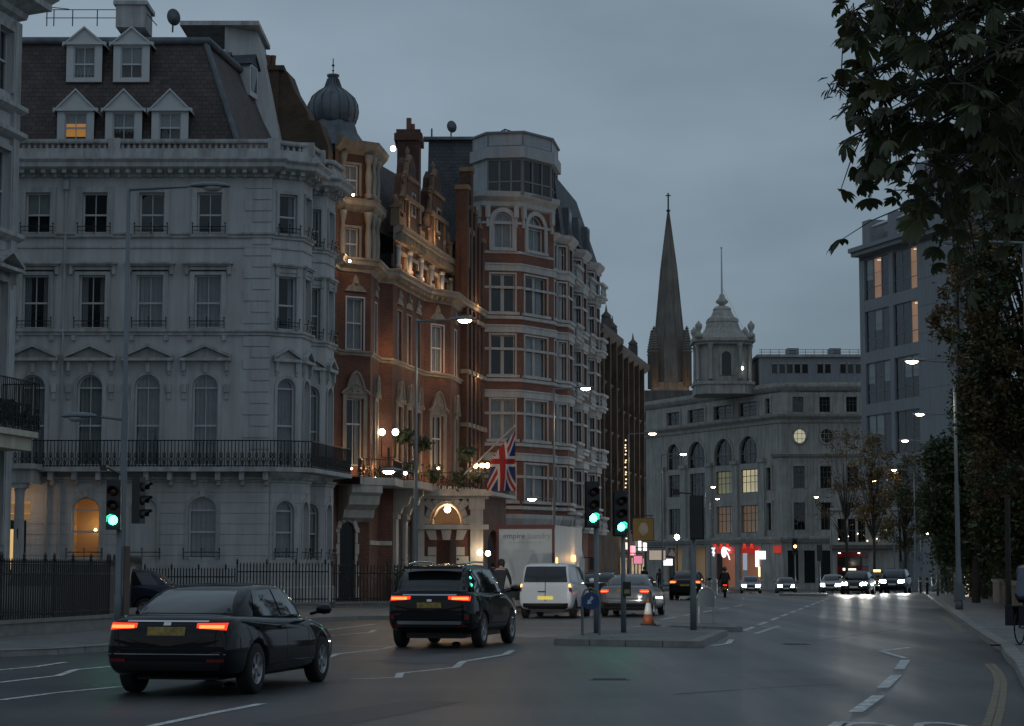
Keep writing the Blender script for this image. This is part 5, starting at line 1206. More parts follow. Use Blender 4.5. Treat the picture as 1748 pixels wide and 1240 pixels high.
hanging_sign('hanging_sign', 'gold square pub style sign with a pale figure, hung over the left pavement', 1098, 904, 150, 1.5, 1.6, mat('sign_gold', (.32, .22, .06), .5, var=.2), mat('sign_pale', (.5, .46, .38), .6, var=.3))
hanging_sign('hanging_sign', 'small cream arched shop sign below the gold square sign', 1122, 948, 152, 1.2, .7, emit('sign_cream', (1, .75, .6), .25))
hanging_sign('hanging_sign', 'small bright white box sign left of the far signal pole', 1139, 960, 156, .8, .5, emit('sign_white', (.95, 1, 1), 1.3))
hanging_sign('hanging_sign', 'pink and blue glowing sign above the silver saloon', 1089, 956, 146, .6, .55, emit('sign_pink', (1, .3, .45), .7))
# ================================================================== STONE BANK WITH CUPOLA
g0 = XY(1104, 309); g1 = XY(1322, 277.5); g1b = XY(1336, 276); g2_ = XY(1500, 275.5); ZB = -1.35
hg = thing('stone_bank', 'grey stone bank building with domed corner cupola and great arched windows', 'bank', (g1.x, g1.y, ZB))
fL, fR = Face(g0, g1), Face(g1b, g2_); fC = Face(g1, g1b); Y0 = 276.0; zq = lambda py: Zr(py, Y0)
zpar_, zat, zmain, zst, zgr = zq(655), zq(667), zq(718), zq(778), zq(924)
def rc(fc, px, w, pa, pb, **k):
    u, _ = fc.at(px, 900); return dict(u0=u-w/2, u1=u+w/2, z0=zq(pb), z1=zq(pa), arch=0.0, **k)
oR = []
for i, px in enumerate((1365, 1411, 1457)):
    oR += [rc(fR, px, 1.45, 678, 704), rc(fR, px, 1.5, 796, 834), rc(fR, px, 1.5, 858, 905)]
wall(fR, ZB, zpar_, oR, portland, hg); wall(fC, ZB, zpar_, [], portland, hg)
for o in oR: window(fR, o['u0'], o['u1'], o['z0'], o['z1'], hg, 3, 3, 0, .5, fm=darkstone, fw=.08, bar=.06, set_in=.2); surround(fR, o['u0'], o['u1'], o['z0'], o['z1'], portland, hg, .3, .12)
for i, px in enumerate((1365, 1411)):
    u, _ = fR.at(px, 745); zc_ = zq(745); b = MB(); n = 20; r = .8
    V = [fR.p(u+r*math.cos(2*math.pi*k/n), zc_+r*1.15*math.sin(2*math.pi*k/n), .03) for k in range(n)]; b.poly(V); b.build('round_pane', emit('roundel_lit', (1, .86, .6), .32) if i == 0 else MATS['pane_dark'], hg, world=True)
    b = MB(); b.tube([fR.p(u+(r+.12)*math.cos(2*math.pi*k/n), zc_+(r+.12)*1.15*math.sin(2*math.pi*k/n), .06) for k in range(n+1)], .16, 6)
    for x in (-.3, .3): b.add(*fbox(fR, u+x-.03, u+x+.03, zc_-.85, zc_+.85, .03, .06))
    for z in (-.35, .35): b.add(*fbox(fR, u-.75, u+.75, zc_+z-.03, zc_+z+.03, .03, .06))
    b.build('round_frame', portland, hg, world=True)
oL = []; arch_px = ((1140, 1162), (1176, 1205), (1221, 1252), (1263, 1295))
for a, c in arch_px:
    ua, _ = fL.at(a, 850); uc, _ = fL.at(c, 850); w = uc-ua; rise = min(w/2, 2.6)
    oL += [dict(u0=ua, u1=uc, z0=zq(787), z1=zq(739), arch=rise, k=0), dict(u0=ua+.25, u1=uc-.25, z0=zq(838), z1=zq(797), arch=0.0, k=1), dict(u0=ua+.25, u1=uc-.25, z0=zq(908), z1=zq(860), arch=0.0, k=2), dict(u0=ua, u1=uc, z0=zq(704), z1=zq(680), arch=0.0, k=3), dict(u0=ua-.2, u1=uc+.2, z0=-1.0, z1=zq(932), arch=0.0, k=4)]
u, _ = fL.at(1313, 850); oL += [dict(u0=u-.6, u1=u+.6, z0=zq(b_), z1=zq(a_), arch=0.0, k=5) for a_, b_ in ((678, 704), (797, 836), (858, 905))]
wall(fL, ZB, zpar_, oL, portland, hg)
litk = {(3, 1): paleroom, (2, 1): emit('lit_half', (1, .8, .5), .06), (3, 2): dimroom, (2, 2): dimroom}
for i, o in enumerate(oL):
    j, k = i//5, o['k']
    if k == 4: continue
    window(fL, o['u0'], o['u1'], o['z0'], o['z1'], hg, 4 if k in (0, 1, 2) else 2, 3, o['arch'], .45, fm=darkstone, fw=.1, bar=.08, set_in=.25, back=litk.get((j, k)) if k != 5 else None)
    if k in (0, 5, 3): surround(fL, o['u0'], o['u1'], o['z0'], o['z1'], portland, hg, .35, .14, o['arch'])
# pilasters between the arches
for px in (1132, 1169, 1213, 1257, 1303):
    u, _ = fL.at(px, 850); part(fL, [(u-.7, u+.7, zgr+.3, zst-.2, 0, .35), (u-.85, u+.85, zst-.7, zst-.2, 0, .55), (u-.8, u+.8, zgr+.3, zgr+.9, 0, .5)], 'pilaster', portland, hg)
gl = [g0, g1, g1b, g2_]
ring(gl, zmain-.4, [(0, 0), (.2, .1), (.3, .5), (.9, .9), (1.0, 1.2), (0, 1.3)], portland, hg, 'cornice'); ring(gl, zat, [(0, 0), (.2, .1), (.5, .5), (.5, .8), (0, .9)], portland, hg, 'cornice')
ring([g1, g1b, g2_], zst-.3, [(0, 0), (.3, .2), (.5, .5), (0, .6)], portland, hg, 'string_course'); ring(gl, zgr-.3, [(0, 0), (.25, .1), (.6, .6), (.6, .9), (0, 1.0)], portland, hg, 'shop_cornice')
ring(gl, zpar_-.15, [(-.5, 0), (.2, 0), (.2, .3), (-.5, .3)], portland, hg, 'coping')
b = MB(); b.prism([(p.x, p.y) for p in (g0, g1, g1b, g2_)]+[(g2_.x, 320), (g0.x, 325)], zpar_-1.2, zpar_-1.0); b.build('flat_roof', lead, hg, world=True)
# attic pavilion on the right
a, c = XY(1300, 281), XY(1490, 281); fa = Face(a, c); zt_ = Zr(610, 281)
wall(fa, zpar_-1, zt_, [], concrete, hg, 'attic_wall'); b = MB(); b.box((a.x-.3, 280.6, zt_), (c.x, 290, zt_+.35)); b.build('attic_roof', portland, hg, world=True); b = MB(); b.box((a.x, 281.2, zpar_-1), (a.x+.3, 290, zt_)); b.build('attic_return', darkstone, hg, world=True)
for px in range(1322, 1480, 13):
    if px in (1387, 1426): continue
    u, _ = fa.at(px, 628); part(fa, [(u-.4, u+.4, Zr(637, 281), Zr(622, 281), 0, .05)], 'attic_pane', MATS['pane_dark'], hg); part(fa, [(u-.48, u-.4, Zr(638, 281), Zr(621, 281), 0, .1), (u+.4, u+.48, Zr(638, 281), Zr(621, 281), 0, .1), (u-.48, u+.48, Zr(622, 281), Zr(620, 281), 0, .1)], 'attic_frame', portland, hg)
b = MB(); zz0 = zt_+.35; zz1 = Zr(597, 281)
for px in range(1300, 1490, 15): u, _ = fa.at(px, 600); b.tube([fa.p(u, zz0, 0), fa.p(u, zz1, 0)], .05, 4)
for z in (zz1, (zz0+zz1)/2): b.tube([fa.p(0, z, 0), fa.p(fa.L, z, 0)], .04, 4)
b.build('roof_rail', steel, hg, world=True)
for px in (1352, 1424): p = D(px, 604, 284); b = MB(); b.box((p.x-.8, 283, zt_), (p.x+.8, 285, Zr(596, 284))); b.build('roof_plant', lead, hg, world=True)
# cupola
YQ = 284.0; qc = XY(1237, YQ); zu = lambda py: Zr(py, YQ)
def sq(r, c=.35): k = r*(1-c); return [(qc.x+x, YQ+y) for x, y in ((-k, -r), (k, -r), (r, -k), (r, k), (k, r), (-k, r), (-r, k), (-r, -k))]
b = MB(); b.prism(sq(4.0), zpar_-1, zu(655)); b.prism(sq(3.2), zu(655), zu(592)); b.build('cupola_stage', portland, hg, world=True)
b = MB(); b.prism(sq(3.9), zu(592), zu(587)); b.prism(sq(4.3), zu(587), zu(582)); b.prism(sq(4.2), zu(660), zu(655)); b.build('cupola_cornice', portland, hg, world=True)
b = MB(); pr = [(3.6, 582), (2.9, 572), (2.35, 562), (2.1, 552), (2.2, 551), (2.1, 546), (1.55, 541), (1.15, 530), (1.25, 529), (1.0, 525), (.35, 522)]
for (r0, p0), (r1, p1) in zip(pr[:-1], pr[1:]): b.frustum(sq(r0, .5), zu(p0), sq(r1, .5), zu(p1))
b.build('cupola_roof', portland, hg, world=True)
b = MB(); b.lathe((qc.x, YQ, 0), [(.3, zu(524)), (.4, zu(521)), (.85, zu(517)), (.85, zu(514)), (.5, zu(510)), (.35, zu(505)), (.3, zu(503))], 14); b.build('cupola_ball', portland, hg, world=True)
b = MB(); b.tube([(qc.x, YQ, zu(503)), (qc.x, YQ, zu(424))], [.16, .08], 6); b.lathe((qc.x, YQ, zu(424)), [(.05, -.1), (.18, .05), (.05, .2)], 8); b.tube([(qc.x, YQ, zu(490)), (qc.x+3.2, YQ, zu(568))], .02, 3); b.build('flagpole', whitepaint, hg, world=True)
for x, y in ((-1, -1), (1, -1), (1, 1), (-1, 1)):
    for sx, sy in ((.95, .5), (.5, .95)):
        b = MB(); p = (qc.x+x*3.55*sx+x*.25, YQ+y*3.55*sy+y*.25); b.lathe((p[0], p[1], 0), [(.4, zu(652)), (.3, zu(649)), (.26, zu(600)), (.4, zu(594)), (.42, zu(592))], 10); b.build('cupola_column', portland, hg, world=True)
    b = MB(); p = (qc.x+x*3.6, YQ+y*3.6); b.lathe((p[0], p[1], 0), [(.55, zu(582)), (.55, zu(576)), (.3, zu(574)), (.25, zu(570)), (.48, zu(565)), (.5, zu(560)), (.2, zu(556)), (.05, zu(553))], 10); b.build('urn', portland, hg, world=True)
for ang in (0, math.pi/2):
    fc = Face((qc.x-1.2, YQ-3.22), (qc.x+1.6, YQ-3.22)) if ang == 0 else Face((qc.x-3.22, YQ+1.2), (qc.x-3.22, YQ-1.2))
    c = fc.L/2; b = MB(); b.poly([fc.p(x, z, .03) for x, z in [(c-.65, zu(645)), (c+.65, zu(645))]+arcpts(c-.65, c+.65, zu(612), .65)[::-1]]); b.build('cupola_pane', MATS['pane_dark'], hg, world=True); surround(fc, c-.65, c+.65, zu(645), zu(612)+.65, portland, hg, .3, .15, .65)
bulb_at(D(1266, 629, YQ-3.6), .28, 'cupola_light', emit('cool_bulb', (.9, .97, 1), 9), hg)
# shop at street level: red fascia signs, white lettering, lit windows
redglow = emit('neon_red', (1, .06, .03), .55); whiteglow = emit('sign_white_tube', (.92, .95, 1), 1.6)
for j, o in enumerate(oL[:20]):
    if o['k'] != 4: continue
    jj = j//5; u0, u1 = o['u0'], o['u1']
    part(fL, [(u0, u1, -1.2, zq(930), -1.3, -1.2)], 'shop_back', emit('shop_interior', (1, .5, .25), .03) if jj < 2 else emit('shop_interior_red', (1, .32, .16), .06), hg)
    if jj in (2, 3): part(fL, [(u0+.1, u1-.1, zq(944), zq(931), -.3, -.2)], 'shop_fascia', emit('fascia_red_dim', (1, .05, .03), .16), hg)
u0, _ = fL.at(1216, 935); u1, _ = fL.at(1251, 935)
def glyph(fc, segs, px, py, sc, w, m, name):
    b = MB(); u, z = fc.at(px, py)
    for pts in segs: b.tube([fc.p(u+x*sc, z+y*sc, .12) for x, y in pts], w, 5)
    return b.build(name, m, hg, world=True)
circ = [(math.cos(t*math.pi/6)*.5, math.sin(t*math.pi/6)*.6) for t in range(13)]
glyph(fL, [[(0, .5), (0, -.5)], [(-.35, .5), (.35, .5)], [(-.25, 0), (.3, -.1)]], 1219, 943, 1.1, .09, whiteglow, 'sign_letter')
glyph(fL, [circ, [(0, -.4), (0, .4)], [(.55, .5), (1.35, .2)], [(.6, 0), (1.0, -.35), (1.3, -.9)]], 1237, 943, 1.15, .09, whiteglow, 'sign_letter')
for px in (1222, 1232, 1243, 1272, 1284): glyph(fL, [[(-.4, -.3), (0, .3), (.4, -.3)], [(-.3, .35), (.35, .3)]], px, 933, .8, .1, redglow, 'neon_letter')
part(fL, [(fL.at(1292, 950)[0], fL.at(1297, 950)[0], zq(968), zq(940), .1, .25)], 'light_column', whiteglow, hg); part(fR, [(fR.at(1337, 950)[0]-3.2, fR.at(1337, 950)[0]-2.4, zq(955), zq(941), .5, .7)], 'light_column', whiteglow, hg)
part(fC, [(.1, fC.L-.1, zq(944), zq(932), .05, .2)], 'shop_fascia', emit('fascia_red_mid', (1, .07, .04), .22), hg)
part(fL, [(fL.at(1284, 980)[0], fL.at(1290, 980)[0], zq(985), zq(968), -1.1, -1.0)], 'shop_light', emit('shop_bright', (1, .8, .45), 1.8), hg)
for k in range(5): part(fR, [(.7+k*2.2, 2.1+k*2.2, -.3, zq(940), 0, .06)], 'shop_window', MATS['pane_dark'], hg); part(fR, [(.6+k*2.2, 2.2+k*2.2, zq(940), zq(937), 0, .2)], 'shop_lintel', portland, hg)
b = MB()
for k in range(7): p = fR.p(.8+k*.5, zq(928)+.15*(k % 2), .5); b.lathe(p, [(.02, -.1), (.12, 0), (.02, .1)], 6)
# ================================================================== CHURCH SPIRE
YS = 335.0; sc0 = XY(1145.5, YS); zS = lambda py: Zr(py, YS)
ch = thing('church_spire', 'tall tapering stone church spire with cross and pinnacles, behind the bank', 'church', (sc0.x, YS, ZB))
def oc(r): return [(sc0.x+r*math.cos(R(22.5+45*k)), YS+r*math.sin(R(22.5+45*k))) for k in range(8)]
def s4(r): return [(sc0.x+x*r, YS+y*r) for x, y in ((-1, -1), (1, -1), (1, 1), (-1, 1))]
px2m = YS/3517.0
b = MB(); b.prism(s4(31*px2m), ZB, zS(655)); b.build('tower', spirestone, ch, world=True)
b = MB(); b.frustum(oc(31*px2m), zS(658), oc(26*px2m), zS(575)); b.frustum(oc(26*px2m), zS(575), oc(14.5*px2m), zS(460)); b.frustum(oc(14.5*px2m), zS(460), oc(1.0*px2m), zS(362)); b.build('spire', spirestone, ch, world=True)
for py, r in ((520, 19.0), (460, 13.9)): b = MB(); b.prism(oc(r*px2m), zS(py), zS(py-2)); b.build('spire_band', spirestone, ch, world=True)
b = MB(); b.tube([(sc0.x, YS, zS(364)), (sc0.x, YS, zS(330))], .14, 5); b.box((sc0.x-.42, YS-.1, zS(335)), (sc0.x+.42, YS+.1, zS(333.4))); b.lathe((sc0.x, YS, zS(360)), [(.1, -.3), (.4, 0), (.1, .3)], 8); b.build('spire_cross', ironblack, ch, world=True)
for x, y in ((-1, -1), (1, -1), (1, 1), (-1, 1)):
    p = (sc0.x+x*28*px2m, YS+y*28*px2m); b = MB(); b.lathe((p[0], p[1], 0), [(.75, zS(662)), (.75, zS(605)), (.9, zS(604)), (.65, zS(600)), (.1, zS(560))], 8)
    for k in range(9): z = zS(600)+(zS(562)-zS(600))*k/9; r = .66*(1-k/9)+.12; b.lathe((p[0], p[1], z), [(r, 0), (r+.14, .2), (r-.02, .4)], 6)
    b.build('pinnacle', spirestone, ch, world=True)
for k in range(4):
    t = R(-90+90*k); dx, dy = math.cos(t), math.sin(t); px_, py_ = sc0.x+dx*25*px2m, YS+dy*25*px2m; fc = Face((px_+dy*1.3, py_-dx*1.3), (px_-dy*1.3, py_+dx*1.3)) if False else Face((px_-abs(dy)*1.2-(0 if dy else 0), py_-dx*1.2), (px_+abs(dy)*1.2, py_+dx*1.2))
    b = MB(); v = [fc.p(0, zS(660)), fc.p(fc.L, zS(660)), fc.p(fc.L, zS(618)), fc.p(fc.L/2, zS(585)), fc.p(0, zS(618))]; ctr = Vector((sc0.x, YS, 0)); w = [Vector((p.x+(ctr.x-p.x)*.35, p.y+(ctr.y-p.y)*.35, p.z)) for p in v]
    b.add(v+w, [(0,1,2,3,4), (2,3,8,7), (3,4,9,8), (0,4,9,5), (1,2,7,6)]); b.build('lucarne', spirestone, ch, world=True)
for k in range(8): t = R(22.5+45*k); b = MB(); b.tube([(sc0.x+31*px2m*math.cos(t), YS+31*px2m*math.sin(t), zS(658)), (sc0.x+26*px2m*math.cos(t), YS+26*px2m*math.sin(t), zS(575)), (sc0.x+14.5*px2m*math.cos(t), YS+14.5*px2m*math.sin(t), zS(460)), (sc0.x+px2m*math.cos(t), YS+px2m*math.sin(t), zS(362))], .1, 4); b.build('spire_rib', spirestone, ch, world=True)
for x in (-26, 8, 26): lamp('tower_floodlight', Vector((sc0.x+x*px2m, YS-4.5, zS(665)))-wpos(ch), 16, warm, ch, .3)
b = MB(); b.prism([(sc0.x-6, YS-6), (sc0.x+10, YS-6), (sc0.x+10, YS+20), (sc0.x-6, YS+20)], ZB, zS(672)); b.build('nave', darkstone, ch, world=True)
# ================================================================== MODERN HOTEL ON THE RIGHT
h0 = XY(1475, 250.0); hdv = Vector((.325, -1)).normalized(); h1 = h0+hdv*34
hh = thing('concrete_hotel', 'grey concrete tower block with tall window bays and projecting roof slab', 'office block', (h0.x, h0.y, ZB))
fH = Face(h0, h1); uH = lambda px: fH.at(px, 700)[0]
def zH(px, py): return fH.at(px, py)[1]
zroof = zH(1540, 418); fl_h = 6.35; zf = [zroof-.4-k*fl_h for k in range(7)]
bayu = [(uH(1479), uH(1521)), (uH(1528), uH(1570))]
oh = []
for (ua, ub) in bayu:
    for k in range(6): oh.append(dict(u0=ua, u1=ub, z0=zf[k]-fl_h+1.2, z1=zf[k]-.15, arch=0.0, fl=k))
oh.append(dict(u0=uH(1633), u1=uH(1648), z0=2, z1=zroof-1.0, arch=0.0, fl=-1))
wall(fH, ZB, zroof, oh, concrete, hh, depth=.35)
curtain_grey = mat('office_blind', (.16, .165, .175), .7, var=.15)
for i, o in enumerate(oh):
    if o['fl'] < 0: part(fH, [(o['u0'], o['u1'], o['z0'], o['z1'], -.4, -.3)], 'dark_slot', MATS['pane_dark'], hh); continue
    n = 3; w = o['u1']-o['u0']
    for k in range(n):
        ua = o['u0']+w*k/n; ub = o['u0']+w*(k+1)/n
        lit = (i == 0 and k == 1) or (i in (6, 7) and k == 2)
        wd = window(fH, ua+.02, ub-.02, o['z0'], o['z1'], hh, 1, 3, 0, .3, fm=mull, back=officeroom if lit else None, set_in=.2, fw=.1, curt='half' if not lit and rng.random() < .4 else None)
        if lit: q_ = fH.p((ua+ub)/2, o['z1']-.35, -.5); b = MB(); b.box((q_.x-.25, q_.y-.25, q_.z), (q_.x+.25, q_.y+.25, q_.z+.06)); b.build('ceiling_light', emit('ceiling_light', (1, .8, .6), 1.2), hh, world=True)
ring([h0, h1], zroof, [(-1, 0), (1.1, 0), (1.1, .45), (1.5, .5), (1.5, 1.0), (-1, 1.05)], concrete, hh, 'roof_slab')
bk = Face(h0+Vector((hdv.y*-1, hdv.x))*0+Vector((0, 14)), h0); wall(Face((h0.x+6, h0.y+14), h0), ZB, zroof, [], concrete, hh)
b = MB(); q = [h0, h1, h1+Vector((10, 12)), h0+Vector((8, 14))]; b.prism([(p.x, p.y) for p in q], zroof-.5, zroof-.1); b.build('roof_deck', concrete, hh, world=True)
# panel joints as recessed strips between concrete panels
for k in range(9):
    z = zroof-1.5-k*3.2
    part(fH, [(uH(1571), uH(1632), z-3.15, z, 0, .05)], 'cladding_panel', concrete, hh); part(fH, [(uH(1649), fH.L, z-3.15, z, 0, .05)], 'cladding_panel', concrete, hh)
for px0, px1, py in ((1477, 1490, 377), (1521, 1535, 362)):
    u0, u1 = uH(px0), uH(px1); part(fH, [(u0, u1, zroof+1, zH(px0, py), -2.5, 0)], 'roof_fin', concrete, hh)
part(fH, [(uH(1490), uH(1570), zroof+1, zH(1500, 388), -3.5, -2.2)], 'roof_screen', MATS['fascia_grey'] if 'fascia_grey' in MATS else concrete, hh)
part(fH, [(uH(1571), fH.L, zroof+1, zroof+9, -.8, 0)], 'upper_wall', concrete, hh)
b = MB(); u = uH(1522); b.tube([fH.p(uH(1493), zH(1493, 385), -.3), fH.p(uH(1570), zH(1570, 358), -.3)], .25, 5); b.tube([fH.p(uH(1560), zH(1560, 365), -.3), fH.p(uH(1538), zroof+1, -.3)], .18, 5); b.tube([fH.p(uH(1528), zH(1528, 380), -.3), fH.p(uH(1538), zroof+1, -.3)], .18, 5); b.build('roof_truss', steel, hh, world=True)
# low stone entrance pavilion in front of it
i0, i1 = XY(1418, 240), XY(1535, 238); hi = thing('entrance_pavilion', 'low pale stone pavilion with three tall windows, right of the bank', 'pavilion', (i0.x, i0.y, ZB))
fI = Face(i0, i1); oI = []
for px in (1437, 1455, 1470): u, _ = fI.at(px, 900); oI.append(dict(u0=u-.5, u1=u+.5, z0=Zr(926, 240), z1=Zr(886, 240), arch=0.0))
wall(fI, ZB, Zr(872, 240), oI, portland, hi)
for o in oI: window(fI, o['u0'], o['u1'], o['z0'], o['z1'], hi, 2, 2, 0, .5, fm=darkstone); surround(fI, o['u0'], o['u1'], o['z0'], o['z1'], portland, hi, .15, .1)
ring([i0, i1], Zr(872, 240)-.2, [(0, 0), (.3, .2), (.3, .5), (-1, .5)], portland, hi, 'cornice'); ring([i0, i1], Zr(938, 240), [(0, 0), (.9, .05), (.9, .5), (0, .5)], darkstone, hi, 'canopy')
b = MB(); b.prism([(i0.x, i0.y), (i1.x, i1.y), (i1.x+3, 250), (i0.x+3, 252)], Zr(872, 240)-.1, Zr(872, 240)+.05); b.build('roof', lead, hi, world=True)
for k in range(6): bulb_at(fI.p(1+k*1.1, Zr(930+rng.uniform(-25, 5), 240), .15), .06, 'entrance_bulb', emit('bulb_small', (1, .85, .65), 6), hi)
# ================================================================== TREES
bark = mat('bark', (.05, .04, .032), .9, var=.4, scale=6, bump=.6, bscale=14)
def leafmat(name, c1, c2, tr=.25):
    m = bpy.data.materials.new(name); nt, N, L, b = nodes_of(m); b.inputs['Roughness'].default_value = .55
    o = N.new('ShaderNodeObjectInfo'); g = N.new('ShaderNodeNewGeometry'); n = N.new('ShaderNodeTexNoise'); n.inputs['Scale'].default_value = 1.7; n.inputs['Detail'].default_value = 4; L.new(g.outputs['Position'], n.inputs['Vector'])
    r = N.new('ShaderNodeValToRGB'); r.color_ramp.elements[0].position = .35; r.color_ramp.elements[1].position = .65; r.color_ramp.elements[0].color = (*c1, 1); r.color_ramp.elements[1].color = (*c2, 1)
    L.new(n.outputs['Fac'], r.inputs[0]); L.new(r.outputs[0], b.inputs['Base Color'])
    t = N.new('ShaderNodeBsdfTranslucent'); L.new(r.outputs[0], t.inputs[0]); mx = N.new('ShaderNodeMixShader'); mx.inputs[0].default_value = tr
    out = N['Material Output']; L.new(b.outputs[0], mx.inputs[1]); L.new(t.outputs[0], mx.inputs[2]); L.new(mx.outputs[0], out.inputs[0]); return m
chest = leafmat('chestnut_leaf', (.036, .048, .018), (.078, .084, .03)); chestbrown = leafmat('chestnut_brown', (.07, .04, .025), (.10, .055, .03))
autumn = leafmat('autumn_leaf', (.09, .066, .03), (.15, .10, .038)); green = leafmat('green_leaf', (.038, .058, .024), (.066, .088, .034)); ochre = leafmat('ochre_leaf', (.13, .09, .03), (.2, .13, .04))
def palm_leaf(nl, size, droop, seed):
    r = random.Random(seed); b = MB()
    for k in range(nl):
        t = R(-70+140*k/(nl-1))+r.uniform(-.08, .08); L = size*(1-.32*abs(k-(nl-1)/2)/((nl-1)/2))*r.uniform(.88, 1.1); w = L*.2
        d = Vector((math.sin(t), math.cos(t), 0)); n = Vector((d.y, -d.x, 0))
        P = []
        for s, ww_ in ((.06, .12), (.4, .62), (.68, 1.0), (.86, .75), (1.0, .04)):
            c = d*L*s+Vector((0, 0, -droop*L*s*s)); P.append((c-n*w*ww_+Vector((0, 0, .12*w*ww_)), c-Vector((0, 0, .12*w)), c+n*w*ww_+Vector((0, 0, .12*w*ww_))))
        V = [q for p in P for q in p]; b.add(V, [f for i in range(4) for f in ((3*i, 3*i+1, 3*i+4, 3*i+3), (3*i+1, 3*i+2, 3*i+5, 3*i+4))], 0, True)
    b.tube([(0, -.16*size*4/4, .02), (0, 0, 0)], .004, 3); return b
tr1 = thing('chestnut_tree', 'overhanging horse chestnut branches with broad fingered leaves at the upper right', 'tree', (9.5, 17.5, .12))
tb = MB(); base = Vector((9.5, 17.5, .1)); tb.tube([base, base+Vector((-.1, 0, 2.5)), base+Vector((-.3, .1, 5)), base+Vector((-.4, 0, 8.5)), base+Vector((-.2, .2, 12))], [.42, .36, .31, .24, .1], 12); tb.build('trunk', bark, tr1, world=True)
ends = [(1462, 18, 17.5), (1472, 60, 18.5), (1440, 150, 17.2), (1452, 235, 17), (1500, 262, 17.8), (1545, 330, 16.4), (1500, 120, 19), (1570, 60, 16), (1590, 200, 18.6), (1580, 335, 15.8), (1625, 362, 17.2), (1640, 130, 15.5), (1660, 270, 16.6), (1700, 330, 15.2), (1720, 60, 17.5), (1735, 200, 15.6), (1690, 180, 18.5), (1610, 10, 18.4), (1530, 20, 16.5), (1560, 150, 16.3), (1750, 300, 17.5), (1540, 250, 16.6), (1620, 290, 15.7), (1670, 30, 16), (1760, 100, 16.4), (1700, 255, 17.6), (1530, 190, 17.4)]
limb = MB(); spots = []; r7 = random.Random(11)
for i, (px, py, Y) in enumerate(ends):
    e = D(px, py, Y); s = Vector((9.2, 17.5, 5.2+(620-py)/620*3.2)); m1 = s.lerp(e, .45)+Vector((0, r7.uniform(-.6, .6), .55)); m2 = s.lerp(e, .78)+Vector((0, 0, .35))
    limb.tube([s, m1, m2, e], [.07, .045, .025, .008], 6)
    for k in range(58):
        t = .5+.52*math.sqrt(r7.random()); p = (m1.lerp(m2, (t-.45)/.33) if t < .78 else m2.lerp(e, (t-.78)/.22)); q = p+Vector((r7.gauss(0, .2), r7.gauss(0, .35), r7.gauss(-.03, .2)))
        qx = CX+3500*q.x/q.y
        if qx < 1438: continue
        limb.tube([p, p.lerp(q, .6)+Vector((0, 0, .03)), q], [.008, .006, .004], 3, cap=False); spots.append(q)
limb.build('limbs', bark, tr1, world=True)
LM = [palm_leaf(n_, sz, dr, k).mesh('leaf') for k, (n_, sz, dr) in enumerate(((7, .17, .5), (5, .14, .8), (7, .19, .9), (6, .15, .35)))]
for me in LM: me.materials.append(chest)
tpos = wpos(tr1); r7.shuffle(spots); extra = MB(); cam_p = Vector((0, 0, 1.66))
for i, q in enumerate(spots):
    rot = (r7.uniform(-.9, .5), r7.uniform(-.7, .7), r7.uniform(0, 6.3)); sc1 = r7.uniform(.75, 1.2)
    if i < 300:
        o = obj('leaf', LM[i % 4], None, tr1, q-tpos, rot); o.scale = (sc1,)*3
    else:
        me = LM[i % 4]; from mathutils import Euler
        M = Matrix.Translation(q) @ Euler(rot).to_matrix().to_4x4() @ Matrix.Scale(sc1, 4); extra.add([M @ v.co for v in me.vertices], [tuple(p.vertices) for p in me.polygons], 0, True)
extra.build('foliage', chest, tr1, world=True)['kind'] = 'stuff'
br = MB()
for (px, py) in ((1430, 148), (1452, 178), (1466, 150), (1476, 162), (1456, 22), (1508, 160)):
    c = D(px, py, 17.3)
    for k in range(26):
        p = c+Vector((r7.gauss(0, .035), r7.gauss(0, .04), r7.gauss(0, .04))); d = Vector((r7.gauss(0, 1), r7.gauss(0, 1), r7.gauss(-.3, 1))).normalized(); br.tube([p, p+d*.05, p+d*.09+Vector((0, 0, -.02))], [.004, .009, .002], 3, cap=False)
    br.tube([c, c+Vector((.2, .05, -.08))], .006, 4)
br.build('seed_heads', chestbrown, tr1, world=True)['kind'] = 'stuff'
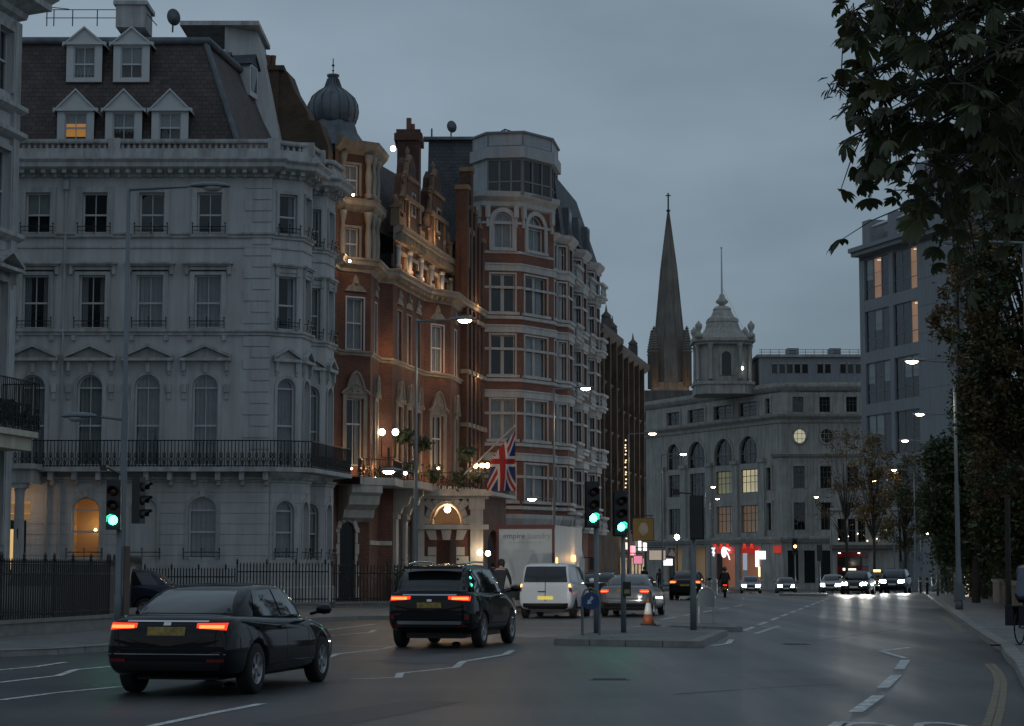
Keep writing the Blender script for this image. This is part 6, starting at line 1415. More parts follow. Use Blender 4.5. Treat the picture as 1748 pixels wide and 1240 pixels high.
def tree(name, label, loc, crown, leaves, lsize, mats, seed, trunk_r=.2, limbs=14, group=None, clump=.8, upto=None):
    """crown: list of (centre, radius xyz); leaf faces gathered in clumps near limb ends"""
    r = random.Random(seed); loc = Vector(loc); t = thing(name, label, 'tree', loc, group=group); tk = MB(); top = max(c[0].z for c in crown)
    tk.tube([loc, loc+Vector((.05, 0, (top-loc.z)*.35)), loc+Vector((-.1, .1, (top-loc.z)*.7)), Vector((crown[0][0].x, crown[0][0].y, top))], [trunk_r, trunk_r*.8, trunk_r*.5, trunk_r*.15], 8); tk.build('trunk', bark, t, world=True)
    lb = MB(); groups = [MB() for _ in mats]; tot = sum(c[1].x*c[1].y*c[1].z for c in crown)
    for (c, rd) in crown:
        nl = max(5, int(limbs)); nc = int(leaves*rd.x*rd.y*rd.z/tot/60)
        st = loc+Vector((0, 0, (c.z-loc.z)*.55)); cents = []
        for k in range(nc):
            d = Vector((r.gauss(0, 1), r.gauss(0, 1), r.gauss(0, 1))).normalized(); f = r.uniform(.45, 1.02) ** .6; p = c+Vector((d.x*rd.x, d.y*rd.y, d.z*rd.z))*f; cents.append(p)
            if k < nl: lb.tube([st, st.lerp(p, .5)+Vector((0, 0, .3)), p], [trunk_r*.3, trunk_r*.16, .012], 5, cap=False)
        for p in cents:
            g = groups[r.randrange(len(mats))]; cr = clump*r.uniform(.5, 1.2)
            for q in range(60):
                x = p+Vector((r.gauss(0, cr*.42), r.gauss(0, cr*.42), r.gauss(0, cr*.34))); a = Vector((r.gauss(0, 1), r.gauss(0, 1), r.gauss(0, .7))).normalized(); b_ = a.cross(Vector((r.gauss(0, 1), r.gauss(0, 1), 1.2))).normalized(); s = lsize*r.uniform(.6, 1.3)
                g.quad(x-a*s, x+b_*s*.55, x+a*s, x-b_*s*.55)
    lb.build('limbs', bark, t, world=True)
    for g, m in zip(groups, mats): g.build('crown', m, t, world=True)['kind'] = 'stuff'
    return t
V3 = Vector
def cr(px, py, Y, rx, rz, ry=None): return (D(px, py, Y), V3((rx, ry or rx*.8, rz)))
tree('autumn_tree', 'brown leaved autumn tree beside the right kerb, below the chestnut', (XY(1790, 58).x, 58, .12), [cr(1745, 500, 58, 1.9, 2.3), cr(1735, 640, 58, 1.7, 2.0), cr(1720, 400, 58, .9, 1.0), cr(1690, 480, 58, .7, .8), cr(1680, 600, 58, .8, 1.1), cr(1725, 760, 58, 1.5, 1.6), cr(1755, 330, 58, 1.2, 1.2), cr(1700, 700, 58, 1.0, 1.3)], 36000, .08, [autumn, autumn, green], 3, .22, 10, clump=.4)
tree('autumn_tree', 'thin ochre leaved sapling branch in front of the concrete hotel', (XY(1720, 66).x, 66, .12), [cr(1640, 540, 66, 1.0, 1.8), cr(1622, 420, 66, .55, .55), cr(1612, 545, 66, .5, .5), cr(1655, 380, 66, .7, .6)], 3000, .085, [ochre, autumn], 5, .1, 16, clump=.35)
tree('dense_tree', 'dense dark green tree behind the tall right lamp post', (XY(1665, 92).x, 92, .12), [cr(1650, 840, 92, 1.9, 2.6), cr(1620, 790, 92, 1.1, 1.4), cr(1690, 770, 92, 1.6, 2.0), cr(1600, 880, 92, .8, 1.0), cr(1690, 860, 92, 1.8, 2.4), cr(1670, 700, 92, 1.1, 1.2)], 44000, .11, [green], 8, .2, 10, group='trees in the right hand gardens', clump=.6)
tree('dense_tree', 'dark leafy tree overhanging the far right edge of the pavement', (XY(1765, 80).x, 80, .12), [cr(1740, 820, 80, 1.8, 2.4), cr(1745, 920, 80, 1.6, 1.3), cr(1705, 900, 80, 1.0, 1.3), cr(1745, 740, 80, 1.4, 1.6)], 40000, .10, [green, autumn, green], 9, .2, 10, group='trees in the right hand gardens', clump=.6)
tree('dense_tree', 'low dark shrubby tree above the red phone box', (XY(1680, 104).x, 104, .12), [cr(1680, 900, 104, 2.0, 1.7), cr(1640, 930, 104, 1.4, 1.2), cr(1720, 945, 104, 1.6, 1.0)], 16000, .12, [green], 13, .16, 8, group='trees in the right hand gardens', clump=.6)
tree('street_tree', 'thin yellowing street tree lit by lamps in front of the bank corner', (XY(1492, 172).x, 172, zg(172)), [cr(1490, 850, 172, 2.1, 2.0), cr(1475, 780, 172, 1.7, 2.0), cr(1510, 800, 172, 1.5, 2.2)], 3600, .13, [ochre, autumn], 21, .14, 26, clump=.8)
tree('street_tree', 'bare twiggy street tree in front of the stone bank windows', (XY(1445, 190).x, 190, zg(190)), [cr(1440, 790, 190, 3.0, 3.4), cr(1425, 860, 190, 2.4, 2.4)], 1800, .12, [autumn], 22, .16, 60, clump=1.1)
tree('street_tree', 'dim brown street tree at the foot of the concrete hotel', (XY(1545, 180).x, 180, zg(180)), [cr(1540, 880, 180, 2.4, 3.2), cr(1560, 820, 180, 2.0, 2.6)], 5000, .15, [autumn, green], 23, .16, 24, clump=1.0)
# garden wall and hedge mass at the back of the right pavement
gw = thing('garden_wall', 'low brown garden wall with stone coping behind the right pavement', 'wall', (XY(1680, 78).x, 78, .12)); a = G(1692, 1010, .12); fW = Face(XY(1694, 96), XY(1764, 62))
part(fW, [(0, fW.L, .12, 1.05, -.3, 0)], 'brickwork', brownbrick, gw); part(fW, [(-.05, fW.L, 1.05, 1.17, -.36, .06)], 'coping', darkstone, gw)
hm = thing('garden_hedge', 'tall dark evergreen hedge filling the right background behind the wall', 'hedge', (XY(1700, 112).x, 112, .12)); b = MB(); r8 = random.Random(4)
for k in range(26000):
    t = r8.random(); p = XY(1600, 122).lerp(XY(1800, 84), t); x = V3((p.x+r8.gauss(1.2, .7), p.y+r8.gauss(0, .6), .2+r8.random() ** .8*(3.0+2.2*t+.8*math.sin(t*19)))); a = V3((r8.gauss(0, 1), r8.gauss(0, 1), r8.gauss(0, 1))).normalized(); c = a.cross(V3((r8.gauss(0, 1), r8.gauss(0, 1), 1))).normalized(); s = .12*r8.uniform(.6, 1.3); b.quad(x-a*s, x+c*s*.6, x+a*s, x-c*s*.6)
b.build('foliage', green, hm, world=True)['kind'] = 'stuff'
# ================================================================== STREET FURNITURE
lampglow = emit('lamp_glow', (1.0, .80, .52), 40); lampoff = mat('lamp_lens', (.35, .36, .37), .3, var=.1)
def street_lamp(px, Y, h, arm_px, lit, label, side=1, low=None, low_lit=False, arm_z=None, base_r=.1):
    """pole at pixel column px and distance Y; arm reaches towards arm_px"""
    p = XY(px, Y); z0 = zg(Y)+.12; t = thing('street_lamp', label, 'street lamp', (p.x, p.y, z0), group='tall street lamps')
    b = MB(); b.lathe((0, 0, 0), [(base_r*1.25, 0), (base_r*1.2, .25), (base_r*1.05, .3), (base_r, 1.5), (base_r*.8, 1.6), (base_r*.75, h*.5), (base_r*.58, h*.52), (base_r*.45, h)], 12); b.build('pole', polegrey, t)
    def head(dx, z, on, lens):
        s = 1 if dx > 0 else -1
        b = MB(); b.tube([(0, 0, z-.02), (dx-s*.5, 0, z+.04)], [.045, .03], 6); b.build('arm', polegrey, t)
        b = MB(); n = 14; P = []
        for i, (u, w, zt, zb) in enumerate(((-.5, .03, .02, -.0), (-.42, .1, .06, -.02), (-.15, .17, .1, -.035), (.15, .18, .1, -.035), (.36, .12, .06, -.03), (.44, .03, .0, -.02))):
            P.append([(dx+s*u*lens, w*math.cos(2*math.pi*k/10), z+.05+(zt if math.sin(2*math.pi*k/10) > 0 else -zb)*math.sin(2*math.pi*k/10)) for k in range(10)])
        V = [q for r_ in P for q in r_]; b.add(V, [(i*10+k, i*10+(k+1) % 10, (i+1)*10+(k+1) % 10, (i+1)*10+k) for i in range(5) for k in range(10)], 0, True)
        b.build('lamp_head', polegrey, t)
        b = MB(); b.lathe((0, 0, 0), [(.19, 0), (.16, -.05), (.09, -.09), (.02, -.1)], 12); o = b.build('lens', lampglow if on else lampoff, t, (dx+s*.05, 0, z+.025)); o.scale = (1.25*lens, .8, 1)
    dx = (arm_px-px)/3517*Y; head(dx, h, lit, 1.0)
    if low: head(low[0], low[1], low_lit, .85)
    if lit and Y < 130: lamp('lamp_light', (dx, 0, h-.15), 110, (1, .78, .5), t, .15, spot=R(130), aim=(0, 0, -1))
    b = MB(); b.box((-base_r*1.35, -base_r*1.3, .35), (base_r*1.35, -base_r*.9, .95)); b.build('access_door', polegrey, t)
    return t
LB = [(208, 45.5, 322, 350), (709, 69.5, 548, 790), (946, 95, 664, 999), (1074, 127, 741, 1114), (1131, 150, 776, 1167)]
labs = ['tall unlit street lamp standing in front of the white stucco house', 'tall lit street lamp standing in front of the brick hotel', 'lit street lamp at the corner of the banded mansion block', 'lit street lamp in front of the dark terrace', 'lit street lamp at the far end of the left row']
for i, (px, Y, py, hx) in enumerate(LB):
    h = Zr(py, Y)-zg(Y)-.12; lowz = Zr((715, 806, 853, 0, 0)[i], Y)-.12 if i < 3 else 0
    low = ((-(80, 44, 36)[i]/3517*Y), lowz) if i < 3 else None
    street_lamp(px, Y, h, hx, i > 0, labs[i], low=low, low_lit=i > 0, base_r=.1 if i == 0 else .09)
# small bracket and camera arm on the first pole
RB = [(1636, 77, 618, 1566, True, .12), (1634, 111, 708, 1577, True, .1), (1593, 134.5, 753, 1550, True, .1), (1563, 172, 803, 1530, True, .1), (1527, 196, 822, 1497, True, .1), (1762, 52, 414, 1636, False, .11)]
rl = ['lit street lamp with a thick grey pole nearest on the right pavement', 'second lit street lamp on the right, its pole behind the nearest one', 'third lit lamp along the right kerb before the concrete hotel', 'fourth lit lamp along the right kerb, in front of the street trees', 'farthest lit lamp of the right kerb row', 'unlit street lamp arm poking out of the chestnut leaves']
for (px, Y, py, hx, on, br_), lb_ in zip(RB, rl): street_lamp(px, Y, Zr(py, Y)-zg(Y)-.12, hx, on, lb_, base_r=br_)
for px, Y, py, hx, lb_ in ((1205, 214, 832, 1218, 'distant lit lamp left of the bank windows, upper of two'), (1213, 238, 852, 1225, 'distant lit lamp left of the bank windows, lower of two'), (1420, 232, 849, 1396, 'distant lit lamp in front of the right wing of the bank'), (1572, 226, 911, 1583, 'small distant lit lamp low down among the right hand trees')):
    street_lamp(px, Y, Zr(py, Y)-zg(Y)-.12, hx, True, lb_, base_r=.09)
# globe lamp
gp = XY(1156, 160); t = thing('globe_lamp', 'round glowing globe lamp on a short post beyond the hanging signs', 'street lamp', (gp.x, 160, zg(160)+.12)); b = MB(); zt_ = Zr(917, 160)-zg(160)-.12; b.tube([(0, 0, 0), (0, 0, zt_-.2)], .05, 6); b.build('post', ironblack, t); b = MB(); b.lathe((0, 0, zt_), [(.05, -.22), (.17, -.12), (.2, 0), (.17, .12), (.05, .2)], 12); b.build('globe', lampglow, t)
# ---------------------------------------------------------------- signals
greenglow = emit('signal_green', (.05, 1.0, .55), 14); amberglow = emit('signal_amber', (1.0, .42, .08), 14)
lensoff = {'red': mat('lens_red_off', (.05, .006, .006), .2, var=.1), 'amber': mat('lens_amber_off', (.05, .02, .004), .2, var=.1), 'green': mat('lens_green_off', (.004, .03, .02), .2, var=.1)}
def signal_head(t, x, z, rot, on, sc=1.0, board=True, y=-.14):
    """three lens head; z is the height of the lowest lens, rot turns it about its own axis"""
    e = bpy.data.objects.new('signal_head', None)
    hd_ = MB(); hd_.box((-.15*sc, -.09*sc, -.17*sc), (.15*sc, .1*sc, .87*sc)); o = hd_.build('signal_head', plastic, t, (x, y, z), rot)
    if board: b = MB(); b.box((-.18*sc, .02, -.2*sc), (.18*sc, .035, .9*sc)); b.build('backing_board', plastic, o)
    for k, c in enumerate(('green', 'amber', 'red')):
        b = MB(); n = 16; b.lathe((0, 0, 0), [(.1*sc, 0), (.085*sc, .03*sc), (.04*sc, .045*sc)], n); lit = on == c
        b.build('lens', {'green': greenglow, 'amber': amberglow}[c] if lit else lensoff[c], o, (0, -.09*sc, k*.3*sc+.03), (math.pi/2, 0, 0))
        h = MB(); V = []
        for a in range(13):
            tt = R(-20+220*a/12)
            for yy in (0, -.2*sc*(1 if 2 < a < 10 else .55)): V.append((.118*sc*math.cos(tt), yy, .118*sc*math.sin(tt)))
        h.add(V, [(2*a, 2*a+1, 2*a+3, 2*a+2) for a in range(12)], 0, True); h.build('hood', plastic, o, (0, -.09*sc, k*.3*sc+.03))
    return o
def signal(px, Y, lens_py, label, heads, pole_h=None, r=.06, wide=None):
    p = XY(px, Y); z0 = zg(Y)+(.12 if Y < 130 else .12); t = thing('traffic_signal', label, 'traffic light', (p.x, p.y, z0), group='traffic signals')
    zl = Zr(lens_py, Y)-z0; b = MB(); b.lathe((0, 0, 0), [(r*1.2, 0), (r*1.2, .9), (r, 1.0), (r, pole_h or zl+.85)], 10); b.build('pole', polegrey, t)
    for (dx, rot, on, dz, brd) in heads: signal_head(t, dx, zl+dz, rot, on, board=brd)
    return t, zl
t, zl = signal(203, 43.5, 891, 'traffic signal showing green at the left kerb, in front of the white house', [(-.1, 0, 'green', 0, False)], r=.075)
signal_head(t, .42, zl+.12, R(75), None, .95, False)
b = MB(); b.tube([(.16, .02, 0), (.16, .02, 2.0)], .07, 8); b.build('second_post', mat('rust_post', (.14, .10, .085), .7, var=.3), t)
b = MB(); b.tube([(0, 0, zl+1.0), (-.3, 0, zl+1.15)], .02, 5); b.box((-.42, -.12, zl+1.08), (-.28, .1, zl+1.2)); b.build('detector', plastic, t)
t1_, z1_ = signal(1018, 49, 887, 'green traffic signal on the island above the keep left sign', [(-.1, R(14), 'green', 0, True)])
t2_, z2_ = signal(1064, 49.5, 902, 'green traffic signal on the island with a push button box', [(-.08, R(14), 'green', 0, True)], r=.055)
zb_ = Zr(1005, 49.5)-.12; b = MB(); b.box((-.02, -.18, zb_-.18), (.17, .02, zb_+.16)); b.build('push_button_box', plastic, t2_)
b = MB(); b.box((.01, -.19, zb_-.12), (.14, -.18, zb_-.02)); b.build('button_panel', mat('button_plate', (.3, .28, .1), .5, var=.2), t2_)
t3_, z3_ = signal(1183, 51.5, 908, 'dark signal seen from behind on a stout pole at the right of the island', [(.1, R(165), None, 0, True)], r=.07)
b = MB(); b.tube([(0, 0, z3_+.95), (-.35, .05, z3_+.98)], .02, 5); b.box((-.5, -.05, z3_+.92), (-.33, .12, z3_+1.06)); b.build('detector', plastic, t3_)
signal(1357, 143, 934, 'distant amber traffic signal in front of the bank corner', [(0, 0, 'amber', -.3, True)])
signal(1399, 140, 953, 'distant dark traffic signal right of the amber one', [(0, R(170), None, 0, True)])
signal(1600, 116, 952, 'dark traffic signal on the right pavement before the hedge', [(0, R(150), None, 0, True)])
# ---------------------------------------------------------------- keep left sign, arched sign, cone, bollards
t = thing('keep_left_sign', 'round blue keep left sign on two grey posts on the island', 'road sign', (XY(1008, 47.6).x, 47.6, .12)); Yk = 47.6; zc_ = Zr(1026, Yk)-.12
for x in (-.19, .2): b = MB(); b.tube([(x, 0, 0), (x, 0, zc_+(.1 if x < 0 else .05))], .032, 8); b.build('post', polegrey, t)
b = MB(); b.tube([(-.19, 0, zc_+.1), (-.14, 0, zc_+.24), (0, 0, zc_+.3), (.14, 0, zc_+.24), (.2, 0, zc_+.05)], .025, 6); b.build('hoop', polegrey, t)
b = MB(); b.lathe((0, 0, 0), [(.2, 0), (.2, .02)], 28, smooth=False); b.build('disc', mat('sign_blue', (.012, .05, .16), .4, var=.1), t, (0, -.05, zc_), (math.pi/2, 0, 0))
b = MB(); b.add([(-.02, -.078, .115), (.035, -.078, .06), (-.045, -.078, -.02), (-.01, -.078, -.055), (-.12, -.078, -.075), (-.1, -.078, .035), (-.075, -.078, .01)], [(0, 1, 2, 6), (2, 3, 4), (2, 4, 6), (4, 5, 6)]); o = b.build('arrow', whitepaint, t, (.035, 0, zc_))
t = thing('arched_sign', 'grey back of an arch topped sign on two posts on the far island', 'road sign', (XY(1205, 57.5).x, 57.5, .12)); zt_ = Zr(1003, 57.5)-.12; zb2 = Zr(1036, 57.5)-.12
for x in (-.2, .2): b = MB(); b.tube([(x, 0, 0), (x, 0, zt_-.18)], .025, 8); b.build('post', steel, t)
b = MB(); pts = [(-.24, zb2), (.24, zb2)]+arcpts(-.24, .24, zt_-.24, .24)[::-1]; n = len(pts); b.add([(x, -.03, z) for x, z in pts]+[(x, -.01, z) for x, z in pts], [tuple(range(n)), tuple(range(2*n-1, n-1, -1))]+[(k, n+k, n+(k+1) % n, (k+1) % n) for k in range(n)]); b.build('panel', mat('sign_back', (.25, .27, .26), .5, var=.2), t)
b = MB(); b.tube([(x, -.02, z) for x, z in pts[1:]], .018, 5); b.build('rim', steel, t)
cp = XY(1106, 55.5); t = thing('traffic_cone', 'orange traffic cone with white sleeve on the island', 'cone', (cp.x, cp.y, .125))
cor = mat('cone_orange', (.26, .07, .03), .6, var=.2); b = MB(); b.box((-.2, -.2, 0), (.2, .2, .05)); b.build('base', rubber, t); b = MB(); b.lathe((0, 0, .05), [(.16, 0), (.115, .25)], 16); b.lathe((0, 0, .05), [(.055, .55), (.03, .68)], 16); b.build('cone', cor, t); b = MB(); b.lathe((0, 0, .05), [(.117, .25), (.057, .552)], 16); b.build('sleeve', mat('cone_white', (.62, .62, .6), .4, var=.1), t)
for px, Y, top, r, lab in ((1630, 94, 977, .075, 'grey service post behind the nearest right lamp pole'),):
    p = XY(px, Y); t = thing('service_post', lab, 'post', (p.x, p.y, .12)); h = Zr(top, Y)-.12; b = MB(); b.lathe((0, 0, 0), [(r*1.3, 0), (r, .1), (r, h-.1), (r*.6, h)], 10); b.build('shaft', polegrey, t); b = MB(); b.lathe((0, 0, h-.25), [(r*1.1, 0), (r*1.15, .05), (r*1.1, .1)], 10); b.build('collar', steel, t)
for px, Y in ((1213, 128), (1222, 128), (1582, 120), (1570, 126)):
    p = XY(px, Y); t = thing('bollard', {1213: 'slim pale bollard left of the scooter, left of two', 1222: 'slim pale bollard left of the scooter, right of two', 1582: 'dark bollard by the right kerb near the signal', 1570: 'dark bollard farther along the right kerb'}[px], 'bollard', (p.x, p.y, .12 if px > 1500 else 0), group='bollards'); b = MB(); b.lathe((0, 0, 0), [(.1, 0), (.09, .1), (.08, .85), (.1, .88), (.06, 1.0)], 10); b.build('shaft', whitepaint if px < 1300 else ironblack, t); b = MB(); b.lathe((0, 0, .7), [(.086, 0), (.086, .1)], 10); b.build('band', steel, t)
# red telephone box
p = XY(1664, 112); pt = thing('phone_box', 'red telephone box half hidden under the right hand trees', 'phone box', (p.x, p.y, .12)); red = mat('phone_red', (.28, .015, .015), .4, var=.15); w = .45; H_ = 2.3
b = MB(); b.box((-w, -w, 0), (w, w, .25)); b.box((-w, -w, H_-.35), (w, w, H_-.1)); b.box((-w-.04, -w-.04, H_-.12), (w+.04, w+.04, H_-.06)); b.build('frame', red, pt)
for x in (-1, 1):
    for y in (-1, 1): b = MB(); b.box((x*w-.06*(x > 0)-.0, y*w-.06*(y > 0), .25), (x*w+.06*(x < 0), y*w+.06*(y < 0), H_-.35)); b.build('corner_post', red, pt)
b = MB(); b.lathe((0, 0, H_-.06), [(.52, 0), (.46, .06), (.3, .13), (.05, .16)], 16); b.build('domed_roof', red, pt)
for k in range(4):
    rot = k*math.pi/2; b = MB()
    for j in range(1, 8): b.box((-w+.06, -w, .25+j*.205), (w-.06, -w+.03, .275+j*.205))
    for x in (-.22, .22): b.box((x-.012, -w, .25), (x+.012, -w+.03, H_-.35))
    b.build('glazing_bars', red, pt, (0, 0, 0), rot); b = MB(); b.box((-w+.06, -w+.03, .25), (w-.06, -w+.036, H_-.35)); b.build('glass', pane_glass, pt, (0, 0, 0), rot)
# warning triangle on the far left
p = XY(1147, 158); t = thing('warning_sign', 'small red edged triangular warning sign beyond the globe lamp post', 'road sign', (p.x, 158, zg(158)+.12)); z_ = Zr(944, 158)-zg(158)-.12; b = MB(); b.tube([(0, 0, 0), (0, 0, z_+.2)], .035, 6); b.build('post', polegrey, t); b = MB(); b.add([(-.42, -.04, z_-.3), (.42, -.04, z_-.3), (0, -.04, z_+.42)], [(0, 1, 2)]); b.build('panel', whitepaint, t)
b = MB(); b.tube([(-.42, -.05, z_-.3), (.42, -.05, z_-.3), (0, -.05, z_+.42), (-.42, -.05, z_-.3)], .045, 4); b.build('red_border', red, t)
# ================================================================== VEHICLES
from mathutils.bvhtree import BVHTree
def paint(name, col, rough=.4, metal=.0, coat=.65): return mat('paint_'+name, col, max(rough, .5), metal=metal, var=.06, scale=1.2, coat=coat, spec=.02)
carglass = mat('car_glass', (.012, .014, .016), .04, var=.1, coat=.6, spec=.5)
tail_lit = emit('tail_lamp_lit', (1.0, .045, .012), 1.1); tail_dim = mat('tail_lamp_dark', (.16, .01, .01), .25, var=.1); brake_hot = emit('brake_core', (1.0, .20, .05), 2.6)
headlit = emit('headlamp_lit', (1.0, .96, .88), 700); headblue = emit('headlamp_cool', (.82, .9, 1.0), 700); plate_y = mat('plate_yellow', (.42, .29, .05), .5, two=(.16, .11, .03), scale=14); plate_lit = emit('plate_lit', (1.0, .72, .12), .35); plate_w = mat('plate_white', (.6, .6, .58), .5, var=.05)
chrome = mat('chrome', (.6, .6, .62), .12, metal=1.0, var=.05); trimblack = mat('trim_black', (.014, .014, .015), .55, var=.1); alloy = mat('alloy', (.38, .38, .4), .3, metal=.8, var=.1); interior = mat('cabin_dark', (.01, .01, .01), .9)
BODY = {
 'sedan': dict(L=4.85, W=1.86, H=1.45, wb=2.9, wr=.335, low=[(0,.44,.78,.78),(.012,.33,.98,.90),(.05,.25,1.04,.96),(.12,.2,1.055,.99),(.3,.19,1.02,1.0),(.5,.19,.99,1.0),(.68,.19,.97,1.0),(.76,.19,.94,.99),(.9,.21,.83,.95),(.975,.27,.72,.88),(1,.4,.6,.76)],
   top=[(.085,.0),(.27,.92),(.40,1.0),(.52,.985),(.60,.93),(.745,.0)], belt=.98, wbelt=.9, wroof=.66),
 'suv': dict(L=4.6, W=1.92, H=1.74, wb=2.7, wr=.37, low=[(0,.55,.95,.80),(.012,.42,1.16,.91),(.04,.33,1.2,.96),(.12,.3,1.2,1.0),(.3,.28,1.17,1.0),(.5,.28,1.14,1.0),(.7,.28,1.12,1.0),(.78,.28,1.1,.99),(.92,.3,1.0,.96),(.98,.36,.86,.9),(1,.5,.72,.8)],
   top=[(.018,.0),(.085,.9),(.22,1.0),(.45,1.0),(.6,.95),(.77,.0)], belt=1.12, wbelt=.92, wroof=.7),
 'van': dict(L=4.4, W=1.85, H=1.82, wb=2.78, wr=.325, low=[(0,.5,1.0,.88),(.006,.38,1.2,.94),(.03,.28,1.24,.98),(.15,.24,1.22,1.0),(.4,.24,1.18,1.0),(.65,.24,1.14,1.0),(.8,.24,1.1,.99),(.92,.26,.98,.95),(.98,.32,.82,.88),(1,.45,.66,.78)],
   top=[(.004,.0),(.03,.94),(.12,1.0),(.5,1.0),(.64,.94),(.84,.0)], belt=1.15, wbelt=.95, wroof=.8),
 'hatch': dict(L=4.2, W=1.8, H=1.5, wb=2.6, wr=.32, low=[(0,.48,.85,.80),(.012,.36,1.03,.91),(.05,.27,1.06,.97),(.15,.22,1.05,1.0),(.4,.2,1.01,1.0),(.65,.2,.98,1.0),(.76,.2,.95,.99),(.9,.22,.84,.95),(.975,.28,.73,.88),(1,.4,.6,.77)],
   top=[(.03,.0),(.13,.92),(.3,1.0),(.5,1.0),(.6,.94),(.77,.0)], belt=.99, wbelt=.91, wroof=.68),
}
CARC = {}
def evalmesh(o):
    dg = bpy.context.evaluated_depsgraph_get(); return bpy.data.meshes.new_from_object(o.evaluated_get(dg))
def car_shape(kind):
    if kind in CARC: return CARC[kind]
    B = BODY[kind]; L, W, H = B['L'], B['W'], B['H']; hw = W/2
    def loft(sts, closed_ends=True):
        bm = bmesh.new(); rings = []
        for pts in sts: rings.append([bm.verts.new(p) for p in pts])
        n = len(rings[0])
        for a, b_ in zip(rings[:-1], rings[1:]):
            for k in range(n): bm.faces.new((a[k], a[(k+1) % n], b_[(k+1) % n], b_[k]))
        bm.faces.new(rings[0]); bm.faces.new(rings[-1][::-1]); bmesh.ops.recalc_face_normals(bm, faces=bm.faces)
        me = bpy.data.meshes.new('shape'); bm.to_mesh(me); bm.free(); return me
    sts = []
    for f, zb, zt, wf in B['low']:
        y = -L/2+L*f; w = hw*wf; h = zt-zb
        half = [(0, zb), (w*.78, zb), (w*.95, zb+.06*h), (w, zb+.3*h), (w*.99, zb+.55*h), (w*.97, zb+.78*h), (w*.93, zt-.06*h), (w*.84, zt), (w*.4, zt+.012)]
        sts.append([(x, y, z) for x, z in half]+[(0, y, zt+.016)]+[(-x, y, z) for x, z in half[:0:-1]])
    me1 = loft(sts); st2 = []; zb = B['belt']-.12
    for f, r in B['top']:
        y = -L/2+L*f; zr_ = B['belt']+(H-B['belt'])*r-.02; wb_ = hw*B['wbelt']*(1 if .1 < f < .7 else .93); wr_ = hw*(B['wroof']*r+B['wbelt']*(1-r)*.93)
        half = [(0, zb), (wb_, zb), (wb_*.985, zb+.1), (wr_+(wb_-wr_)*.06, zr_-.035), (wr_*.93, zr_+.012), (wr_*.5, zr_+.028)]
        st2.append([(x, y, z) for x, z in half]+[(0, y, zr_+.032)]+[(-x, y, z) for x, z in half[:0:-1]])
    me2 = loft(st2); out = []
    tmp = []
    for i, me in enumerate((me1, me2)):
        o = bpy.data.objects.new('tmp', me); COL.objects.link(o); tmp.append(o); s = o.modifiers.new('s', 'SUBSURF'); s.levels = s.render_levels = 2
        if i == 0:
            cut = MB()
            for yy in (-B['wb']/2, B['wb']/2):
                for sx in (-1, 1):
                    yc = yy+(.03*L if False else 0); n = 24; r = B['wr']+.055
                    V = [(sx*(hw-.34), yc+r*math.cos(2*math.pi*k/n), B['wr']+r*math.sin(2*math.pi*k/n)) for k in range(n)]+[(sx*(hw+.3), yc+r*math.cos(2*math.pi*k/n), B['wr']+r*math.sin(2*math.pi*k/n)) for k in range(n)]
                    cut.add(V, [tuple(range(n)), tuple(range(2*n-1, n-1, -1))]+[(k, n+k, n+(k+1) % n, (k+1) % n) for k in range(n)])
            cm_ = cut.mesh('cut'); bmq = bmesh.new(); bmq.from_mesh(cm_); bmesh.ops.recalc_face_normals(bmq, faces=bmq.faces); bmq.to_mesh(cm_); bmq.free()
            co = bpy.data.objects.new('cut', cm_); COL.objects.link(co); tmp.append(co); bo = o.modifiers.new('b', 'BOOLEAN'); bo.operation = 'DIFFERENCE'; bo.object = co; bo.solver = 'EXACT'
        out.append(evalmesh(o))
    for o in tmp: bpy.data.objects.remove(o)
    # one mesh for the body
    V = []; Fs = []
    for me in out:
        k = len(V); V += [tuple(v.co) for v in me.vertices]; Fs += [tuple(i+k for i in p.vertices) for p in me.polygons]
    body = MB(); body.add(V, Fs, 0, True); bm_ = body.mesh('body_'+kind); bvh = BVHTree.FromPolygons([Vector(v) for v in V], Fs)
    b = MB(); b.box((-hw*.62, -L*.40, .2), (hw*.62, L*.42, .6)); under = b.mesh('underbody')
    wr = B['wr']; t = MB(); prof = [(wr*.62, -.1), (wr*.9, -.105), (wr*.985, -.085), (wr, -.05), (wr, .05), (wr*.985, .085), (wr*.9, .105), (wr*.62, .1)]; t.lathe((0, 0, 0), prof, 28, cap=False); tyre = t.mesh('tyre')
    r_ = MB(); r_.lathe((0, 0, 0), [(wr*.64, -.08), (wr*.64, .1), (wr*.58, .098), (wr*.56, .02), (wr*.2, .015)], 24); r_.lathe((0, 0, 0), [(wr*.14, .04), (wr*.14, .088), (wr*.05, .094)], 12)
    for k in range(5):
        a = 2*math.pi*k/5
        for s in (-.16, .16):
            d = Vector((math.cos(a+s*.4), math.sin(a+s*.4), 0)); e = Vector((math.cos(a+s), math.sin(a+s), 0)); n_ = Vector((-d.y, d.x, 0))*.022
            p0, p1 = d*wr*.1, e*wr*.6; r_.add([p0-n_+Vector((0, 0, .082)), p0+n_+Vector((0, 0, .082)), p1+n_+Vector((0, 0, .09)), p1-n_+Vector((0, 0, .09)), p0-n_+Vector((0, 0, .05)), p0+n_+Vector((0, 0, .05)), p1+n_+Vector((0, 0, .05)), p1-n_+Vector((0, 0, .05))], [(0, 1, 2, 3), (0, 4, 5, 1), (1, 5, 6, 2), (3, 2, 6, 7), (0, 3, 7, 4)])
    rim = r_.mesh('rim'); CARC[kind] = (bm_, bvh, under, tyre, rim); return CARC[kind]
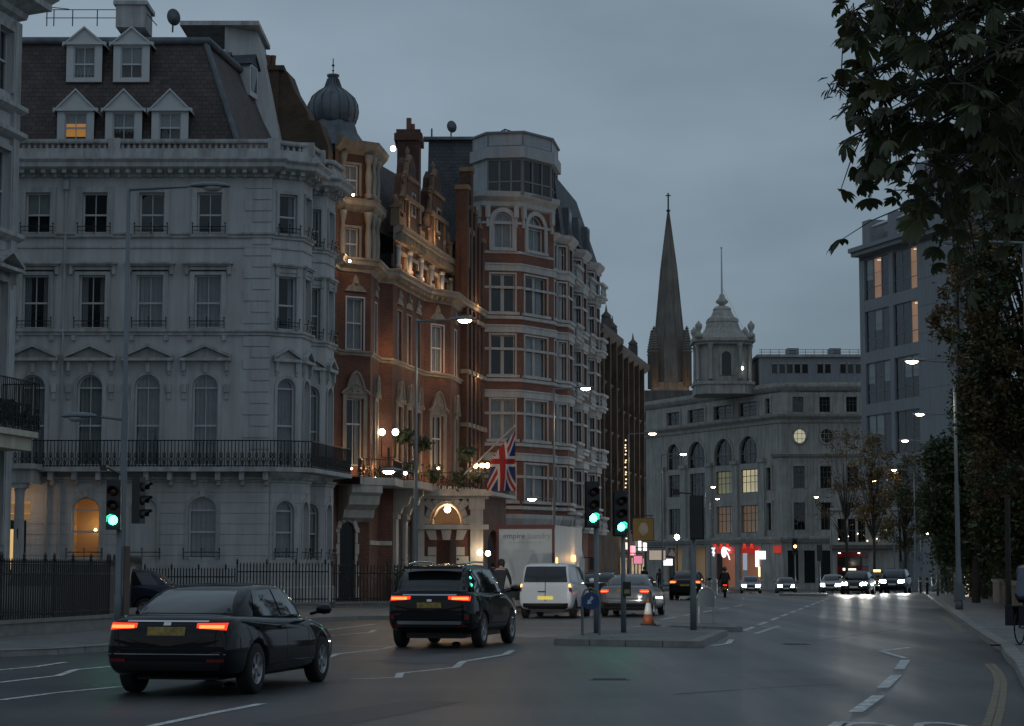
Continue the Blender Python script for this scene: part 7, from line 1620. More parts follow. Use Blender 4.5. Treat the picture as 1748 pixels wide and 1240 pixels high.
def patch(bvh, corners, axis, m, parent, name, nx=8, nz=5, off=.008, L=10, rnd=0.0):
    """panel that follows the body: corners (bl, br, tr, tl) in (x,z) for rear/front or (y,z) for sides"""
    (a, b_, c, d) = [Vector(q) for q in corners]; V = []; ok = True
    for j in range(nz+1):
        for i in range(nx+1):
            s, t = i/nx, j/nz
            if rnd:
                q = rnd*(1-(2*s-1)**2)**.5 if abs(2*s-1) < 1 else 0; t = .5+(t-.5)*(1-rnd+q)
            p = a.lerp(b_, s).lerp(d.lerp(c, s), t)
            if axis == 'rear': o, dr = Vector((p.x, -L, p.y)), Vector((0, 1, 0))
            elif axis == 'front': o, dr = Vector((p.x, L, p.y)), Vector((0, -1, 0))
            elif axis == 'right': o, dr = Vector((L, p.x, p.y)), Vector((-1, 0, 0))
            elif axis == 'top': o, dr = Vector((p.x, p.y, L)), Vector((0, 0, -1))
            else: o, dr = Vector((-L, p.x, p.y)), Vector((1, 0, 0))
            h = bvh.ray_cast(o, dr)
            if h[0] is None: V.append(None)
            else: V.append(h[0]-dr*off)
    good = [v for v in V if v is not None]
    if not good: return None
    b = MB(); b.v = [tuple(v) if v is not None else (0, 0, 0) for v in V]; n = nx+1
    for j in range(nz):
        for i in range(nx):
            f = [j*n+i, j*n+i+1, (j+1)*n+i+1, (j+1)*n+i]
            if any(V[q] is None for q in f): continue
            if axis in ('front', 'left'): f = f[::-1]
            b.f.append(f); b.m.append(0); b.sm.append(True)
    return b.build(name, m, parent)
def wheel(t, x, y, wr, tyre, rim, m=alloy):
    e = bpy.data.objects.new('wheel', tyre); COL.objects.link(e); e.parent = t; e.location = (x, y, wr); e.rotation_euler = (0, math.pi/2 if x > 0 else -math.pi/2, 0)
    if not tyre.materials: tyre.materials.append(rubber)
    obj('rim', rim, m, e); return e
def car(name, label, cat, kind, pos, head, pm, group, rear=None, front=None, detail=2, lit_tail=None, plate=None, wheelm=None):
    B = BODY[kind]; L, W, H = B['L'], B['W'], B['H']; hw = W/2; bm_, bvh, under, tyre, rim = car_shape(kind)
    t = thing(name, label, cat, pos, head, group); bd = bpy.data.objects.new('body', bm_.copy()); bd.data.materials.clear(); bd.data.materials.append(pm); COL.objects.link(bd); bd.parent = t
    obj('underbody', under, trimblack, t)
    for x in (-1, 1):
        for y in (-1, 1): wheel(t, x*(hw-.115), y*B['wb']/2, B['wr'], tyre, rim, wheelm or alloy)
    bz = B['belt']; g = lambda f: -L/2+L*f; tp = B['top']
    P = lambda *a, **k: patch(bvh, *a, **k)
    # glazing
    zr_ = lambda r: bz+(H-bz)*r
    rb, rt, z_0, z_1 = {'suv': (.80, .66, bz+.06, zr_(.86)), 'van': (.8, .72, bz+.04, zr_(.84)), 'hatch': (.76, .6, bz+.05, zr_(.84))}.get(kind, (.70, .54, bz+.09, zr_(.80)))
    P([(-hw*rb, z_0), (hw*rb, z_0), (hw*rt, z_1), (-hw*rt, z_1)], 'rear', carglass, t, 'rear_window', nx=14, nz=10)
    P([(-hw*.8, bz+.02), (hw*.8, bz+.02), (hw*.62, zr_(.86)), (-hw*.62, zr_(.86))], 'front', carglass, t, 'windscreen', nx=12, nz=8)
    ya, yb = g(tp[1][0])-.05*L, g(tp[-2][0])+.08*L; ym = (ya+yb)/2+.05
    if kind == 'van': ya = ym+.1
    for sd in ('right', 'left'):
        if kind != 'van': P([(ya+.1, bz+.04), (ym-.04, bz+.03), (ym-.04, zr_(.82)), (g(tp[1][0])+.18, zr_(.8))], sd, carglass, t, 'side_window', nx=8, nz=4)
        P([(ym+.04, bz+.03), (yb-.1, bz+.03), (g(tp[-2][0])+.02, zr_(.8)), (ym+.04, zr_(.82))], sd, carglass, t, 'side_window', nx=8, nz=4)
        if detail > 1:
            for yy in (ym-.05, ym-.95 if kind != 'van' else ym+.9): P([(yy-.25, bz-.13), (yy-.07, bz-.13), (yy-.07, bz-.09), (yy-.25, bz-.09)], sd, chrome if kind == 'suv' else pm, t, 'door_handle', nx=3, nz=1, off=.03)
            for yy in (ym, ym+.98, ya-.02 if kind != 'van' else ym-.8): P([(yy-.006, .32), (yy+.006, .32), (yy+.006, bz-.02), (yy-.006, bz-.02)], sd, trimblack, t, 'door_seam', nx=1, nz=8, off=.003)
            P([(g(.25), B['wr']-.05), (g(.78), B['wr']-.05), (g(.78), B['wr']+.03), (g(.25), B['wr']+.03)], sd, trimblack, t, 'sill_trim', nx=10, nz=2, off=.008)
    for sx in (-1, 1):
        b = MB(); y0 = g(tp[-1][0])-.12; b.tube([(sx*hw*.9, y0, bz+.02), (sx*hw*1.06, y0, bz+.06)], .025, 5); b.lathe((0, 0, 0), [(.02, -.07), (.09, -.05), (.1, 0), (.085, .05), (.02, .07)], 10)
        o = b.build('door_mirror', pm if kind != 'van' else trimblack, t)
        # bowl of the mirror
        b = MB(); b.lathe((0, 0, 0), [(.02, -.07), (.085, -.055), (.1, 0), (.085, .055), (.02, .07)], 10); q = b.build('mirror_shell', pm, o, (sx*hw*1.12, y0, bz+.09), (0, math.pi/2, 0)); q.scale = (.75, 1.0, 1.6)
    R_ = dict(lamps=[(.62, .93, bz-.2, bz-.09)], plate=(bz-.36, bz-.25)); R_.update(rear or {})
    # rear
    for k, (x0, x1, z0, z1) in enumerate(R_['lamps']):
        for sx in (-1, 1):
            q = [(sx*hw*x0, z0+.3*(z1-z0)), (sx*hw*x1, z0), (sx*hw*x1, z1), (sx*hw*x0, z1-.05*(z1-z0))]; q = q if sx > 0 else [q[1], q[0], q[3], q[2]]
            lm_ = P(q, 'rear', (lit_tail or tail_dim), t, 'tail_lamp', nx=10, nz=3, off=.012)
            if lit_tail and lm_ and R_.get('core'):
                cx0, cx1, cz0, cz1 = R_['core']; q = [(sx*hw*cx0, cz0), (sx*hw*cx1, cz0), (sx*hw*cx1, cz1), (sx*hw*cx0, cz1)]; q = q if sx > 0 else [q[1], q[0], q[3], q[2]]; P(q, 'rear', brake_hot, lm_, 'brake_core', nx=6, nz=2, off=.018)
    if detail > 0:
        z0, z1 = R_['plate']; xw = .26
        pl_ = P([(-xw, z0), (xw, z0), (xw, z1), (-xw, z1)], 'rear', plate or plate_y, t, 'number_plate', nx=4, nz=1, off=.016)
        if False:
            for k in range(7):
                x = -xw+.05+k*.067+(.02 if k > 3 else 0); P([(x, z0+.025), (x+.042, z0+.025), (x+.042, z1-.025), (x, z1-.025)], 'rear', trimblack, pl_, 'plate_mark', nx=1, nz=1, off=.02) if k % 1 == 0 else None
        P([(-hw*.75, .34 if kind != 'suv' else .44), (hw*.75, .34 if kind != 'suv' else .44), (hw*.8, .46 if kind != 'suv' else .56), (-hw*.8, .46 if kind != 'suv' else .56)], 'rear', R_.get('bumperm', trimblack), t, 'rear_bumper_trim', nx=10, nz=2, off=.012)
        if detail > 1 and kind != 'van':
            for sx in (-1, 1): P([(sx*hw*.7-.006, .62), (sx*hw*.7+.006, .62), (sx*hw*.74+.006, bz-.02), (sx*hw*.74-.006, bz-.02)], 'rear', interior, t, 'boot_seam', nx=1, nz=6, off=.004)
            P([(-hw*.7, .615), (hw*.7, .615), (hw*.7, .627), (-hw*.7, .627)], 'rear', interior, t, 'boot_seam', nx=10, nz=1, off=.004); P([(-hw*.86, .545), (hw*.86, .545), (hw*.86, .556), (-hw*.86, .556)], 'rear', chrome, t, 'bumper_strip', nx=12, nz=1, off=.008)
            P([(-.05, R_['plate'][1]+.02), (.05, R_['plate'][1]+.02), (.05, R_['plate'][1]+.065), (-.05, R_['plate'][1]+.065)], 'rear', chrome, t, 'boot_badge', nx=2, nz=1, off=.01)
            for sx in (-1, 1): q = [(sx*hw*.6, .45), (sx*hw*.84, .45), (sx*hw*.84, .49), (sx*hw*.6, .49)]; P(q if sx > 0 else [q[1], q[0], q[3], q[2]], 'rear', tail_dim, t, 'bumper_reflector', nx=3, nz=1, off=.02)
        if R_.get('strip'): z0, z1 = R_['strip']; P([(-hw*.6, z0), (hw*.6, z0), (hw*.6, z1), (-hw*.6, z1)], 'rear', chrome, t, 'chrome_strip', nx=8, nz=1, off=.015)
        if R_.get('skid'):
            P([(-hw*.7, .5), (hw*.7, .5), (hw*.72, .57), (-hw*.72, .57)], 'rear', steel, t, 'skid_plate', nx=8, nz=1, off=.02)
            for sx in (-1, 1): q = [(sx*hw*.78, .6), (sx*hw*.88, .6), (sx*hw*.88, .7), (sx*hw*.78, .7)]; P(q if sx > 0 else [q[1], q[0], q[3], q[2]], 'rear', tail_dim, t, 'reflector', nx=2, nz=1, off=.015)
        if kind == 'suv':
            b = MB(); ys_ = g(.05); b.box((-hw*.62, ys_-.06, H-.1), (hw*.62, ys_+.22, H-.04)); b.build('roof_spoiler', pm, t)
            for sx in (-1, 1): b = MB(); b.tube([(sx*hw*.62, g(.12), H-.0), (sx*hw*.64, g(.3), H+.05), (sx*hw*.64, g(.5), H+.045), (sx*hw*.6, g(.6), H-.03)], .022, 6); b.build('roof_rail', chrome, t)
        if kind == 'none': b = MB(); b.tube([(hw*.5, -L/2+.12, .27), (hw*.5, -L/2+.02, .27)], .04, 8); b.tube([(-hw*.5, -L/2+.12, .27), (-hw*.5, -L/2+.02, .27)], .04, 8); b.build('exhaust', chrome, t)
    # front
    Fz = .66 if kind != 'suv' else .84
    for sx in (-1, 1):
        q = [(sx*hw*.44, Fz-.08), (sx*hw*.86, Fz-.06), (sx*hw*.86, Fz+.1), (sx*hw*.46, Fz+.08)]; q = q if sx > 0 else [q[1], q[0], q[3], q[2]]
        P(q, 'front', front or lampoff, t, 'headlamp', nx=6, nz=3, off=.012)
    P([(-hw*.42, Fz-.12), (hw*.42, Fz-.12), (hw*.46, Fz+.07), (-hw*.46, Fz+.07)], 'front', trimblack, t, 'grille', nx=8, nz=3, off=.012)
    P([(-hw*.7, .34), (hw*.7, .34), (hw*.7, .44), (-hw*.7, .44)], 'front', trimblack, t, 'lower_grille', nx=8, nz=2, off=.012)
    P([(-.26, Fz-.24), (.26, Fz-.24), (.26, Fz-.13), (-.26, Fz-.13)], 'front', plate_w, t, 'number_plate', nx=3, nz=1, off=.02)
    return t
HD = ROADANG
def at_rear(px, py, kind, head=HD):     # pixel midway between the rear tyre contacts
    p = G(px, py); return Vector((p.x, p.y, 0))+Vector((-math.sin(head), math.cos(head), 0))*BODY[kind]['wb']/2
blackp = paint('black', (.006, .007, .009)); greyp = paint('grey', (.16, .17, .18), .3, .5); whitep = paint('white', (.66, .67, .68), .35, 0); silverp = paint('silver', (.33, .34, .35), .3, .5); navy = paint('navy', (.015, .02, .035))
car('black_saloon', 'black saloon car in the left foreground driving away with red tail lamps', 'car', 'sedan', at_rear(328, 1183, 'sedan', HD-.02), HD-.02, blackp, 'traffic driving away', rear=dict(lamps=[(.44, .86, .86, .955)], plate=(.79, .9), core=(.48, .83, .885, .925), strip=(.965, .985)), lit_tail=tail_lit)
car('black_suv', 'black sport utility car with roof rails, lit tail lamps and yellow plate', 'car', 'suv', at_rear(752, 1105, 'suv', HD-.03), HD-.03, blackp, 'traffic driving away', rear=dict(lamps=[(.42, .89, .985, 1.085)], plate=(.84, .95), core=(.5, .86, 1.01, 1.06), strip=(1.095, 1.12), skid=True), lit_tail=tail_lit)
van = car('white_van', 'small white panel van behind the box truck', 'van', 'van', at_rear(938, 1055, 'van'), HD, whitep, 'traffic driving away', rear=dict(lamps=[(.86, .985, .82, 1.13)], plate=(.62, .73), core=(.88, .975, 1.02, 1.1)), lit_tail=tail_dim, plate=plate_lit, detail=2, wheelm=trimblack)
for sx in (-1, 1):
    _, bvh_v, *_r = car_shape('van'); q = [(sx*.925*.86, 1.04), (sx*.925*.975, 1.04), (sx*.925*.975, 1.13), (sx*.925*.86, 1.13)]; patch(bvh_v, q if sx > 0 else [q[1], q[0], q[3], q[2]], 'rear', emit('amber_lamp', (1, .45, .15), 6), van, 'brake_lamp', nx=3, nz=2, off=.03)
_, bvh_v, *_r = car_shape('van')
patch(bvh_v, [(-.9, .3), (.9, .3), (.9, .5), (-.9, .5)], 'rear', trimblack, van, 'rear_bumper', nx=12, nz=3, off=.03)
patch(bvh_v, [(-.012, .55), (.012, .55), (.012, 1.7), (-.012, 1.7)], 'rear', trimblack, van, 'door_seam', nx=1, nz=10, off=.012)
patch(bvh_v, [(-.25, .86), (.02, .86), (.02, .9), (-.25, .9)], 'rear', trimblack, van, 'door_handle', nx=3, nz=1, off=.03)
merc = car('grey_saloon', 'silver grey saloon with red brake lamps behind the island signals', 'car', 'sedan', at_rear(1072, 1052, 'sedan'), HD, greyp, 'traffic driving away', rear=dict(lamps=[(.58, .88, .80, .93)], plate=(.82, .93), core=(.62, .9, .85, .88)), lit_tail=tail_lit)
car('dark_hatchback', 'dark hatchback with glowing orange tail lamps, farthest car heading away', 'car', 'hatch', at_rear(1172, 1024, 'hatch'), HD, blackp, 'traffic driving away', rear=dict(lamps=[(.5, .9, .86, 1.0)], plate=(.72, .82), core=(.56, .87, .88, .97)), lit_tail=tail_lit, detail=1)
car('dark_hatchback', 'dark hatchback between the white van and the grey saloon, half hidden', 'car', 'hatch', Vector((XY(1030, 88).x, 88, 0)), HD, navy, 'traffic driving away', detail=1)
UP = math.pi+HD
def oncoming(name, label, kind, px, Y, pm, fm, dh=0.0, cat='car'):
    p = XY(px, Y); return car(name, label, cat, kind, (p.x, p.y, zg(Y)), UP+dh, pm, 'oncoming traffic with headlamps', front=fm, detail=0)
oncoming('black_oncoming_car', 'black oncoming car with two blazing headlamps, nearest in the right lane', 'hatch', 1464, 131, blackp, headlit, -.1)
oncoming('dark_oncoming_car', 'dark oncoming car with bluish headlamps beside the right kerb', 'suv', 1528, 143, navy, headblue, -.1)
oncoming('silver_oncoming_car', 'silver oncoming saloon left of the black one', 'sedan', 1421, 158, silverp, headlit, -.05)
oncoming('pale_oncoming_car', 'pale small oncoming car in front of the red lit shop', 'hatch', 1281, 178, silverp, headlit, .1)
oncoming('grey_oncoming_car', 'grey oncoming car left of the distant island', 'sedan', 1341, 186, greyp, headlit, .1)
tx = oncoming('black_taxi', 'black taxi with an amber roof sign behind the oncoming cars', 'suv', 1497, 163, blackp, headlit, 0, 'taxi')
b = MB(); b.box((-.28, .0, 1.74), (.28, .2, 1.86)); b.build('roof_sign', emit('taxi_amber', (1, .5, .12), 5), tx)
# headlamp beams that reach the road
for px, Y, s in ((1446, 129, 1), (1482, 129, 1), (1512, 141, 1), (1544, 141, 1)):
    p = D(px, 999, Y-1.2); lamp('headlamp_beam', (p.x, p.y-.4, .7), 260, (1, .95, .86), None, .08, spot=R(50), aim=(-.15, -1, -.05))
# parked cars behind the left railing
for px, Y, pm, lb_ in ((60, 60, silverp, 'pale parked car glimpsed through the left railing, in front of the porch'), (185, 63, navy, 'dark parked car glimpsed through the left railing beside the signal pole')):
    p = XY(px, Y); car('parked_car', lb_, 'car', 'hatch', (p.x, p.y, .125), R(90), pm, 'cars parked in front of the white house', detail=1)
# ---------------------------------------------------------------- box truck
YT = 78.0; tp_ = XY(897, YT); trk = thing('box_truck', 'white box truck with red brown edged roller door and faint blue lettering', 'truck', (tp_.x, tp_.y, 0), HD, 'traffic driving away')
W_, H0, H1_, LT = 2.25, .95, 3.28, 6.6; hw = W_/2; boxw = mat('truck_white', (.62, .62, .60), .5, var=.08, scale=1.2, streak=.15); redbrown = mat('truck_redbrown', (.16, .04, .03), .5, var=.15)
b = MB(); b.box((-hw, .02, H0), (hw, LT, H1_)); b.build('box_body', boxw, trk)
b = MB(); b.box((-hw+.1, 0, H0+.1), (hw-.1, .016, H1_-.14)); b.build('roller_door', mat('roller_shutter', (.62, .61, .57), .5, var=.05), trk)
for k in range(7): b = MB(); z = H0+.1+k*.31; b.box((-hw+.1, -.006, z), (hw-.1, 0.0, z+.3)); b.build('door_slat', MATS['roller_shutter'], trk)
b = MB(); b.box((-hw-.01, -.03, H1_-.14), (hw+.01, .02, H1_+.02)); b.build('top_frame', redbrown, trk)
for s in (-1, 1): b = MB(); b.box((s*hw-(.1 if s > 0 else -.0)-(0 if s > 0 else .0), -.03, H0), (s*hw+(0 if s > 0 else .1), .015, H1_-.14)); b.build('side_frame', redbrown, trk)
b = MB(); b.box((-hw, -.05, .55), (hw, .1, .95)); b.build('tail_lift', trimblack, trk)
b = MB(); b.box((-.45, .2, .45), (.45, LT+2, .8)); b.build('chassis', trimblack, trk)
b = MB(); b.box((-hw+.1, LT+.05, .5), (hw-.1, LT+1.3, 2.0)); b.frustum([(-hw+.1, LT+.05), (hw-.1, LT+.05), (hw-.1, LT+1.3), (-hw+.1, LT+1.3)], 2.0, [(-hw+.2, LT+.05), (hw-.2, LT+.05), (hw-.2, LT+.8), (-hw+.2, LT+.8)], 2.7); b.build('cab', whitep, trk)
_, _, _, tyt, rmt = car_shape('suv')
for y in (1.3, LT+.7):
    for s in (-1, 1): wheel(trk, s*(hw-.2), y, .37, tyt, rmt, trimblack)
for s in (-1, 1): b = MB(); b.box((s*hw*.86-.12, -.07, .68), (s*hw*.86+.12, -.05, .82)); b.build('tail_lamp', tail_dim, trk)
for y, z, w in ((.25, 1.95, .16), (3.9, 2.05, .75)): b = MB(); b.box((hw, y, z-.12), (hw+.05, y+w, z+.1)); b.build('side_marker', emit('marker_amber', (1, .52, .12), 4), trk)
lamp('marker_glow', (hw+.4, 4.2, 2.05), 12, (1, .55, .2), trk, .1)
b = MB(); b.tube([(hw-.2, LT+1.0, 2.1), (hw+.25, LT+1.1, 2.1)], .02, 5); b.box((hw+.15, LT+1.05, 1.6), (hw+.35, LT+1.13, 2.1)); b.build('mirror', trimblack, trk)
def text(s, size, m, parent, loc, rot, name='lettering', align='LEFT'):
    c = bpy.data.curves.new('txt', 'FONT'); c.body = s; c.size = size; c.extrude = .004; c.align_x = align; o = bpy.data.objects.new('txt', c); COL.objects.link(o); me = evalmesh(o); bpy.data.objects.remove(o); return obj(name, me, m, parent, loc, rot)
text('empire', .30, mat('letter_blue', (.12, .17, .24), .6, var=.1), trk, (-hw+.26, -.012, H1_-.5), (math.pi/2, 0, 0)); text('laundry', .30, mat('letter_pale', (.36, .38, .37), .6, var=.1), trk, (-hw+1.2, -.012, H1_-.5), (math.pi/2, 0, 0))
for k in range(8): b = MB(); b.box((-hw+.5+k*.16, -.011, H1_-.66), (-hw+.6+k*.16, -.007, H1_-.64)); b.build('small_print', MATS['letter_pale'], trk)
# ---------------------------------------------------------------- buses
busred = paint('bus_red', (.22, .012, .012), .5, 0); busglow = emit('bus_interior', (1, .85, .6), .07)
def bus(label, px, Y, head, L=10.2):
    p = XY(px, Y); t = thing('red_bus', label, 'bus', (p.x, p.y, zg(Y)), head, 'double deck buses'); w = 1.25; H = 4.3
    b = MB(); b.box((-w, -L, .35), (w, 0, 1.0)); b.box((-w, -L, 2.15), (w, 0, 2.75)); b.box((-w, -L, 3.75), (w, -.05, 4.2)); b.box((-w+.08, -L+.05, 4.2), (w-.08, -.2, H)); b.build('body', busred, t)
    b = MB(); b.box((-w+.03, -L+.03, 1.0), (w-.03, -.03, 2.15)); b.box((-w+.03, -L+.03, 2.75), (w-.03, -.03, 3.75)); b.build('cabin', roomdark, t)
    for z0, z1 in ((1.05, 2.1), (2.8, 3.7)):
        b = MB(); b.box((-w+.1, 0, z0), (w-.1, .02, z1)); b.build('windscreen', carglass, t)
        for s in (-1, 1):
            for k in range(7): b = MB(); y = -1.0-k*1.28; b.box((s*w-.01, y-1.15, z0), (s*w+.01, y, z1)); b.build('side_window', carglass, t)
    for s in (-1, 1): b = MB(); b.box((s*w-.05, -.1, 1.0), (s*w+.05*0, .03, 3.8)); b.build('corner_pillar', busred, t)
    b = MB(); b.box((-.75, 0, 2.28), (.75, .03, 2.66)); b.build('blind_box', trimblack, t); b = MB(); b.box((-.68, .03, 2.38), (.25, .04, 2.56)); b.build('destination_blind', emit('blind_glow', (1, .95, .75), 1.6), t); b = MB(); b.box((.4, .03, 2.36), (.68, .04, 2.6)); b.build('route_number', MATS['blind_glow'], t)
    for s in (-1, 1):
        b = MB(); b.lathe((0, 0, 0), [(.13, 0), (.1, .04)], 12); b.build('headlamp', lampoff if L < 10 else headlit, t, (s*.9, .0, .75), (-math.pi/2, 0, 0)); b = MB(); b.box((s*1.0-.1, -.05, 4.12), (s*1.0+.1, .03, 4.2)); b.build('marker_lamp', lampoff if L < 10 else emit('marker_white', (.9, .93, 1), 6), t)
        for y in (-2.3, -7.6): wheel(t, s*(w-.16), y, .42, tyt, rmt, alloy)
    return t
bus('red double deck bus head on behind the oncoming cars', 1450, 214, UP-.05+math.pi-math.pi)

# the sport utility car's own dipped beam falls on the van in front
q = at_rear(752, 1105, 'suv', HD-.03)+Vector((ROAD.x, ROAD.y, 0))*2.6
for s_ in (-.6, .6): lamp('dipped_beam', (q.x+s_, q.y, .8), 1800, (1, .95, .88), None, .08, spot=R(36), aim=(ROAD.x+.02, ROAD.y, -.012))
# ================================================================== PEOPLE AND TWO-WHEELERS
skinm = mat('skin', (.36, .22, .16), .6, var=.1); shoe = mat('shoe_black', (.012, .012, .013), .5)
POSES = {
 'walk': dict(p=(0, 0, .95), c=(0, .02, 1.38), n=(0, .03, 1.5), h=(0, .05, 1.68), knee=((-.1, .2, .52), (.1, -.02, .5)), ankle=((-.1, .3, .09), (.1, -.34, .14)), toe=((-.1, .46, .05), (.1, -.22, .03)), elbow=((-.25, -.12, 1.14), (.25, .1, 1.14)), wrist=((-.24, -.02, .9), (.26, .3, .95))),
 'stand': dict(p=(0, 0, .95), c=(0, .0, 1.38), n=(0, .02, 1.5), h=(0, .04, 1.68), knee=((-.1, .03, .5), (.1, .03, .5)), ankle=((-.11, 0, .09), (.11, 0, .09)), toe=((-.12, .15, .04), (.12, .15, .04)), elbow=((-.26, -.04, 1.12), (.26, -.04, 1.12)), wrist=((-.25, .08, .88), (.25, .08, .88))),
 'ride': dict(p=(0, -.22, 1.03), c=(0, .12, 1.46), n=(0, .2, 1.57), h=(0, .28, 1.74), knee=((-.1, .2, .86), (.1, .14, .66)), ankle=((-.1, .02, .52), (.1, .02, .2)), toe=((-.1, .16, .46), (.1, .16, .14)), elbow=((-.25, .32, 1.26), (.25, .32, 1.26)), wrist=((-.24, .52, 1.1), (.24, .52, 1.1))),
 'scoot': dict(p=(0, -.25, .84), c=(0, -.12, 1.28), n=(0, -.08, 1.4), h=(0, -.04, 1.58), knee=((-.16, .18, .8), (.16, .18, .8)), ankle=((-.15, .22, .36), (.15, .22, .36)), toe=((-.15, .38, .32), (.15, .38, .32)), elbow=((-.27, .08, 1.06), (.27, .08, 1.06)), wrist=((-.28, .34, 1.0), (.28, .34, 1.0))),
}
def person(label, loc, head, pose, coat, legs, hair, sc=1.0, helmet=None, group=None):
    q = POSES[pose]; t = thing('person', label, 'person', loc, head, group); t.scale = (sc,)*3
    V = []; E = []; Rr = []
    def add(p, r, par=None):
        V.append(p); Rr.append(r if isinstance(r, tuple) else (r, r))
        if par is not None: E.append((par, len(V)-1))
        return len(V)-1
    pe = add(q['p'], (.165, .125)); mid = add(tuple((a+b)/2 for a, b in zip(q['p'], q['c'])), (.155, .115), pe); ch = add(q['c'], (.175, .12), mid); ne = add(q['n'], .065, ch); hd_ = add(tuple(a*.45+b*.55 for a, b in zip(q['n'], q['h'])), (.085, .095), ne); ht = add((q['h'][0], q['h'][1], q['h'][2]+.03), (.085, .1), hd_)
    for i, s in ((0, -1), (1, 1)):
        hip = add((s*.1, q['p'][1], q['p'][2]-.06), .105, pe); kn = add(q['knee'][i], .068, hip); cf = add(tuple(a*.6+b*.4 for a, b in zip(q['knee'][i], q['ankle'][i])), .062, kn); an = add(q['ankle'][i], .043, cf); add(q['toe'][i], .038, an)
        sh = add((s*.19, q['c'][1], q['c'][2]+.06), .075, ch); el = add(q['elbow'][i], .05, sh); wr = add(q['wrist'][i], .034, el)
    me = bpy.data.meshes.new('fig'); me.from_pydata(V, E, []); o = bpy.data.objects.new('fig', me); COL.objects.link(o)
    sk = o.modifiers.new('skin', 'SKIN'); sk.use_smooth_shade = True
    for v, r in zip(me.skin_vertices[0].data, Rr): v.radius = r
    me.skin_vertices[0].data[0].use_root = True
    s_ = o.modifiers.new('sub', 'SUBSURF'); s_.levels = s_.render_levels = 1
    body = evalmesh(o); bpy.data.objects.remove(o)
    for m_ in (coat, legs, skinm, shoe): body.materials.append(m_)
    hipz = q['p'][2]-.05; neckz = q['n'][2]-.01
    ank = max(q['ankle'][0][2], q['ankle'][1][2])
    for p in body.polygons:
        c = p.center; arm = min((c-Vector(q['wrist'][i])).length for i in (0, 1)) < .06
        near = min((c-Vector(q['knee'][i])).length for i in (0, 1)); an_ = min(min((c-Vector(q['ankle'][i])).length, (c-Vector(q['toe'][i])).length) for i in (0, 1))
        p.material_index = 2 if (c.z > neckz and abs(c.x) < .14) or arm else 3 if an_ < .1 else 1 if (c.z < hipz and abs(c.x) < .22 and near < .62 and not (c.y > .25 and c.z > .9)) else 0
        p.use_smooth = True
    obj('body', body, None, t)
    hp = Vector(q['h']); hm_ = MB()
    if helmet: hm_.lathe((hp.x, hp.y, hp.z), [(.13, -.06), (.14, .02), (.12, .11), (.06, .16), (.01, .17)], 14); hm_.build('helmet', helmet, t)
    else:
        hm_.lathe((hp.x, hp.y-.02, hp.z), [(.09, -.12), (.105, -.04), (.108, .04), (.085, .11), (.02, .135)], 14); hm_.build('hair', hair, t)
    f = MB(); f.lathe((hp.x, hp.y+.1, hp.z-.04), [(.02, -.02), (.018, 0), (.008, .03)], 6); f.build('nose', skinm, t)
    for i in (0, 1):
        w = Vector(q['wrist'][i]); d = (w-Vector(q['elbow'][i])).normalized(); sd = d.cross(Vector((1, 0, 0))).normalized(); h = MB()
        h.tube([w, w+d*.05, w+d*.09], [.03, .04, .034], 8)
        for k in range(4): a = w+d*.085+sd*(-.027+.018*k); l_ = (.06, .075, .07, .055)[k]; h.tube([a, a+d*l_*.55, a+d*l_+Vector((0, .015, -.01))], [.0095, .009, .006], 5)
        th = w+d*.03+sd*.035; h.tube([th, th+sd*.03+d*.03, th+sd*.035+d*.06], [.012, .011, .008], 5); h.build('hand', skinm, t)
    return t
dk = mat('coat_dark', (.018, .02, .024), .85, var=.2); nv = mat('coat_navy', (.02, .028, .045), .85, var=.2); bl = mat('shirt_blue_grey', (.10, .13, .17), .85, var=.2); jn = mat('trousers_dark', (.016, .018, .023), .85, var=.2); hr = mat('hair_dark', (.014, .01, .008), .7); gy = mat('coat_grey', (.09, .09, .092), .85, var=.2)
def gpos(px, Y, z=.12): p = XY(px, Y); return (p.x, p.y, zg(Y)+z)
person('pedestrian in dark clothes walking in front of the red phone box', gpos(1668, 108), HD, 'walk', dk, jn, hr)
person('distant pedestrian in grey coat beside the dark signal on the right pavement', gpos(1611, 121), math.pi, 'walk', gy, jn, hr, group='distant pedestrians')
person('distant pedestrian in pale top right of the dark signal', gpos(1622, 126), HD, 'stand', bl, jn, hr, group='distant pedestrians')
person('distant pedestrian in dark coat under the gold hanging sign', gpos(1100, 148), math.pi, 'walk', dk, jn, hr, group='distant pedestrians')
person('distant pedestrian in navy coat standing below the white box sign', gpos(1126, 160), HD, 'walk', nv, jn, hr, group='distant pedestrians')
person('figure in navy coat on the porch steps of the brick hotel', gpos(842, 101), HD, 'stand', nv, jn, hr, 1.03)
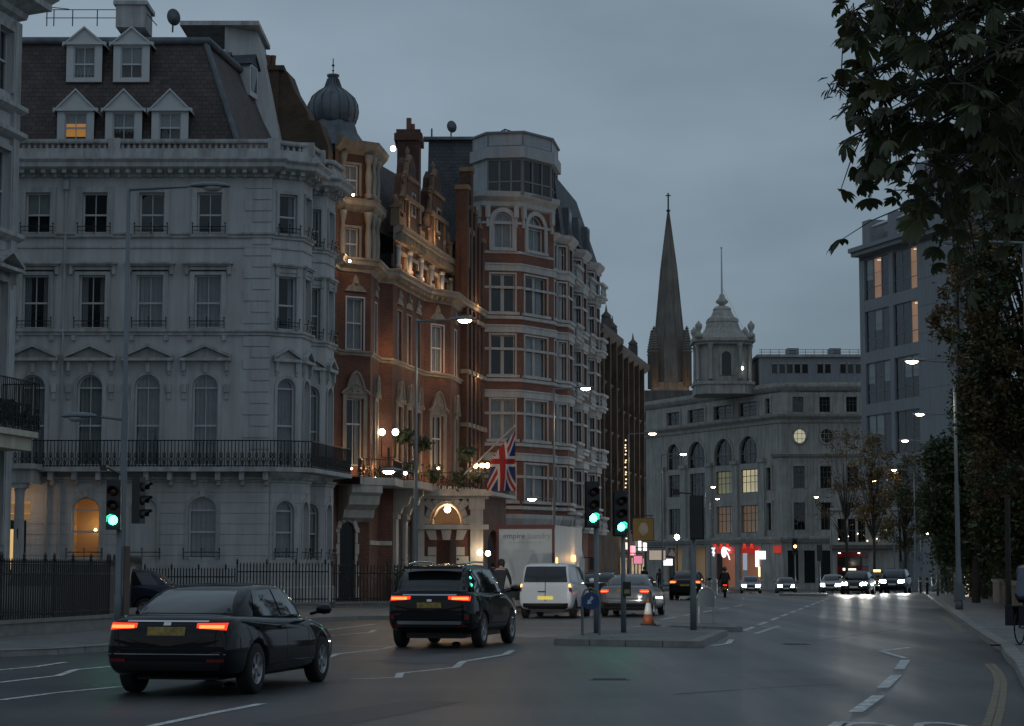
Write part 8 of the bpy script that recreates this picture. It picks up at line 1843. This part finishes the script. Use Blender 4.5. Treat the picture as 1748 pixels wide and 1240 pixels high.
def bicycle(label, loc, head, pannier=True):
    t = thing('bicycle', label, 'bicycle', loc, head, 'bicycles')
    for y in (-.52, .52):
        b = MB(); n = 28; b.tube([(0, y+.33*math.cos(2*math.pi*k/n), .345+.33*math.sin(2*math.pi*k/n)) for k in range(n+1)], .017, 6, cap=False); w = b.build('wheel', rubber, t); b = MB()
        for k in range(14): a = 2*math.pi*k/14; b.tube([(.02*(-1)**k, y, .345), (0, y+.32*math.cos(a), .345+.32*math.sin(a))], .0025, 3, cap=False)
        b.lathe((0, 0, 0), [(.02, -.03), (.02, .03)], 8); b.build('spokes', steel, w)
    b = MB(); bb, st, hd2, ra, fa_ = (0, -.05, .3), (0, -.2, .85), (0, .38, .82), (0, -.52, .345), (0, .52, .345)
    for p0, p1 in ((bb, st), (bb, hd2), (st, hd2), (bb, ra), (st, ra), (hd2, fa_), (hd2, (0, .34, 1.02))): b.tube([p0, p1], .017, 6)
    b.build('frame', ironblack, t)
    b = MB(); b.tube([(-.27, .46, 1.06), (-.15, .36, 1.04), (.15, .36, 1.04), (.27, .46, 1.06)], .014, 6); b.build('handlebar', steel, t)
    b = MB(); b.add([(-.08, -.36, .96), (.08, -.36, .96), (.02, -.08, .95), (-.02, -.08, .95), (-.08, -.36, .9), (.08, -.36, .9), (.02, -.08, .91), (-.02, -.08, .91)], [(0,1,2,3), (7,6,5,4), (0,4,5,1), (1,5,6,2), (2,6,7,3), (3,7,4,0)]); b.build('saddle', rubber, t)
    b = MB(); b.lathe((0, 0, 0), [(.09, -.006), (.09, .006)], 16); b.build('chainring', steel, t, (.05, -.05, .3), (0, math.pi/2, 0))
    if pannier:
        for s in (-1, 1): b = MB(); b.frustum([(s*.06-.005 if s > 0 else -.24, -.7), (.24 if s > 0 else -.055, -.7), (.24 if s > 0 else -.055, -.36), (s*.06-.005 if s > 0 else -.24, -.36)], .38, [(.06 if s > 0 else -.22, -.74), (.22 if s > 0 else -.06, -.74), (.22 if s > 0 else -.06, -.32), (.06 if s > 0 else -.22, -.32)], .78); b.build('pannier', dk, t)
        b = MB(); b.box((-.07, -.78, .76), (.07, -.3, .785)); b.build('rack', ironblack, t)
    return t
c1_ = Vector((XY(1752, 42.2).x, 42.2, .125)); bicycle('loaded bicycle with dark panniers at the far right edge of the pavement', c1_, R(-32)); person('cyclist in blue grey top at the far right edge', c1_, R(-32), 'ride', bl, jn, hr)
c2_ = Vector((XY(853, 64).x, 64, 0)); bicycle('bicycle beyond the black sport utility car, left of the truck', c2_, HD, False); person('cyclist in dark jacket between the black sport utility car and the truck', c2_, HD, 'ride', dk, jn, hr, 1.04)
sp_ = Vector((XY(1237, 117).x, 117, 0)); s = thing('scooter', 'dark motor scooter with a red tail lamp left of the pale oncoming car', 'scooter', sp_, HD+.1)
for y in (-.6, .62): b = MB(); b.lathe((0, 0, 0), [(.13, -.06), (.24, -.065), (.27, -.03), (.27, .03), (.24, .065), (.13, .06)], 18); b.build('wheel', rubber, s, (0, y, .27), (0, math.pi/2, 0))
b = MB(); b.frustum([(-.12, -.85), (.12, -.85), (.17, .1), (-.17, .1)], .35, [(-.16, -.9), (.16, -.9), (.14, -.1), (-.14, -.1)], .78); b.box((-.16, -.1, .3), (.16, .4, .38)); b.frustum([(-.2, .36), (.2, .36), (.16, .5), (-.16, .5)], .34, [(-.12, .46), (.12, .46), (.08, .6), (-.08, .6)], 1.0); b.build('body', blackp, s)
b = MB(); b.tube([(0, .5, .95), (0, .45, 1.05)], .03, 6); b.tube([(-.33, .36, 1.04), (0, .46, 1.05), (.33, .36, 1.04)], .016, 6); b.build('handlebar', ironblack, s); b = MB(); b.box((-.11, -.94, .66), (.11, -.9, .74)); b.build('tail_lamp', tail_lit, s); b = MB(); b.box((-.1, -.93, .45), (.1, -.91, .6)); b.build('number_plate', plate_y, s); b = MB(); b.box((-.14, -.85, .78), (.14, -.05, .86)); b.build('seat', rubber, s); b = MB(); b.box((-.2, -1.15, .88), (.2, -.78, 1.2)); b.build('top_box', trimblack, s)
person('rider in dark jacket and helmet on the motor scooter', sp_, HD+.1, 'scoot', dk, jn, hr, helmet=mat('helmet_dark', (.03, .03, .035), .25, coat=.5))
